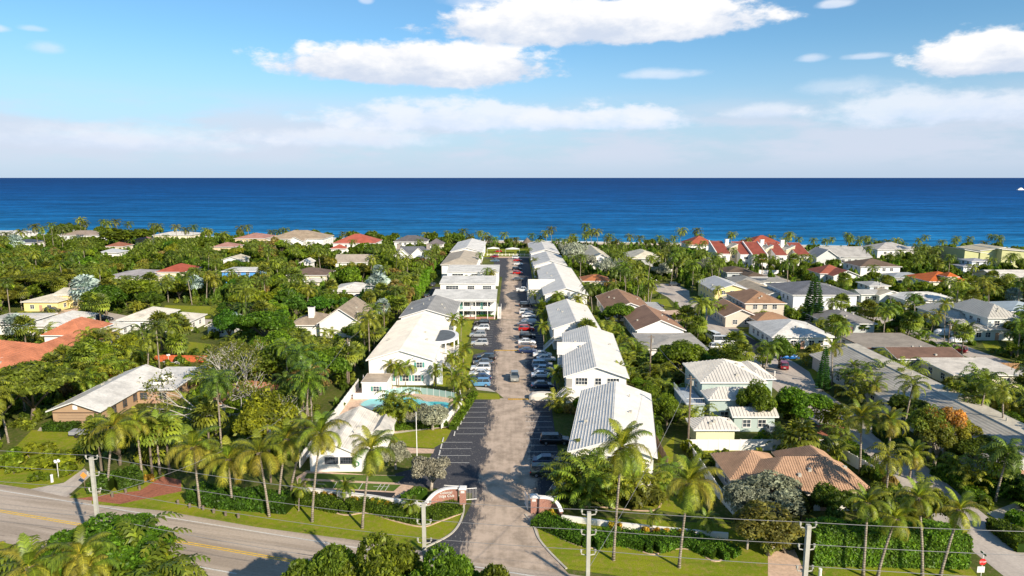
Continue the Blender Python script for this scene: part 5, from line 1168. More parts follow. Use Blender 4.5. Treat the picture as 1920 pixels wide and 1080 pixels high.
def mid_palm(x, y, h, seed=0, scale=1.0, lx=None, col=None, phrase='coconut palm', name='coconut_palm', r0=.17):
    r = random.Random(seed * 7 + 1); lx = r.uniform(-1, 1.2) if lx is None else lx
    key = (round(h), round(lx, 0)); 
    if key not in PT: PT[key] = palm_trunk(round(h), round(lx, 0), 0, .6, .17)
    h, lx = round(h), round(lx, 0)
    root = thing(name, '', 'palm tree', (x, y, 0)); link('trunk', PT[key], root)
    s = scale; col = col or PCOL[r.randrange(4)]; link('crown', PALM_CROWN[seed % 5][0], root, (lx, 0, h - .1), r.uniform(0, 6.28), (s, s, s), color=col)
    reg(root, f"{'very tall ' if h > 13 else 'tall ' if h > 9 else 'short ' if h < 6 else ''}{'yellowish ' if col[0] > .16 else ''}{phrase}", x, y, 5); return root
def fan_palm(x, y, h, seed=0, scale=1.0, col=None, phrase='fan palm', r0=.16):
    key = ('f', round(h)); 
    if key not in PT: PT[key] = palm_trunk(max(1, round(h)), 0, 0, .5, .2, 'bark')
    root = thing('fan_palm', '', 'palm tree', (x, y, 0)); link('trunk', PT[key], root)
    link('crown', (FANS if col and col[2] > .2 else FAN)[seed % 3], root, (0, 0, max(1, round(h)) - .1), seed * 1.3, (scale,) * 3, color=col or (.12, .15, .02)); reg(root, ('silver ' if col and col[2] > .2 else '') + phrase, x, y, 4); return root
def areca(x, y, s=1.0, seed=0, col=None):
    root = thing('feather_palm_clump', '', 'palm shrub', (x, y, 0), seed * 1.9, None, (s, s, s)); link('leaves', ARECA[seed % 4][0], root, color=col or PCOL[seed % 3])
    reg(root, 'bushy feather-leaved palm clump', x, y, 3); return root
def pine(bx, by, ty, seed=0, wid=1.0):
    x, y = G(bx, by); h = HT(x, y, ty); root = thing('norfolk_pine', '', 'pine tree', (x, y, 0), seed, None, (wid * h / 14, wid * h / 14, h / 14)); nm, tm = PINES[seed % 2]; link('trunk', tm, root); link('needles', nm, root, color=(.04, .10, .022)); reg(root, 'dark pointed pine with tiered branches', x, y, 5); return root
def px_tree(kind, bx, by, ty, wpx, col, seed=0, **k):
    """base point, crown top row and crown width as surveyed"""
    x, y = G(bx, by); h = HT(x, y, ty + 2); d = y * FW[1] + (h * .6 - CAM_H) * FW[2]; return tree(kind, x, y, max(1.2, h), wpx / FPX * d, col, seed, **k)
def bush(x, y, w_, h, col, seed=0, phrase=None): 
    return tree('bush', x, y, h, w_, col, seed, phrase or f"low {shade(col)} bush", 'bush', 'bush')
# hedge: clipped body of leaves along a line
def hedge(label, line, wd, h, col, leaf=.16, dens=95, px=True, cat='hedge', name='hedge', seed=0, wob=.12):
    L = [Vector(G(*p)) for p in line] if px else [Vector(p) for p in line]; r = np.random.RandomState(seed); o = L[0]; V = []; lv = []; b = []
    P_ = []; N_ = []
    for a, c in zip(L, L[1:]):
        d = (c - a); ln = d.length; u = d.normalized(); nn = Vector((-u.y, u.x)); n = int(ln * (wd + 2 * h) * dens)
        t = r.rand(n) * ln; s = r.rand(n) * (wd + 2 * h) - (wd / 2 + h)
        for ti, si in zip(t, s):
            if abs(si) < wd / 2: off, z, nv = si, h, (0, 0, 1)
            else: sg = 1 if si > 0 else -1; off, z, nv = sg * wd / 2, h - (abs(si) - wd / 2), (nn.x * sg, nn.y * sg, .2)
            p = a + u * ti + nn * off - o; wv = 1 + wob * math.sin(ti * 1.1 + seed) ; P_.append((p.x, p.y, z * wv)); N_.append(nv)
    P_ = np.array(P_) + r.normal(size=(len(P_), 3)) * .06; n = len(P_); nrm = np.array(N_) + r.normal(size=(n, 3)) * .6; nrm /= np.linalg.norm(nrm, axis=1)[:, None]
    t = np.cross(nrm, r.normal(size=(n, 3))); t /= np.linalg.norm(t, axis=1)[:, None]; q = np.cross(nrm, t); s = leaf * (.6 + .7 * r.rand(n))[:, None]
    V = np.stack([P_ - t * s * .7, P_ - q * s * .4, P_ + t * s * .7, P_ + q * s * .4], 1).reshape(-1, 3)
    root = thing(name, label, cat, (o.x, o.y, 0)); link('leaves', np_mesh('leaves', V, np.arange(n * 4).reshape(-1, 4), 'leaf', np.repeat(r.rand(n), 4)), root, color=col)
    m = MB()
    for a, c in zip(L, L[1:]):
        u = (c - a).normalized(); nn = Vector((-u.y, u.x)) * (wd / 2 - .06); z = h * (1 - wob) - .05; aa, cc = a - o - u * .05, c - o + u * .05
        m.slab([(aa.x - nn.x, aa.y - nn.y, z), (cc.x - nn.x, cc.y - nn.y, z), (cc.x + nn.x, cc.y + nn.y, z), (aa.x + nn.x, aa.y + nn.y, z)], z)
    link('branches', m.mesh('branches', 'leaf'), root, color=col); return root

# ------------------------------------------------------------------ front garden
HG = (.08, .155, .014)
hl = smooth_line([(548, 938), (590, 944), (640, 955), (690, 952), (740, 966), (790, 975), (820, 966), (860, 955)], 3)
hedge('wavy clipped green hedge below the left front garden wall', hl, 2.6, .85, HG, seed=1)
hr = smooth_line([(1008, 978), (1040, 990), (1075, 1006), (1112, 1018), (1150, 1012), (1190, 1018), (1225, 1027), (1262, 1017), (1300, 1020), (1345, 1040), (1368, 1030)], 3)
hedge('wavy clipped green hedge below the right front garden wall', hr, 3.0, .9, HG, seed=2)
strip('kerb', smooth_line([(555, 948), (600, 951), (645, 966), (690, 962), (735, 976), (790, 988), (825, 978), (868, 962)]), .2, 0, 'pink_paving', h=.08)
strip('kerb', smooth_line([(1010, 990), (1045, 1006), (1075, 1020), (1110, 1028), (1150, 1022), (1190, 1030), (1225, 1040), (1262, 1030), (1300, 1032), (1340, 1053), (1375, 1040)]), .2, 0, 'pink_paving', h=.08)
strip('kerb', smooth_line([(1090, 950), (1140, 952), (1200, 958), (1232, 955), (1243, 935)]), .2, 0, 'pink_paving', h=.08)
hedge('tall green hedge beside the brown brick driveway, between palms', [(365, 935), (420, 945), (545, 955)], 3, 1.9, (.05, .11, .012), .3, 40, seed=3)
hedge('green hedge left of the brown brick driveway behind a slender palm', [(176, 915), (215, 913), (262, 900)], 4, 1.7, (.06, .12, .015), .3, 40, seed=4)
hedge('massive tall green hedge behind the four bottom right palms', [(1515, 1046), (1600, 1048), (1700, 1050), (1800, 1052)], 3.4, 4.0, (.10, .16, .016), .24, 75, seed=5, wob=.05)
hedge('clipped hedge along the left kerb of the side street', [(1588, 842), (1620, 876), (1662, 914), (1690, 945)], 1.8, 1.5, (.08, .15, .015), .26, 60, seed=6, wob=.04)
hedge('dark clipped hedge bordering the side street at its far right bend', [(1645, 812), (1690, 850), (1712, 868)], 1.8, 1.4, (.06, .12, .012), .26, 50, seed=7)
hedge('sunlit clipped hedge running down to the patterned driveway', [(1755, 888), (1800, 912), (1838, 952)], 2.2, 1.4, (.09, .165, .015), .26, 50, seed=8)
hedge('dark green hedge wall at the right edge beyond the patterned driveway', [(1838, 925), (1925, 925)], 3.0, 2.4, (.05, .10, .012), .3, 36, seed=9, wob=.03)
hedge('low dark hedge along the right edge of the side street corner', [(1866, 990), (1925, 1036)], 2.4, 1.3, (.06, .11, .012), .28, 60, seed=16)
hedge('small clipped hedge at the edge of the patterned driveway', [(1890, 972), (1925, 985)], 2.0, 1.2, (.09, .16, .014), .26, 60, seed=17)
hedge('rounded green hedge beside the shuffleboard path', [(770, 940), (785, 946)], 3.4, 1.7, (.08, .18, .015), .24, 60, seed=10)
hedge('green hedge at the foot of the galleried building', [(893, 597), (928, 597)], 1.6, 1.0, (.08, .16, .015), .3, 30, seed=11)
hedge('bright bamboo hedge rising beside the side lot, left of the flat roofs', [(772, 566), (790, 545), (812, 512)], 3.0, 5.2, (.13, .22, .016), .6, 12, seed=12)
hedge('planted border between pool lawn and pool shrubs', [(725, 806), (790, 801), (838, 796)], 2.0, .8, (.10, .18, .014), .26, 40, seed=13)
hedge('narrow hedge along the kerb between pool wall and car park', [(848, 806), (872, 770), (890, 740)], 1.3, .8, (.10, .18, .014), .26, 40, seed=14)
hedge('low dark hedge in front of the tan garage wall', [(88, 805), (146, 806)], 2.2, 1.1, (.05, .11, .012), .28, 40, seed=15)
for (a, c, w_, h_, s) in ((28, 868, 5, 2.2, 0), (62, 862, 6.5, 2.6, 1), (102, 872, 7.5, 2.6, 2), (72, 902, 3.2, 1.6, 3), (28, 888, 2.6, 1.3, 1), (130, 890, 3.6, 1.8, 0), (8, 878, 5, 2.3, 2)):
    x, y = G(a, c); bush(x, y, w_, h_, GRN[(s + 1) % 4], s)
CRO = (.34, .25, .035)
for i, (a, c) in enumerate(((590, 936), (608, 936), (622, 938), (660, 944), (668, 946), (698, 949), (712, 951), (726, 953), (1148, 994), (1162, 996), (1210, 1002), (1232, 1004), (1250, 1006), (1275, 1008), (1035, 968), (272, 903), (284, 902), (150, 856))):
    x, y = G(a, c); tree('bush', x, y, 1.1, 1.5, CRO if i != 17 else (.42, .18, .03), i, 'yellow-leaved shrub', 'bush', 'bush')
x, y = G(1210, 946); bush(x, y, 6, 2.8, (.14, .16, .03), 2, 'rounded olive-brown bush')
for a, c in ((715, 935), (850, 905)): pass
# ------------------------------------------------------------------ near palms (base, crown centre)
for i, q in enumerate(((202, 918, 214, 800), (375, 952, 362, 838), (436, 955, 428, 860), (505, 968, 486, 848), (522, 948, 538, 822), (585, 978, 602, 812), (679, 990, 697, 842), (1150, 1050, 1166, 838), (1273, 1064, 1292, 905),
                       (1618, 1080, 1627, 942), (1645, 1082, 1680, 972), (1729, 1082, 1722, 932), (1762, 1082, 1800, 955), (1663, 910, 1670, 790), (1612, 888, 1615, 780), (1705, 898, 1714, 850), (1560, 722, 1560, 650), (1852, 800, 1862, 745), (1884, 792, 1884, 748), (1640, 762, 1640, 722),
                       (300, 890, 292, 800), (545, 918, 575, 800), (268, 905, 255, 790))):
    near_palm(*q, seed=i + 3, scale=(.95 if i < 13 else .85) * (1.1 if i in (7, 8) else 1.06 if i < 7 else .74 if i < 13 else .9), yellow=.42 if i < 7 or i > 19 else .35 if i < 9 else .28)
near_palm(120, 1190, 150, 1040, seed=50, scale=.8, yellow=.6); near_palm(215, 1200, 168, 1062, seed=51, scale=.7, yellow=.7); near_palm(30, 1190, 55, 1062, seed=52, scale=.85, yellow=.6)
for i, (a, c, s) in enumerate(((255, 1150, 2.2), (300, 1140, 2.0), (215, 1150, 2.1), (285, 1170, 2.0), (100, 1150, 1.8), (20, 1130, 1.6))): x, y = G(a, c); areca(x, y, s, i)
for i, (a, c, t) in enumerate(((560, 958, 915), (645, 950, 912), (1222, 1002, 968), (1322, 1004, 975), (768, 972, 946), (860, 705, 668))): near_palm(a, c, a + 2, t, seed=60 + i, scale=.42, yellow=0, r0=.08, phrase='slim young palm')
for i, (a, c, t) in enumerate(((286, 896, 812), (318, 890, 806), (300, 880, 845), (1570, 812, 782), (1545, 800, 770), (1430, 690, 675))):
    x, y = G(a, c); fan_palm(x, y, max(3, HT(x, y, t)), i, 1.0, (.13, .16, .02))
# palms around the residence, base -> crown
for i, (a, c, ax, t) in enumerate(((735, 722, 732, 684), (748, 724, 745, 690), (760, 722, 764, 686), (817, 728, 816, 694), (847, 712, 846, 672), (868, 706, 864, 690), (862, 742, 862, 722), (850, 745, 852, 708), (880, 730, 878, 712), (855, 780, 856, 752), (864, 640, 866, 600), (850, 640, 850, 598), (868, 688, 870, 655), (850, 668, 850, 640),
        (1052, 622, 1055, 592), (1020, 650, 1018, 612), (1047, 730, 1043, 700), (1022, 580, 1024, 556), (1006, 572, 1004, 554), (1018, 612, 1014, 588), (878, 545, 880, 522), (913, 540, 915, 506), (922, 538, 922, 512), (1010, 530, 1008, 508), (1002, 512, 1002, 488), (995, 490, 993, 470), (905, 510, 900, 478), (1180, 735, 1160, 692), (1065, 565, 1068, 553), (1105, 570, 1108, 540), (1215, 578, 1212, 530), (1208, 575, 1206, 540), (1218, 577, 1222, 536),
        (1352, 602, 1354, 580), (1613, 605, 1612, 582), (1770, 648, 1772, 570), (1740, 640, 1752, 600), (1715, 605, 1716, 555), (1790, 650, 1790, 610), (1820, 640, 1818, 615), (1350, 575, 1300, 540), (1750, 620, 1745, 590), (1880, 560, 1878, 520), (1700, 710, 1700, 690), (1612, 720, 1600, 685), (1655, 800, 1640, 765))):
    x, y = G(a, c); near = y < 190
    (near_palm(a, c, ax, t, seed=i + 80, scale=.6, yellow=.1, r0=.11) if near else mid_palm(x, y, max(3.5, HT(x, y, t)), i, .78))
# shoreline palms: crown position, distance
for i, (a, t, R_) in enumerate(((70, 424, 400), (84, 428, 395), (150, 412, 430), (158, 416, 430), (196, 414, 430), (204, 418, 425), (222, 413, 430), (242, 419, 440), (290, 421, 440), (298, 423, 435), (330, 425, 440), (360, 424, 440), (352, 428, 430), (385, 430, 440), (392, 432, 430), (448, 426, 440), (467, 423, 440), (420, 436, 420), (510, 434, 450), (521, 432, 450), (534, 430, 450), (643, 436, 450), (798, 438, 450), (871, 434, 440), (880, 441, 440), (902, 434, 455), (912, 441, 435), (920, 446, 425), (928, 446, 420), (945, 438, 440), (966, 447, 415), (997, 440, 435), (1011, 443, 430), (1034, 428, 420), (1026, 436, 430),
        (1095, 421, 420), (1100, 436, 410), (1110, 434, 415), (1122, 432, 415), (1142, 446, 410), (1146, 440, 418), (1178, 443, 415), (1197, 444, 415), (1210, 452, 400), (1240, 446, 405), (1256, 452, 395), (1275, 431, 410), (1293, 452, 400), (1310, 430, 410), (1311, 442, 405), (1370, 437, 420), (1392, 452, 410), (1445, 444, 415), (1474, 450, 410), (1246, 460, 370), (1592, 444, 400), (1632, 450, 395), (1664, 452, 380), (1682, 450, 385), (1693, 458, 375), (1724, 470, 350), (1732, 465, 350), (1742, 468, 345), (1752, 470, 340), (1802, 468, 340), (1810, 462, 350), (1850, 456, 370), (1766, 490, 320), (1790, 496, 320), (1620, 478, 360),
        (1480, 442, 420), (1128, 470, 360), (1250, 470, 330), (1015, 452, 390), (1240, 480, 300), (115, 430, 380), (98, 420, 400), (40, 434, 400), (15, 440, 390), (1345, 455, 380), (1420, 480, 330), (1160, 452, 395), (1070, 446, 400), (1050, 450, 395))):
    x = (a - 960) / FPX * (R_ * FW[1] + (10 - CAM_H) * FW[2]); h = HT(x, R_, t + 2); rr = random.Random(i); mid_palm(x, R_, max(3, min(h, 21)), i, rr.uniform(1.0, 1.35), col=PCOL[i % 4] if i % 3 else (.10, .115, .02))
# ------------------------------------------------------------------ named broadleaf trees
SIL = (.27, .28, .21); SB = (.27, .33, .29)
BT = [('large', 205, 1125, 962, 270, (.085, .145, .012), 0), ('large', 610, 1290, 1022, 270, (.13, .17, .02), 1), ('large', 715, 1290, 994, 290, (.12, .165, .018), 0), ('large', 830, 1290, 1015, 250, (.10, .15, .015), 0), ('large', 915, 1310, 1052, 190, (.12, .16, .02), 1),
      ('spread', 60, 790, 682, 190, (.13, .15, .02), 0), ('spread', 10, 800, 700, 150, (.11, .14, .02), 1), ('round', 520, 745, 640, 150, (.08, .12, .012), 0), ('round', 600, 740, 655, 130, (.10, .15, .014), 1), ('round', 500, 650, 567, 120, (.08, .135, .012), 2), ('round', 430, 640, 580, 70, (.06, .12, .012), 3),
      ('round', 1275, 705, 635, 110, (.11, .17, .016), 0), ('round', 1300, 700, 650, 90, (.10, .165, .016), 2), ('round', 1415, 800, 712, 82, (.10, .15, .014), 3), ('round', 1500, 805, 724, 125, (.10, .17, .014), 1), ('round', 1440, 790, 740, 80, (.09, .15, .014), 2), ('round', 1160, 610, 565, 70, (.09, .14, .014), 0), ('round', 1060, 652, 622, 70, (.10, .15, .016), 2),
      ('silver', 1440, 970, 885, 165, (.20, .22, .14), 0), ('silver', 1400, 985, 900, 110, (.23, .25, .17), 1), ('loose', 1440, 1040, 945, 170, (.17, .18, .045), 1), ('bush', 1470, 1035, 985, 90, (.15, .17, .04), 1), ('loose', 1400, 1030, 960, 80, (.14, .17, .05), 2), ('silver', 785, 800, 755, 62, (.24, .235, .16), 2), ('silver', 812, 806, 755, 78, (.23, .225, .155), 0), ('silver', 808, 918, 848, 92, (.25, .24, .165), 1), ('silver', 742, 880, 826, 66, (.24, .235, .16), 2),
      ('silver', 1075, 505, 448, 55, SIL, 0), ('silver', 1100, 510, 470, 50, SIL, 1), ('silver', 1135, 520, 480, 50, SIL, 2), ('silver', 1160, 515, 480, 60, SIL, 0), ('silver', 1268, 510, 475, 40, SIL, 1), ('silver', 1320, 515, 480, 44, SIL, 2), ('silver', 1240, 525, 490, 40, SIL, 2), ('silver', 1090, 490, 455, 40, SIL, 2), ('silver', 1060, 480, 450, 34, SIL, 1),
      ('far_round', 235, 466, 422, 95, (.10, .16, .016), 0), ('far_round', 130, 455, 412, 60, (.08, .12, .016), 1), ('far_round', 1290, 500, 458, 60, (.08, .15, .014), 0), ('far_round', 850, 465, 431, 46, (.09, .13, .016), 1), ('far_round', 690, 470, 448, 60, (.05, .12, .01), 2),
      ('loose', 1768, 862, 756, 92, (.32, .17, .07), 0), ('loose', 1738, 862, 758, 105, (.14, .17, .03), 1), ('loose', 1795, 858, 772, 80, (.17, .16, .03), 2), ('loose', 1750, 872, 782, 95, (.13, .16, .03), 1), ('loose', 1728, 858, 775, 40, (.32, .17, .07), 1), ('round', 1700, 800, 738, 90, (.06, .10, .014), 1), ('round', 1830, 880, 810, 120, (.07, .115, .016), 2), ('round', 1890, 870, 815, 90, (.07, .11, .014), 3), ('round', 1820, 760, 705, 110, (.06, .10, .016), 0), ('round', 1460, 690, 628, 60, (.08, .13, .014), 3),
      ('round', 1560, 1000, 905, 110, (.07, .11, .014), 1), ('round', 1740, 1000, 905, 90, (.13, .14, .02), 2), ('round', 1500, 985, 920, 60, (.06, .09, .02), 0), ('round', 1640, 1000, 905, 90, (.09, .12, .016), 3), ('round', 1660, 700, 665, 60, (.06, .11, .014), 1), ('round', 40, 520, 470, 90, (.10, .14, .016), 2), ('spread', 60, 560, 510, 130, (.12, .15, .018), 1), ('round', 200, 590, 530, 80, (.06, .13, .012), 0), ('tall', 1615, 625, 600, 30, (.08, .12, .02), 0), ('tall', 1680, 630, 585, 32, (.05, .09, .012), 1), ('tall', 1700, 632, 590, 40, (.05, .09, .012), 2), ('round', 1905, 640, 600, 60, (.10, .13, .018), 1),
      ('round', 1215, 760, 716, 56, (.10, .16, .014), 0), ('round', 1250, 805, 738, 62, (.11, .17, .014), 3), ('round', 1200, 738, 706, 50, (.11, .18, .014), 1), ('round', 1232, 785, 728, 56, (.10, .16, .014), 2), ('tall', 420, 600, 560, 30, (.05, .10, .012), 0), ('round', 640, 690, 640, 80, (.12, .19, .014), 2), ('round', 560, 690, 640, 90, (.07, .11, .012), 1), ('round', 665, 640, 605, 60, (.08, .13, .012), 3)]
for i, (k, a, c, t, w_, col, s) in enumerate(BT):
    r_ = px_tree(k, a, c, t, w_, col, s, phrase=('pale silvery-leaved shrub tree' if k == 'silver' else 'orange-flushed open tree' if col == (.32, .17, .07) else None))
for i, (a, c, t) in enumerate(((165, 582, 545), (710, 578, 540), (30, 478, 456))):
    x, y = G(a, c); fan_palm(x, y, max(3, HT(x, y, t)), i, 2.2, (.30, .36, .31))
    mid = None
pine(1523, 608, 518, 0, 1.15); pine(1542, 735, 650, 1, .7); pine(1313, 615, 552, 0, .8); pine(1885, 712, 690, 1, .7); pine(1545, 648, 618, 0, .5)
for i, (a, c, s) in enumerate(((1085, 935, 1.5), (1115, 930, 1.7), (1145, 925, 1.6), (1100, 905, 1.5), (1130, 945, 1.4), (1175, 940, 1.5), (1180, 915, 1.3), (1075, 918, 1.2), (745, 790, 1.6), (735, 800, 1.5), (752, 800, 1.5), (1215, 925, 1.1), (1240, 915, 1.0), (1095, 948, 1.6), (1160, 908, 1.5), (1060, 938, 1.3), (1125, 912, 1.6), (235, 700, 1.7), (255, 690, 1.6), (215, 720, 1.6), (190, 730, 1.7), (170, 745, 1.6), (150, 705, 1.5), (180, 700, 1.6), (205, 690, 1.6), (130, 690, 1.5), (250, 660, 1.6), (120, 725, 1.7), (140, 740, 1.6), (225, 668, 1.6), (280, 650, 1.5), (1110, 640, 1.4), (1130, 645, 1.5), (1150, 640, 1.4), (1085, 640, 1.3), (1100, 615, 1.3), (1650, 735, 1.6), (1680, 745, 1.6), (1620, 745, 1.5), (1600, 735, 1.5), (1840, 745, 1.6), (1700, 720, 1.5))):
    x, y = G(a, c); areca(x, y, s, i)
# bare-branched tree left of centre
def bare_tree(x, y, h, label, seed):
    r = random.Random(seed); root = thing('bare_branched_tree', label, 'tree', (x, y, 0)); b = MB()
    def grow(p, d, L, rr, n):
        q = p + d * L * .5 + Vector((r.uniform(-.3, .3), r.uniform(-.3, .3), r.uniform(-.1, .3))) * L * .2; e = p + d * L; b.tube([p, q, e], [rr, rr * .8, rr * .6], 6 if rr > .08 else 4, cap=False)
        if n == 0: tips.append(e); return
        for k in range(3 if n > 1 else 2):
            dd = (d + Vector((r.uniform(-.9, .9), r.uniform(-.9, .9), r.uniform(-.35, .45)))).normalized(); grow(e, dd, L * r.uniform(.62, .85), rr * .6, n - 1)
    tips = []
    for k in range(4): grow(Vector((0, 0, 1.2)), Vector((r.uniform(-.9, .9), r.uniform(-.9, .9), .75)).normalized(), h * .42, .24, 4)
    b.tube([(0, 0, -.2), (0, 0, 1.4)], [.5, .42], 8); link('branches', b.mesh('branches', 'bark_bleached', True), root)
    rs = np.random.RandomState(seed); T = np.array([tips[i][:] for i in rs.randint(0, len(tips), 1500)]) + rs.normal(size=(1500, 3)) * .45; n = len(T)
    t = rs.normal(size=(n, 3)); t /= np.linalg.norm(t, axis=1)[:, None]; q = np.cross(t, rs.normal(size=(n, 3))); q /= np.linalg.norm(q, axis=1)[:, None]; s = .26
    V = np.stack([T - t * s, T - q * s * .5, T + t * s, T + q * s * .5], 1).reshape(-1, 3); link('leaves', np_mesh('leaves', V, np.arange(n * 4).reshape(-1, 4), 'leaf', np.repeat(rs.rand(n), 4)), root, color=(.13, .15, .025))
bx_, by_ = G(415, 800); bare_tree(bx_, by_, 10.5, 'sprawling tree with pale bleached bare limbs over the terracotta cottage', 5)
bx_, by_ = G(500, 830); bare_tree(bx_, by_, 9, 'smaller tree with bleached bare twigs in front of the sprawling bare one', 8)
bx_, by_ = G(445, 740); bare_tree(bx_, by_, 9, 'pale bare tree rising behind the sprawling one', 9)
for i in range(40): pass
# ------------------------------------------------------------------ vehicles
def car_profile(kind):
    # x forward; returns lower body profile (x, z), glass house (x0b,x0t,x1t,x1b, zb, zt), length, width
    return {'sedan': (4.7, 1.8, .30, .84, [(-2.35, .62), (-2.3, .90), (-1.35, .96), (1.05, .94), (2.0, .80), (2.33, .62)], (-1.75, -1.0, .35, 1.15, .95, 1.42)),
            'suv': (4.6, 1.86, .34, 1.0, [(-2.3, .70), (-2.26, 1.04), (-1.4, 1.06), (1.15, 1.04), (2.1, .92), (2.28, .70)], (-2.2, -1.85, .25, 1.15, 1.05, 1.68)),
            'wagon': (4.9, 1.86, .34, 1.0, [(-2.45, .70), (-2.4, 1.04), (-1.4, 1.06), (1.25, 1.02), (2.25, .88), (2.42, .70)], (-2.35, -2.1, .55, 1.3, 1.05, 1.66)),
            'pickup': (5.5, 1.95, .38, 1.05, [(-2.75, .75), (-2.72, 1.08), (-.9, 1.08), (1.25, 1.08), (2.6, 1.0), (2.72, .75)], (-.95, -.75, .65, 1.3, 1.08, 1.82)),
            'van': (5.6, 2.05, .38, 1.1, [(-2.8, .75), (-2.78, 1.2), (-1.4, 1.22), (1.8, 1.2), (2.7, 1.0), (2.78, .75)], (-2.74, -2.66, 1.2, 2.1, 1.2, 2.25))}[kind]
CARM = {}
def car_meshes(kind):
    if kind in CARM: return CARM[kind]
    L, W, wr, _, top, gh = car_profile(kind); hw = W / 2
    b = MB(); low = .26
    sec = [(top[0][0], low + .06)] + top + [(top[-1][0], low + .06)]
    # lofted body: narrower ends and top shoulders
    rings = []
    for x, z in top:
        e = 1 - .10 * (abs(x) / (L / 2)) ** 4; w_ = hw * e; rings.append([(x, -w_ * .94, low), (x, -w_, low + .22), (x, -w_, z - .16), (x, -w_ * .90, z), (x, w_ * .90, z), (x, w_, z - .16), (x, w_, low + .22), (x, w_ * .94, low)])
    for a, c in zip(rings, rings[1:]):
        for i in range(8): j = (i + 1) % 8; b.face([a[i], c[i], c[j], a[j]][::-1])
    b.face(rings[0]); b.face(rings[-1][::-1])
    if kind == 'pickup':
        for s in (-1, 1): b.box(-2.7, -.95, s * hw * .98 - (.0 if s > 0 else -.0) - .06, s * hw * .98 + .06 - .06 * (s > 0), 1.0, 1.28)
    # roof panel
    x0b, x0t, x1t, x1b, zb, zt = gh; tw = hw * .74
    b.slab([(x0t - .05, -tw, zt + .035), (x1t + .06, -tw, zt + .035), (x1t + .06, tw, zt + .035), (x0t - .05, tw, zt + .035)], .05)
    for xb, xt in ((x0b, x0t), (x1b, x1t), ((x0b + x1b) / 2 - .1, (x0t + x1t) / 2)):        # pillars
        for s in (-1, 1): b.tube([(xb, s * hw * .885, zb - .03), (xt, s * (tw + .01), zt + .01)], .045, 4, cap=False)
    g = MB(); q = [(x0b, zb), (x1b, zb), (x1t, zt), (x0t, zt)]; A = [(x, -hw * (.87 if z == zb else .73), z) for x, z in q]; B = [(x, hw * (.87 if z == zb else .73), z) for x, z in q]
    g.face(A); g.face(B[::-1]); g.face([A[1], B[1], B[2], A[2]]); g.face([B[0], A[0], A[3], B[3]])
    w_ = MB(); w_.tube([(0, -.11, 0), (0, .11, 0)], wr, 14); rm = MB(); rm.tube([(0, -.118, 0), (0, .118, 0)], wr * .62, 10)
    hl = MB(); hl.box(-.07, .06, -.2, .2, -.07, .07); gl = MB(); gl.box(-.03, .03, -.26, .26, -.08, .08); mi = MB(); mi.box(-.06, .08, -.11, .11, -.07, .07); bp = MB(); bp.box(-.06, .06, -hw * .86, hw * .86, -.09, .09)
    CARM[kind] = dict(body=b.mesh('body', 'car_paint'), glass=g.mesh('window_glass', 'glass'), wheel=w_.mesh('wheel', 'rubber'), rim=rm.mesh('rim', 'rim'), head=hl.mesh('headlight', 'lightglass'), tail=hl.mesh('taillight', 'redglass'), plate=gl.mesh('number_plate', 'white_line'), mir=mi.mesh('mirror', 'car_paint'), bump=bp.mesh('bumper', 'blackish'))
    return CARM[kind]
def car(kind, x, y, ang, col, label, group='cars parked along the drive', name=None, extra=None):
    m = car_meshes(kind); L, W, wr, _, top, gh = car_profile(kind)
    r = thing(name or {'sedan': 'car', 'suv': 'suv', 'wagon': 'car', 'pickup': 'pickup_truck', 'van': 'van'}[kind], label, {'pickup': 'pickup truck', 'van': 'van', 'suv': 'suv'}.get(kind, 'car'), (x, y, .02), rad(ang), group)
    link('body', m['body'], r, color=col); link('window_glass', m['glass'], r)
    for sx_ in (-1, 1):
        for sy_ in (-1, 1): wl = link('wheel', m['wheel'], r, (sx_ * L * .30 + (.08 if sx_ > 0 else 0), sy_ * (W / 2 - .10), wr)); link('rim', m['rim'], wl)
    for s in (-1, 1):
        link('headlight', m['head'], r, (L / 2 - .12, s * W * .33, top[-1][1] + .02)); link('taillight', m['tail'], r, (-L / 2 + .10, s * W * .36, top[0][1] + .12)); link('mirror', m['mir'], r, (gh[3] - .15, s * (W / 2 + .08), gh[4] + .05), color=col)
    link('bumper', m['bump'], r, (L / 2 - .06, 0, .38)); link('bumper', m['bump'], r, (-L / 2 + .06, 0, .38)); link('number_plate', m['plate'], r, (-L / 2 - .03, 0, .62))
    MARKS.append((None, x, y, 2)) if 0 else None
    OCC.append([(x - 3, y - 2), (x + 3, y - 2), (x + 3, y + 2), (x - 3, y + 2)]); return r
W_ = (.75, .75, .74); K_ = (.012, .013, .015); S_ = (.38, .39, .40); N_ = (.01, .025, .08); B_ = (.02, .09, .30); R_D = (.45, .015, .012); G_ = (.08, .09, .10); LB = (.12, .30, .50); BZ = (.22, .15, .11); DG = (.02, .035, .03)
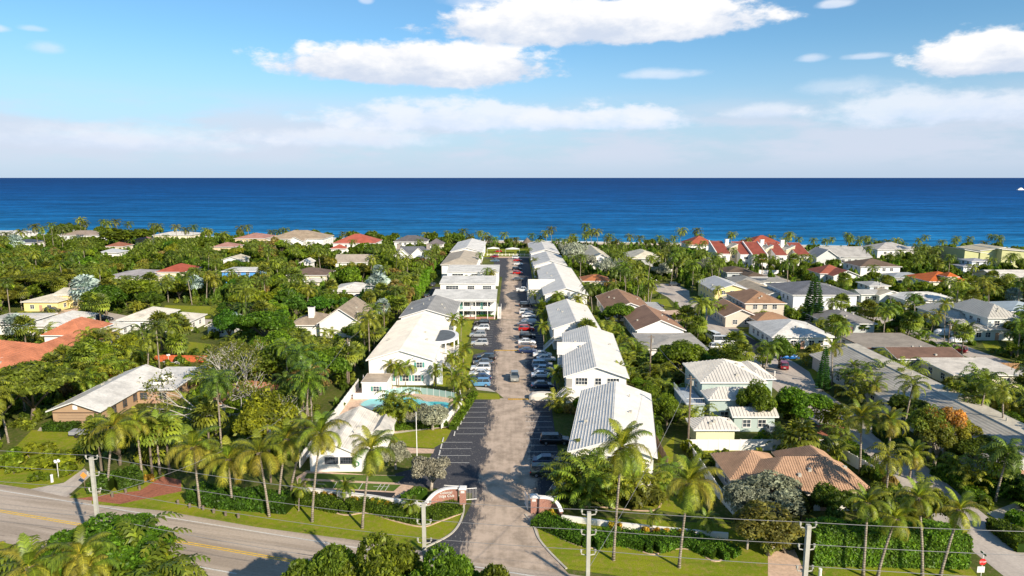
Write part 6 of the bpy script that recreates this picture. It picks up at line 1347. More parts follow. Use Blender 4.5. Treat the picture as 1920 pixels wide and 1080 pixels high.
CARS = [  # kind, px x, px base row, angle, colour, label
 ('suv', 904, 609, 180, K_, 'dark suv parked nose to the flower bed before the galleried building'), ('suv', 903, 619, 180, W_, 'white car partly behind a palm, third from the galleried building'), ('suv', 896, 632, 180, S_, 'silver suv just behind the yellow speed bump, second from its kerb end'),
 ('suv', 899, 648, 180, (.50, .50, .48), 'pale silver suv at the near side of the first grassy island'), ('suv', 911, 676, 180, K_, 'black suv furthest of the near left row of six cars'), ('sedan', 906, 684, 180, G_, 'dark grey car between a black and a white suv, left row'), ('suv', 901, 695, 180, W_, 'white suv in the middle of the near left row'),
 ('sedan', 899, 705, 180, W_, 'white car partly hidden behind the dark blue one, left row'), ('sedan', 901, 713, 180, N_, 'dark blue car, second nearest of the near left row'), ('suv', 899, 724, 180, LB, 'light blue small suv nearest in the left row, beside the paved path'),
 ('suv', 986, 575, 0, K_, 'black suv parked between a white pickup and two white cars, right row'), ('suv', 987, 589, 0, W_, 'white suv, farther of two white cars before the tarpaulin'), ('sedan', 992, 596, 0, W_, 'white car, nearer of two white cars before the tarpaulin'),
 ('sedan', 984, 612, 0, G_, 'grey car directly behind the bright red suv'), ('suv', 987, 620, 0, R_D, 'bright red suv in the middle of the right row'), ('suv', 989, 634, 0, K_, 'black car directly in front of the bright red suv'), ('sedan', 988, 645, 0, W_, 'white sedan beside the bronze one, right row'), ('sedan', 989, 653, 0, BZ, 'bronze sedan between a white and a navy sedan'),
 ('sedan', 990, 662, 0, N_, 'navy sedan farthest out towards the lane, right row'), ('sedan', 1017, 669, 0, W_, 'white sedan at the near end of the planted kerb bulge'), ('sedan', 1024, 677, 0, W_, 'white sedan tucked closest to the building with blue shade'), ('wagon', 1017, 689, 0, (.30, .40, .50), 'silver-blue wagon with roof rails, right row'),
 ('sedan', 1020, 697, 0, (.33, .42, .52), 'silver-blue sedan between the wagon and a white sedan'), ('sedan', 1016, 708, 0, (.62, .66, .70), 'pale silver sedan, second from the covered car'), ('sedan', 1017, 727, 0, (.02, .04, .08), 'dark navy sedan next to the covered car'),
 ('wagon', 1040, 832, 0, K_, 'black suv alone in shade left of the nearest apartment building'), ('sedan', 1028, 871, 0, (.015, .03, .08), 'dark blue sedan behind the dark green suv near the gate'), ('wagon', 1024, 892, 0, DG, 'dark green suv with sunroof nearest the entrance gate'),
 ('pickup', 981, 547, 0, W_, 'white pickup truck beside the porch wing of the long building'), ('suv', 971, 514, 0, R_D, 'red car in front of the black one, far right row'), ('suv', 969, 507, 0, K_, 'black suv behind a red car, far right row'), ('sedan', 972, 497, 0, W_, 'white car between the far red car and the black suv'), ('sedan', 971, 490, 0, R_D, 'red car farthest along the right row'),
 ('suv', 968, 485, 0, W_, 'white suv beside palms near the beach end of the right row'), ('suv', 927, 483, 180, (.25, .012, .02), 'dark red suv near the beach end of the left side'), ('sedan', 928, 491, 180, (.10, .17, .24), 'blue-grey sedan beside the dark red suv'), ('sedan', 971, 526, 0, G_, 'grey car just beyond the white pickup'), ('sedan', 934, 473, 180, R_D, 'small red car beside the white canopy at the beach end'),
 ('sedan', 812, 536, 90, (.05, .06, .08), 'dark sedan in the side lot, farther one'), ('sedan', 800, 558, 90, K_, 'black sedan in the side lot, nearer one')]
for k, a, c, an, col, lb in CARS:
    x, y = G(a, c); car(k, x, y + .2, an, col, lb)
def carpx(k, a, c, an, col, lb, group='cars in the neighbouring streets'):
    x, y = G(a, c); return car(k, x, y, an, col, lb, group)
carpx('pickup', 965, 711, 90, (.30, .31, .29), 'grey-green pickup driving away along the middle of the drive', 'vehicles on the move')
carpx('suv', 99, 585, 8, K_, 'black suv on the pink driveway of the yellow house'); carpx('sedan', 183, 597, 5, (.05, .06, .08), 'dark car in the street below the silver palm, left'); carpx('sedan', 197, 601, 5, K_, 'black car nearest the street edge beside palms, left'); carpx('sedan', 200, 618, 5, (.10, .2, .35), 'blue car beside the low white garage')
carpx('sedan', 1479, 673, 0, (.02, .16, .48), 'bright blue car in the side street beside the round tree'); carpx('suv', 1469, 690, 75, (.33, .02, .03), 'dark red suv in the side street beside the lawn'); carpx('van', 1337, 636, 100, W_, 'small white van with dark rear, farther of the white vans'); carpx('van', 1356, 645, 0, W_, 'large white van in the side street'); carpx('suv', 1347, 655, 0, W_, 'white suv in front of the large white van')
carpx('pickup', 1181, 535, 0, G_, 'dark pickup by the cul-de-sac lawn'); carpx('suv', 1793, 660, 130, (.25, .02, .03), 'dark red car beside the long dark brown roof'); carpx('suv', 1232, 577, 0, K_, 'dark car on the lawn edge beside the brown gabled bungalow'); carpx('sedan', 1800, 632, 10, W_, 'white car in front of the grey house with cupola'); carpx('sedan', 1445, 830 - 20, 90, (.55, .56, .58), 'pale car behind the white vinyl fence'); carpx('suv', 1265, 536, 0, (.05, .06, .07), 'dark car parked at the far end of the cul-de-sac')
# covered vehicles
def covered(a, c, col, lb, L=4.8, W=2.1, h=1.3, name='covered_car', cat='car cover', cuts=1):
    x, y = G(a, c); r = thing(name, lb, cat, (x, y, .02)); n = 16; b = MB(); rings = []
    for z, s in ((0, 1.0), (h * .55, .97), (h * .86, .80), (h, .45)):
        rings.append([(L / 2 * s * (abs(math.cos(t)) ** .55) * (1 if math.cos(t) > 0 else -1) + (.1 if z > h * .8 else 0), W / 2 * s * (abs(math.sin(t)) ** .6) * (1 if math.sin(t) > 0 else -1), z + .03 * math.sin(t * 5)) for t in [2 * math.pi * i / n for i in range(n)]])
    for p, q in zip(rings, rings[1:]):
        for i in range(n): j = (i + 1) % n; b.face([p[i], p[j], q[j], q[i]])
    b.face(rings[-1]); link('cover', b.mesh('cover', 'wall', True), r, color=col)
    b = MB(); b.tube([(-.4 * L, -W * .4, .05), (.4 * L, -W * .4, .05)], .03, 4); link('tie', b.mesh('tie', 'rubber'), r); return r
covered(1016, 748, (.66, .60, .52), 'car under a cream cover, nearest in the right row before the speed bump', 5.3, 2.3, 1.4)
covered(992, 604, (.74, .72, .68), 'car under a white tarpaulin directly behind the grey and red cars', 5, 2.2, 1.1); covered(1773, 627, (.78, .77, .74), 'boat under a white cover in front of the grey house with cupola', 6.5, 2.3, 1.6, 'covered_boat', 'boat'); covered(1796, 640, (.75, .75, .76), 'smaller white covered boat on the street side', 4.6, 2.0, 1.2, 'covered_boat', 'boat')
def canopy(a, c, lb, W=7, D_=5, h=2.6):
    x, y = G(a, c); r = thing('canopy', lb, 'canopy', (x, y, 0)); b = MB(); q = [(-W / 2, -D_ / 2), (W / 2, -D_ / 2), (W / 2, D_ / 2), (-W / 2, D_ / 2)]
    for i in range(4): p0, p1 = q[i], q[(i + 1) % 4]; b.face([(*p0, h), (*p1, h), (0, 0, h + .9)])
    link('canvas', b.mesh('canvas', 'paint'), r, color=WH)
    for p in q: t = MB(); t.tube([(*p, 0), (*p, h)], .05, 5); link('pole', t.mesh('pole', 'paint'), r, color=WH)
canopy(925, 474, 'white canopy on posts at the left of the drive end'); canopy(961, 475, 'white canopy on posts at the right of the drive end', 8)

# ------------------------------------------------------------------ utility poles and wires
near_off = Wd + 1.3
def road_pt_at_x(x):   # a point beside the near road edge
    p = Vector(fe[1]); s = (x + nrm.x * near_off - p.x) / dirv.x; return along(s, near_off)
PX = [(175, 857), (795, 943), (1103, 960), (1508, 984)]
lab = ['concrete utility pole carrying a grey transformer at the left roadside', 'concrete utility pole rising in front of the left lawn, beside the drain', 'concrete utility pole with white cutout switches on a crossarm', 'concrete utility pole in front of the tall hedge, bottom right']
TOPS = {}
for i, (pa, pt_) in enumerate(PX + [(2500, 1010), (-500, 780)]):
    lo_, hi_ = -140.0, 110.0
    for _k in range(40):
        xm_ = (lo_ + hi_) / 2; xx, yy = road_pt_at_x(xm_)
        if P(xx, yy, 12.5)[0] < pa: lo_ = xm_
        else: hi_ = xm_
    x, y = road_pt_at_x(lo_); hh = HT(x, y, pt_); TOPS[i] = (x, y, hh)
    if i > 3: continue
    r = thing('utility_pole', lab[i], 'pole', (x, y, 0), 0, 'concrete utility poles along the road'); b = MB()
    b.slab([(-.16, -.16, hh), (.16, -.16, hh), (.16, .16, hh), (-.16, .16, hh)], hh + .2); link('shaft', b.mesh('shaft', 'pole_concrete'), r)
    for z in (hh - .3, hh - 2.1, hh - 3.9):
        for s in (-1, 1):
            b = MB(); b.tube([(0, 0, z), (s * .55, .1, z + .05), (s * .6, .1, z + .3)], .05, 5); b.tube([(s * .6, .1, z + .25), (s * .6, .1, z + .48)], .09, 6); link('insulator', b.mesh('insulator', 'pole_concrete'), r)
    if i == 0:
        b = MB(); b.tube([(.5, -.1, 3.6), (.5, -.1, 4.9)], .30, 10); t = link('transformer', b.mesh('transformer', 'pole_concrete'), r, color=(.5, .52, .52))
    if i == 2:
        for z in (7.6, 2.2 + 1.8):
            b = MB(); b.box(-1.3, 1.3, -.24, -.20, z, z + .12); link('crossarm', b.mesh('crossarm', 'pole_concrete'), r)
            for s in (-1.1, .6, 1.1): b = MB(); b.tube([(s, -.24, z + .12), (s, -.24, z - .42)], .07, 6); link('cutout_switch', b.mesh('cutout_switch', 'pole_concrete'), r)
order = [5, 0, 1, 2, 3, 4]
for lv_, dz in (('top', .2), ('second', -1.6), ('third', -3.4), ('lowest', -6.6)):
    pts = []
    for a, c in zip(order, order[1:]):
        A, C_ = Vector(TOPS[a]), Vector(TOPS[c]); L = (C_ - A).length; n = max(4, int(L / 4))
        for k in range(n): t = k / n; p = A.lerp(C_, t); pts.append((p.x, p.y, p.z + dz - .012 * L * 4 * t * (1 - t) * (L / 40)))
    A = TOPS[order[-1]]; pts.append((A[0], A[1], A[2] + dz)); b = MB(); b.tube([tuple(p) for p in pts], .025 if lv_ != 'lowest' else .03, 4, cap=False)
    tag(link('power_line', b.mesh('power_line', 'wire')), f'{lv_} of the four power lines strung along the road poles', 'power line')
def wire(a, c, lb, sag=.8):
    A, C_ = Vector(a), Vector(c); b = MB(); b.tube([tuple(A.lerp(C_, t / 10) - Vector((0, 0, sag * 4 * (t / 10) * (1 - t / 10)))) for t in range(11)], .022, 4, cap=False); tag(link('service_wire', b.mesh('service_wire', 'wire')), lb, 'wire')
def wood_pole(a, c, t, lb, arm=True):
    x, y = G(a, c); h = HT(x, y, t); r = thing('wooden_pole', lb, 'pole', (x, y, 0)); b = MB(); b.tube([(0, 0, -.2), (0, 0, h)], [.17, .12], 8); link('shaft', b.mesh('shaft', 'pole_wood'), r)
    b = MB(); b.tube([(.3, 0, h - 1.6), (.3, 0, h - .8)], .16, 8); link('transformer', b.mesh('transformer', 'pole_concrete'), r)
    if arm: b = MB(); b.box(-.7, .7, -.06, .06, h - .5, h - .38); link('crossarm', b.mesh('crossarm', 'pole_wood'), r)
    return (x, y, h - .4)
p1 = wood_pole(573, 835, 728, 'wooden pole among the trees left of the clubhouse'); p2 = wood_pole(655, 725, 634, 'wooden pole behind the trees left of the apartment by the pool'); p3 = wood_pole(721, 625, 570, 'wooden pole beside dense trees behind the tan gabled house')
p4 = wood_pole(1290, 835, 705, 'wooden pole beside the silver metal-roofed house'); p5 = wood_pole(1218, 722, 628, 'dark wooden pole behind the second right apartment building'); p6 = wood_pole(508, 905, 796, 'short wooden pole in the palms left of the clubhouse', False)
p7 = wood_pole(1776, 500 + 160, 605, 'thin pole beside the flat gravel roof'); p8 = wood_pole(1476, 530, 490, 'pole between the tan roof and the townhouses'); p9 = wood_pole(1666, 600, 560, 'pole among palms behind the mid grey roof', False)
for a, c, l in ((p1, p2, 'service wire between the two poles beside the pool trees'), (p2, p3, 'service wire running back from the pool trees'), (p4, p5, 'service wire between the poles right of the apartment buildings'), (p6, p1, 'service wire from the short wooden pole'), ((TOPS[0][0], TOPS[0][1], 10.5), p6, 'service wire from the transformer pole into the palms')): wire(a, c, l)
wire((p4[0], p4[1], p4[2]), (TOPS[2][0], TOPS[2][1], 11), 'long wire from the crossarm pole to the pole by the silver-roofed house', 1.2)
x, y = G(782, 860); h = HT(x, y, 772); r = thing('flagpole', 'tall slim white pole standing on the pool lawn', 'pole', (x, y, 0)); b = MB(); b.tube([(0, 0, 0), (0, 0, h)], [.08, .05], 8); link('shaft', b.mesh('shaft', 'paint'), r, color=WH); b = MB(); b.tube([(0, 0, 0), (0, 0, .2)], .3, 10); link('base', b.mesh('base', 'concrete'), r)
def lamp(a, c, lb, n=4, h=2.6):
    x, y = G(a, c); r = thing('lamp_post', lb, 'lamp post', (x, y, 0)); b = MB(); b.tube([(0, 0, 0), (0, 0, h)], .06, 6); link('post', b.mesh('post', 'paint'), r, color=(.6, .58, .55))
    for i in range(n):
        s = MB(); cx_, cy_ = .28 * math.cos(i * 6.28 / n), .28 * math.sin(i * 6.28 / n); s.tube([(cx_, cy_, h - .18), (cx_, cy_, h - .1), (cx_, cy_, h + .1), (cx_, cy_, h + .18)], [.06, .17, .17, .06], 8); link('globe', s.mesh('globe', 'paint'), r, color=WH)
lamp(110, 896, 'lamp post with white globes beside the grey driveway at left'); lamp(317, 686, 'white globe lamp beside the orange-red slat fence')
# street sign group
x, y = G(1841, 1092); x, y = x - .2, y; r = thing('stop_sign', 'red octagonal stop sign on a white post at the side street corner', 'sign', (x, y, 0)); b = MB(); b.tube([(0, 0, 0), (0, 0, 3.6)], .045, 6); link('post', b.mesh('post', 'paint'), r, color=WH)
b = MB(); o8 = [(.40 * math.cos(rad(22.5 + 45 * i)), -.06, 2.45 + .40 * math.sin(rad(22.5 + 45 * i))) for i in range(8)]; b.face(o8); b.face([(a_, -.045, c_) for a_, _, c_ in o8][::-1]); link('sign_plate', b.mesh('sign_plate', 'paint'), r, color=(.62, .02, .02))
cu = bpy.data.curves.new('stop', 'FONT'); cu.body = 'STOP'; cu.size = .30; cu.extrude = .004; cu.align_x = 'CENTER'; tmp = bpy.data.objects.new('t', cu); COL.objects.link(tmp); me = bpy.data.meshes.new_from_object(tmp.evaluated_get(bpy.context.evaluated_depsgraph_get())); bpy.data.objects.remove(tmp); me.materials.clear(); me.materials.append(MATS['paint']); o = link('lettering', me, r, (0, -.066, 2.35), color=WH); o.rotation_euler = (rad(90), 0, 0)
b = MB(); b.box(-.5, .3, -.05, -.03, 1.2, 1.9); link('notice', b.mesh('notice', 'paint'), r, color=WH); b = MB(); b.box(-.02, .02, -.45, .45, 3.3, 3.5); link('street_name_plate', b.mesh('street_name_plate', 'paint'), r, color=(.03, .12, .05))
x, y = G(160, 920); r = thing('road_sign', 'small orange and yellow sign beside the transformer pole', 'sign', (x, y, 0)); b = MB(); b.tube([(0, 0, 0), (0, 0, 2.4)], .04, 6); link('post', b.mesh('post', 'pole_wood'), r); b = MB(); b.face([(-.5, -.05, 2.3), (0, -.05, 1.8), (.5, -.05, 2.3), (0, -.05, 2.8)]); link('sign_plate', b.mesh('sign_plate', 'paint'), r, color=(.75, .28, .05))
for i, (a, c, lb) in enumerate(((98, 904, 'white stone bollard beside the globe lamp post'), (1537, 1084, 'pale square post beside the brick driveway bottom right'), (1452, 705, 'white mailbox post on the lawn by the dark red suv'))):
    x, y = G(a, c); r = thing('bollard', lb, 'bollard', (x, y, 0)); b = MB(); b.tube([(0, 0, 0), (0, 0, .9), (0, 0, 1.0)], [.2, .17, .1], 8); link('shaft', b.mesh('shaft', 'paint'), r, color=(.7, .68, .64)); b = MB(); b.tube([(0, 0, 1.0), (0, 0, 1.15)], .19, 8); link('cap', b.mesh('cap', 'paint'), r, color=WH)
POSTS = [(334, 945), (356, 952), (381, 956), (401, 962), (423, 967), (447, 971), (187, 926), (211, 932), (236, 924), (262, 918)]
pm = MB(); pm.tube([(0, 0, 0), (0, 0, .5), (0, 0, .62)], [.18, .18, .13], 8); pmm = pm.mesh('roadside_stump', 'bark')
names_ = ['nearest the brick driveway', 'second from the brick driveway', 'third from the brick driveway', 'fourth from the brick driveway', 'fifth from the brick driveway', 'farthest right of the row on the verge', 'behind the transformer pole', 'on the left verge between pole and driveway', 'at the left edge of the brick driveway', 'farthest up the left edge of the brick driveway']
for (a, c), nm in zip(POSTS, names_):
    x, y = G(a, c); tag(link('roadside_stump', pmm, None, (x, y, 0)), f'short dark wooden stump {nm}', 'stump', 'wooden stumps along the verge')
x, y = G(806, 1016); b = MB(); b.box(-.8, .8, -.45, .45, .0, .05); dr = link('drain_grate', b.mesh('drain_grate', 'blackish'), None, (x, y, .016)); tag(dr, 'dark drain grate at the kerb left of the entrance', 'drain')
# pool furniture
def lounger(x, y, rz, lb, group='loungers on the pool deck'):
    r = thing('sun_lounger', lb, 'sun lounger', (x, y, .02), rad(rz), group); b = MB(); b.box(-.33, .33, -1.0, .35, .30, .38); link('seat', b.mesh('seat', 'paint'), r, color=(.72, .72, .74))
    b = MB(); b.slab([(-.33, .35, .38), (.33, .35, .38), (.33, .95, .95), (-.33, .95, .95)], .07); link('backrest', b.mesh('backrest', 'paint'), r, color=(.72, .72, .74))
    for sx_ in (-.28, .28):
        for sy_ in (-.85, .3): b = MB(); b.tube([(sx_, sy_, 0), (sx_, sy_, .3)], .03, 4); link('leg', b.mesh('leg', 'paint'), r, color=WH)
for i, (a, c, lb) in enumerate(((714, 739, 'leftmost white lounger, turned away from the others'), (728, 738, 'second white lounger from the left behind the pool'), (738, 736, 'third white lounger from the left behind the pool'), (760, 738, 'fourth white lounger, beside the fence behind the pool'), (774, 739, 'rightmost white lounger in front of the mesh fence'))):
    x, y = G(a, c); lounger(x, y, -8 + 10 * (i == 0) * 3, lb)
for a, c, lb in ((312, 683, 'leftmost white garden chair before the orange-red fence'), (325, 684, 'middle white garden chair before the orange-red fence'), (335, 683, 'rightmost white garden chair before the orange-red fence')):
    x, y = G(a, c); lounger(x, y, 180, lb, 'white chairs before the orange-red fence')
x, y = G(663, 746); r = thing('picnic_table', 'white picnic table with benches at the left end of the pool deck', 'table', (x, y, .02), rad(10)); b = MB(); b.box(-.9, .9, -.4, .4, .70, .76); link('tabletop', b.mesh('tabletop', 'paint'), r, color=WH)
for s in (-1, 1): b = MB(); b.box(-.9, .9, s * .8 - .15, s * .8 + .15, .42, .47); link('bench', b.mesh('bench', 'paint'), r, color=WH); b = MB(); b.box(s * .6 - .05, s * .6 + .05, -.75, .75, 0, .7); link('leg', b.mesh('leg', 'paint'), r, color=WH)
x, y = G(682, 728); r = thing('parasol', 'folded white and grey parasol standing behind the picnic table', 'parasol', (x, y, .02)); b = MB(); b.tube([(0, 0, 0), (0, 0, 2.9)], .04, 6); link('pole', b.mesh('pole', 'paint'), r, color=WH); b = MB(); b.tube([(0, 0, 1.1), (0, 0, 1.5), (0, 0, 2.7)], [.2, .24, .05], 8); link('canopy', b.mesh('canopy', 'paint'), r, color=(.55, .56, .62))
for a, c, lb in ((700, 736, 'round potted shrub before the low white pool wall'), (645, 765, 'potted shrub at the left edge of the pool deck')):
    x, y = G(a, c); r = thing('potted_shrub', lb, 'potted plant', (x, y, .02)); b = MB(); b.tube([(0, 0, 0), (0, 0, .5)], [.22, .32], 10); link('pot', b.mesh('pot', 'concrete'), r); link('foliage', TREES['bush'][0][0], r, (0, 0, .45), 0, (.5, .5, .5), color=(.10, .14, .02))
x, y = G(150, 818); r = thing('boat_trailer', 'small grey trailer with a wheel on the lawn at the bungalow corner', 'trailer', (x, y, 0)); b = MB(); b.box(-1.4, 1.2, -.8, .8, .5, 1.1); link('box', b.mesh('box', 'paint'), r, color=(.3, .3, .32)); b = MB(); b.tube([(0, -.95, .4), (0, -.8, .4)], .4, 12); link('wheel', b.mesh('wheel', 'rubber'), r); b = MB(); b.tube([(1.2, 0, .5), (2.4, 0, .4)], .05, 5); link('tow_bar', b.mesh('tow_bar', 'rim'), r)
# yacht on the horizon at right
x = (1905 - 960) / FPX * 2600; y = 2600; r = thing('motor_yacht', 'tiny white motor yacht at sea near the right edge', 'boat', (x, y, -3.2), rad(6)); b = MB(); q0 = [(-16, -4), (12, -4), (20, 0), (12, 4), (-16, 4)]
b.slab([(a_, c_, 3.4 + (1.2 if a_ > 15 else 0)) for a_, c_ in q0], 3.6); link('hull', b.mesh('hull', 'paint'), r, color=WH); b = MB(); b.slab([(-10, -3, 6.2), (4, -3, 6.2), (7, 0, 6.2), (4, 3, 6.2), (-10, 3, 6.2)], 2.8); link('cabin', b.mesh('cabin', 'paint'), r, color=WH); b = MB(); b.slab([(-6, -2.4, 8.4), (1, -2.4, 8.4), (1, 2.4, 8.4), (-6, 2.4, 8.4)], 2.1); link('flybridge', b.mesh('flybridge', 'paint'), r, color=WH)

# ------------------------------------------------------------------ filling the land between with trees, palms and shrubs
rnd = random.Random(77); used = [(it[2], it[3], it[4] * .5) for it in ITEMS]
HAND = list(used)
CELL = {}
def cell_add(x, y, r): CELL.setdefault((int(x // 12), int(y // 12)), []).append((x, y, r))
for u in used: cell_add(*u)
def clear(x, y, r):
    cx_, cy_ = int(x // 12), int(y // 12)
    for i in (-1, 0, 1):
        for j in (-1, 0, 1):
            for a, c, q in CELL.get((cx_ + i, cy_ + j), ()):
                if (a - x) ** 2 + (c - y) ** 2 < (r + q) ** 2 * .45: return False
    return True
OB = [(min(p[0] for p in q), max(p[0] for p in q), min(p[1] for p in q), max(p[1] for p in q), q) for q in OCC]
def occupied(x, y, m):
    for a, b_, c, d, q in OB:
        if a - m < x < b_ + m and c - m < y < d + m:
            if inpoly(x, y, q) or (m > .3 and any(inpoly(x + m * u, y + m * v, q) for u, v in ((1, 0), (-1, 0), (0, 1), (0, -1), (.7, .7), (-.7, .7), (.7, -.7), (-.7, -.7)))): return True
    return False
VACC = [0.0] * len(VIS)
def hides(x, y, w_, h, commit=False):
    ax, ay = P(x - w_ / 2, y, h); bx, by = P(x + w_ / 2, y, 0)
    hit = []
    for vi, (a, b_, c, d, R_) in enumerate(VIS):
        if R_ > y - 1:
            ox = min(bx, c) - max(ax, a); oy = min(by, d) - max(ay, b_)
            if ox > 0 and oy > 0:
                ar = (c - a) * (d - b_)
                if ox * oy > (0.04 if R_ < 165 else 0.10) * min((bx - ax) * (by - ay), ar) or VACC[vi] + ox * oy > .16 * ar: return True
                hit.append((vi, ox * oy))
    for vi, q in hit: VACC[vi] += q
    return False
cand = []
def shore(x): return 440 + coast(x)
for k in range(26000):
    y = 80 + 425 * rnd.random() ** .8; x = (rnd.random() * 2 - 1) * (.80 * y + 12)
    if y > shore(x) + (13 if x < -26 or x > 260 else -2): continue
    left = x < -33; front = y < 100
    if y < 100 and (-60 < x < 30): continue
    if -33 < x < 8.5 and y > 90 and y < 372: continue
    t = rnd.random()
    far = y > 400 + coast(x)
    if left and y < 230: kind = 'tree' if t < .62 else 'palm' if t < .74 else 'bush' if t < .84 else 'areca' if t < .94 else 'fan'
    elif left: kind = 'tree' if t < .46 else 'palm' if t < .66 else 'bush' if t < .82 else 'areca' if t < .93 else 'fan'
    else: kind = 'tree' if t < .26 else 'palm' if t < .58 else 'bush' if t < .78 else 'areca' if t < .9 else 'fan'
    if far: kind = 'bush' if t < .6 else 'tree' if t < .82 and y > 440 + coast(x) - 12 else 'palm'
    if (22 < x < 34 and y < 200) or (-70 < x < -56 and 120 < y < 165): kind = 'bush' if t < .6 else 'areca'
    if kind == 'tree':
        w_ = rnd.uniform(8.5, 13) if left and y < 230 else rnd.uniform(5.5, 11) if left else rnd.uniform(4.5, 8); h = w_ * rnd.uniform(.72, .98); rr = w_ * .42
    elif kind == 'palm': w_ = 5; h = rnd.uniform(6, 12.5) if left else rnd.uniform(5.5, 12); rr = 1.9
    elif kind == 'areca': w_ = 4; h = 4; rr = 1.7
    elif kind == 'fan': w_ = 4; h = rnd.uniform(4, 8); rr = 1.6
    else: w_ = rnd.uniform(2.2, 4.5); h = w_ * .8; rr = w_ * .38
    if occupied(x, y, rr * (.9 if kind in ('tree', 'bush') else .5)) or not clear(x, y, rr): continue
    if hides(x, y, w_ * (.8 if kind in ('palm', 'fan') else 1), h):
        if kind == 'bush' and rnd.random() < .4 and not hides(x, y, 2, 1.3): w_, h = 2, 1.3
        else: continue
    cell_add(x, y, rr); cand.append((kind, x, y, w_, h, rnd.randrange(1000)))
cand.sort(key=lambda c: -(c[3] + c[4]) / c[2])
LIM = dict(tree=225, palm=150, bush=230, areca=150, fan=120); cnt = {}
rest = []
def pick_col(s, left): return GRN[s % 9]
for kind, x, y, w_, h, s in cand:
    cnt[kind] = cnt.get(kind, 0) + 1
    if cnt[kind] > LIM[kind] or (kind == 'palm' and y > 380 and cnt[kind] > 140): rest.append((kind, x, y, w_, h, s)); continue
    if kind == 'tree':
        near = y < 190; k = ('round', 'spread', 'loose', 'round', 'tall')[s % 5] if near else ('far_round', 'far_spread', 'far_loose', 'far_round')[s % 4]
        if k == 'tall': w_ *= .7
        tree(k, x, y, h, w_, pick_col(s, x < 0), s)
    elif kind == 'palm': mid_palm(x, y, h, s, rnd.uniform(.75, 1.1))
    elif kind == 'fan': fan_palm(x, y, h, s, rnd.uniform(1.0, 1.4), SB if s % 17 == 0 and y > 170 else None)
    elif kind == 'areca': areca(x, y, rnd.uniform(.9, 1.4), s)
    else: bush(x, y, w_, h, GRN[s % 9], s)
# trees beyond the counted ones, too many and too small to tell apart: one mass per kind
def merged(name, label, lst, src, mat, col, cat):
    if not lst: return
    parts = []
    for kind, x, y, w_, h, s in lst:
        V, F4, F3, lv = src(kind, s); V = rotz(np.asarray(V), s * .7); sc = srcscale(kind, w_, h, s); parts.append((V * sc + np.array([x, y, 0 if kind not in ('palm', 'fan') else h]), F4, F3, lv))
    V, F4, F3, lv = join(parts); o = link(name, np_mesh(name, V, F4, mat, lv, F3), kind='stuff', color=col); tag(o, label, cat)
def src_any(kind, s):
    if kind == 'tree': return TREES['mass'][s % 4][4]
    if kind == 'bush': return TREES['far_bush'][s % 3][4]
    if kind == 'areca': return TREES['far_bush'][s % 3][4]
    return PALM_CROWN[s % 5][1]
def srcscale(kind, w_, h, s):
    if kind == 'tree': return np.array([w_ / 8, w_ / 8, h / 6.4])
    if kind in ('palm', 'fan'): return np.array([.85] * 3)
    return np.array([w_ / 3.2, w_ / 3.2, max(h, 1) / 1.3])
print('planted', cnt, 'rest', len(rest))
g = {}
for q in rest: g.setdefault('wood' if q[0] == 'tree' else 'palm' if q[0] in ('palm', 'fan') else 'scrub', []).append(q)
merged('tree_canopy', 'continuous far green canopy of trees between the houses', g.get('wood'), src_any, 'leaf', (.085, .15, .014), 'trees')
merged('palm_canopy', 'far palm crowns mixed into the canopy between the houses', g.get('palm', [])[:260], src_any, 'frond', (.13, .18, .02), 'palms')
merged('shrubbery', 'far shrubbery filling the gardens between the houses', g.get('scrub'), src_any, 'leaf', (.10, .15, .018), 'shrubs')
# ground cover everywhere else
uc = []
for k in range(9000):
    y = 78 + 410 * rnd.random() ** .85; x = (rnd.random() * 2 - 1) * (.80 * y + 12)
    if y > shore(x) + 8 or (y < 100 and -60 < x < 30) or (-33 < x < 8.5 and 90 < y < 378): continue
    if occupied(x, y, .9): continue
    w_ = rnd.uniform(1.6, 3.4); uc.append(('bush', x, y, w_, rnd.uniform(.7, 1.9), rnd.randrange(100)))
q0 = uc[::2]; q1 = uc[1::2]
merged('ground_cover', 'yellow-green ground cover and low planting across the gardens', q0[:2200], src_any, 'leaf', (.14, .18, .02), 'ground cover')
merged('ground_cover', 'dark green ground cover and low planting under the trees', q1[:2200], src_any, 'leaf', (.07, .12, .014), 'ground cover')
print('ground cover', len(uc))

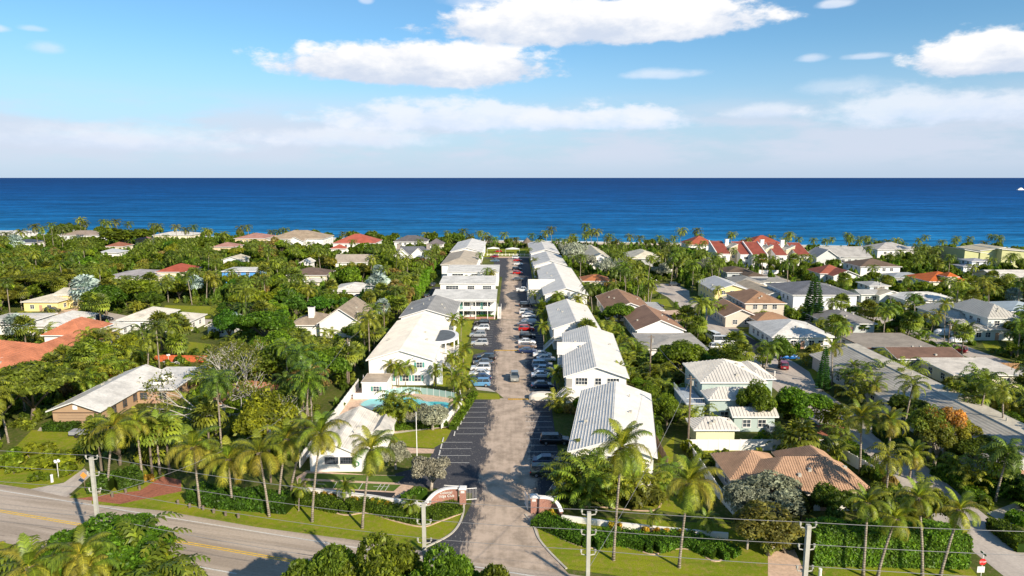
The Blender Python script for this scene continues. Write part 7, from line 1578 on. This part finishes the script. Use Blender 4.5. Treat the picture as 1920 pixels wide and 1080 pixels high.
# ------------------------------------------------------------------ labels: each plant described by its look and by what it stands beside
def relation(x, y):
    best = None
    for ref, mx_, my_, sz in MARKS:
        dx, dy = x - mx_, y - my_; d = math.hypot(dx, dy) - sz * .7
        if best is None or d < best[0]: best = (d, ref, dx, dy)
    d, ref, dx, dy = best
    rel = ('right of' if dx > 0 else 'left of') if abs(dx) > abs(dy) * .8 else ('behind' if dy > 0 else 'in front of')
    return f'{rel} {ref}'
MARKS += [('the drive lawn by the beach', -2, 400, 12), ('the left front lawn', *G(600, 985), 14), ('the right front lawn', *G(1220, 1050), 14), ('the shuffleboard court', *G(660, 905), 8), ('the brown brick driveway', *G(270, 925), 8), ('the tall bottom right hedge', *G(1660, 1050), 14), ('the road at the bottom', *G(250, 1090), 8), ('the near bend of the side street', 60, 95, 6), ('the cul-de-sac', 63, 272, 8), ('the grey driveway at far left', *G(130, 900), 6)]
byl = {}
for it in ITEMS:
    lb = f'{it[1]} {relation(it[2], it[3])}'
    for wd in ('rounded ', 'spreading ', 'large ', 'small ', 'bushy ', 'slender ', 'mid green ', 'yellowish ', 'tall ', 'short ', 'low '):
        if len(lb.split()) > 12: lb = lb.replace(wd, '', 1)
    byl.setdefault(lb, []).append(it)
ORD = ['', 'second', 'third', 'fourth', 'fifth', 'sixth', 'seventh', 'eighth', 'ninth', 'tenth', 'eleventh', 'twelfth']
NUM = ['', 'one', 'two', 'three', 'four', 'five', 'six', 'seven', 'eight', 'nine', 'ten', 'eleven', 'twelve']
for lb, its in byl.items():
    its.sort(key=lambda i: P(i[2], i[3], 2)[0]); n = len(its)
    for k, it in enumerate(its):
        if n == 1: s = lb
        elif n == 2: s = ('left-hand ' if k == 0 else 'right-hand ') + lb
        elif k == 0: s = 'leftmost ' + lb
        elif k == n - 1: s = 'rightmost ' + lb
        elif k < 12: s = f'{ORD[k]} from left {lb}'
        else: s = f'{k + 1}th from left, {lb}'
        for wd in ('rounded ', 'spreading ', 'large ', 'small ', 'low '):
            if len(s.split()) > 16: s = s.replace(wd, '', 1)
        it[0]['label'] = s
        it[0]['group'] = {'coconut_palm': 'coconut palms among the houses and along the shore', 'fan_palm': 'fan palms among the houses', 'feather_palm_clump': 'feather-leaved palm clumps', 'bush': 'bushes in the gardens', 'norfolk_pine': 'tiered pines', 'broadleaf_tree': 'broadleaf trees between the houses'}.get(it[0].name.split('.')[0], 'plants')
tt = 0
for o in bpy.data.objects:
    if o.type == 'MESH': tt += len(o.data.polygons) * 2
print('objects', len(bpy.data.objects), 'tris approx', tt)
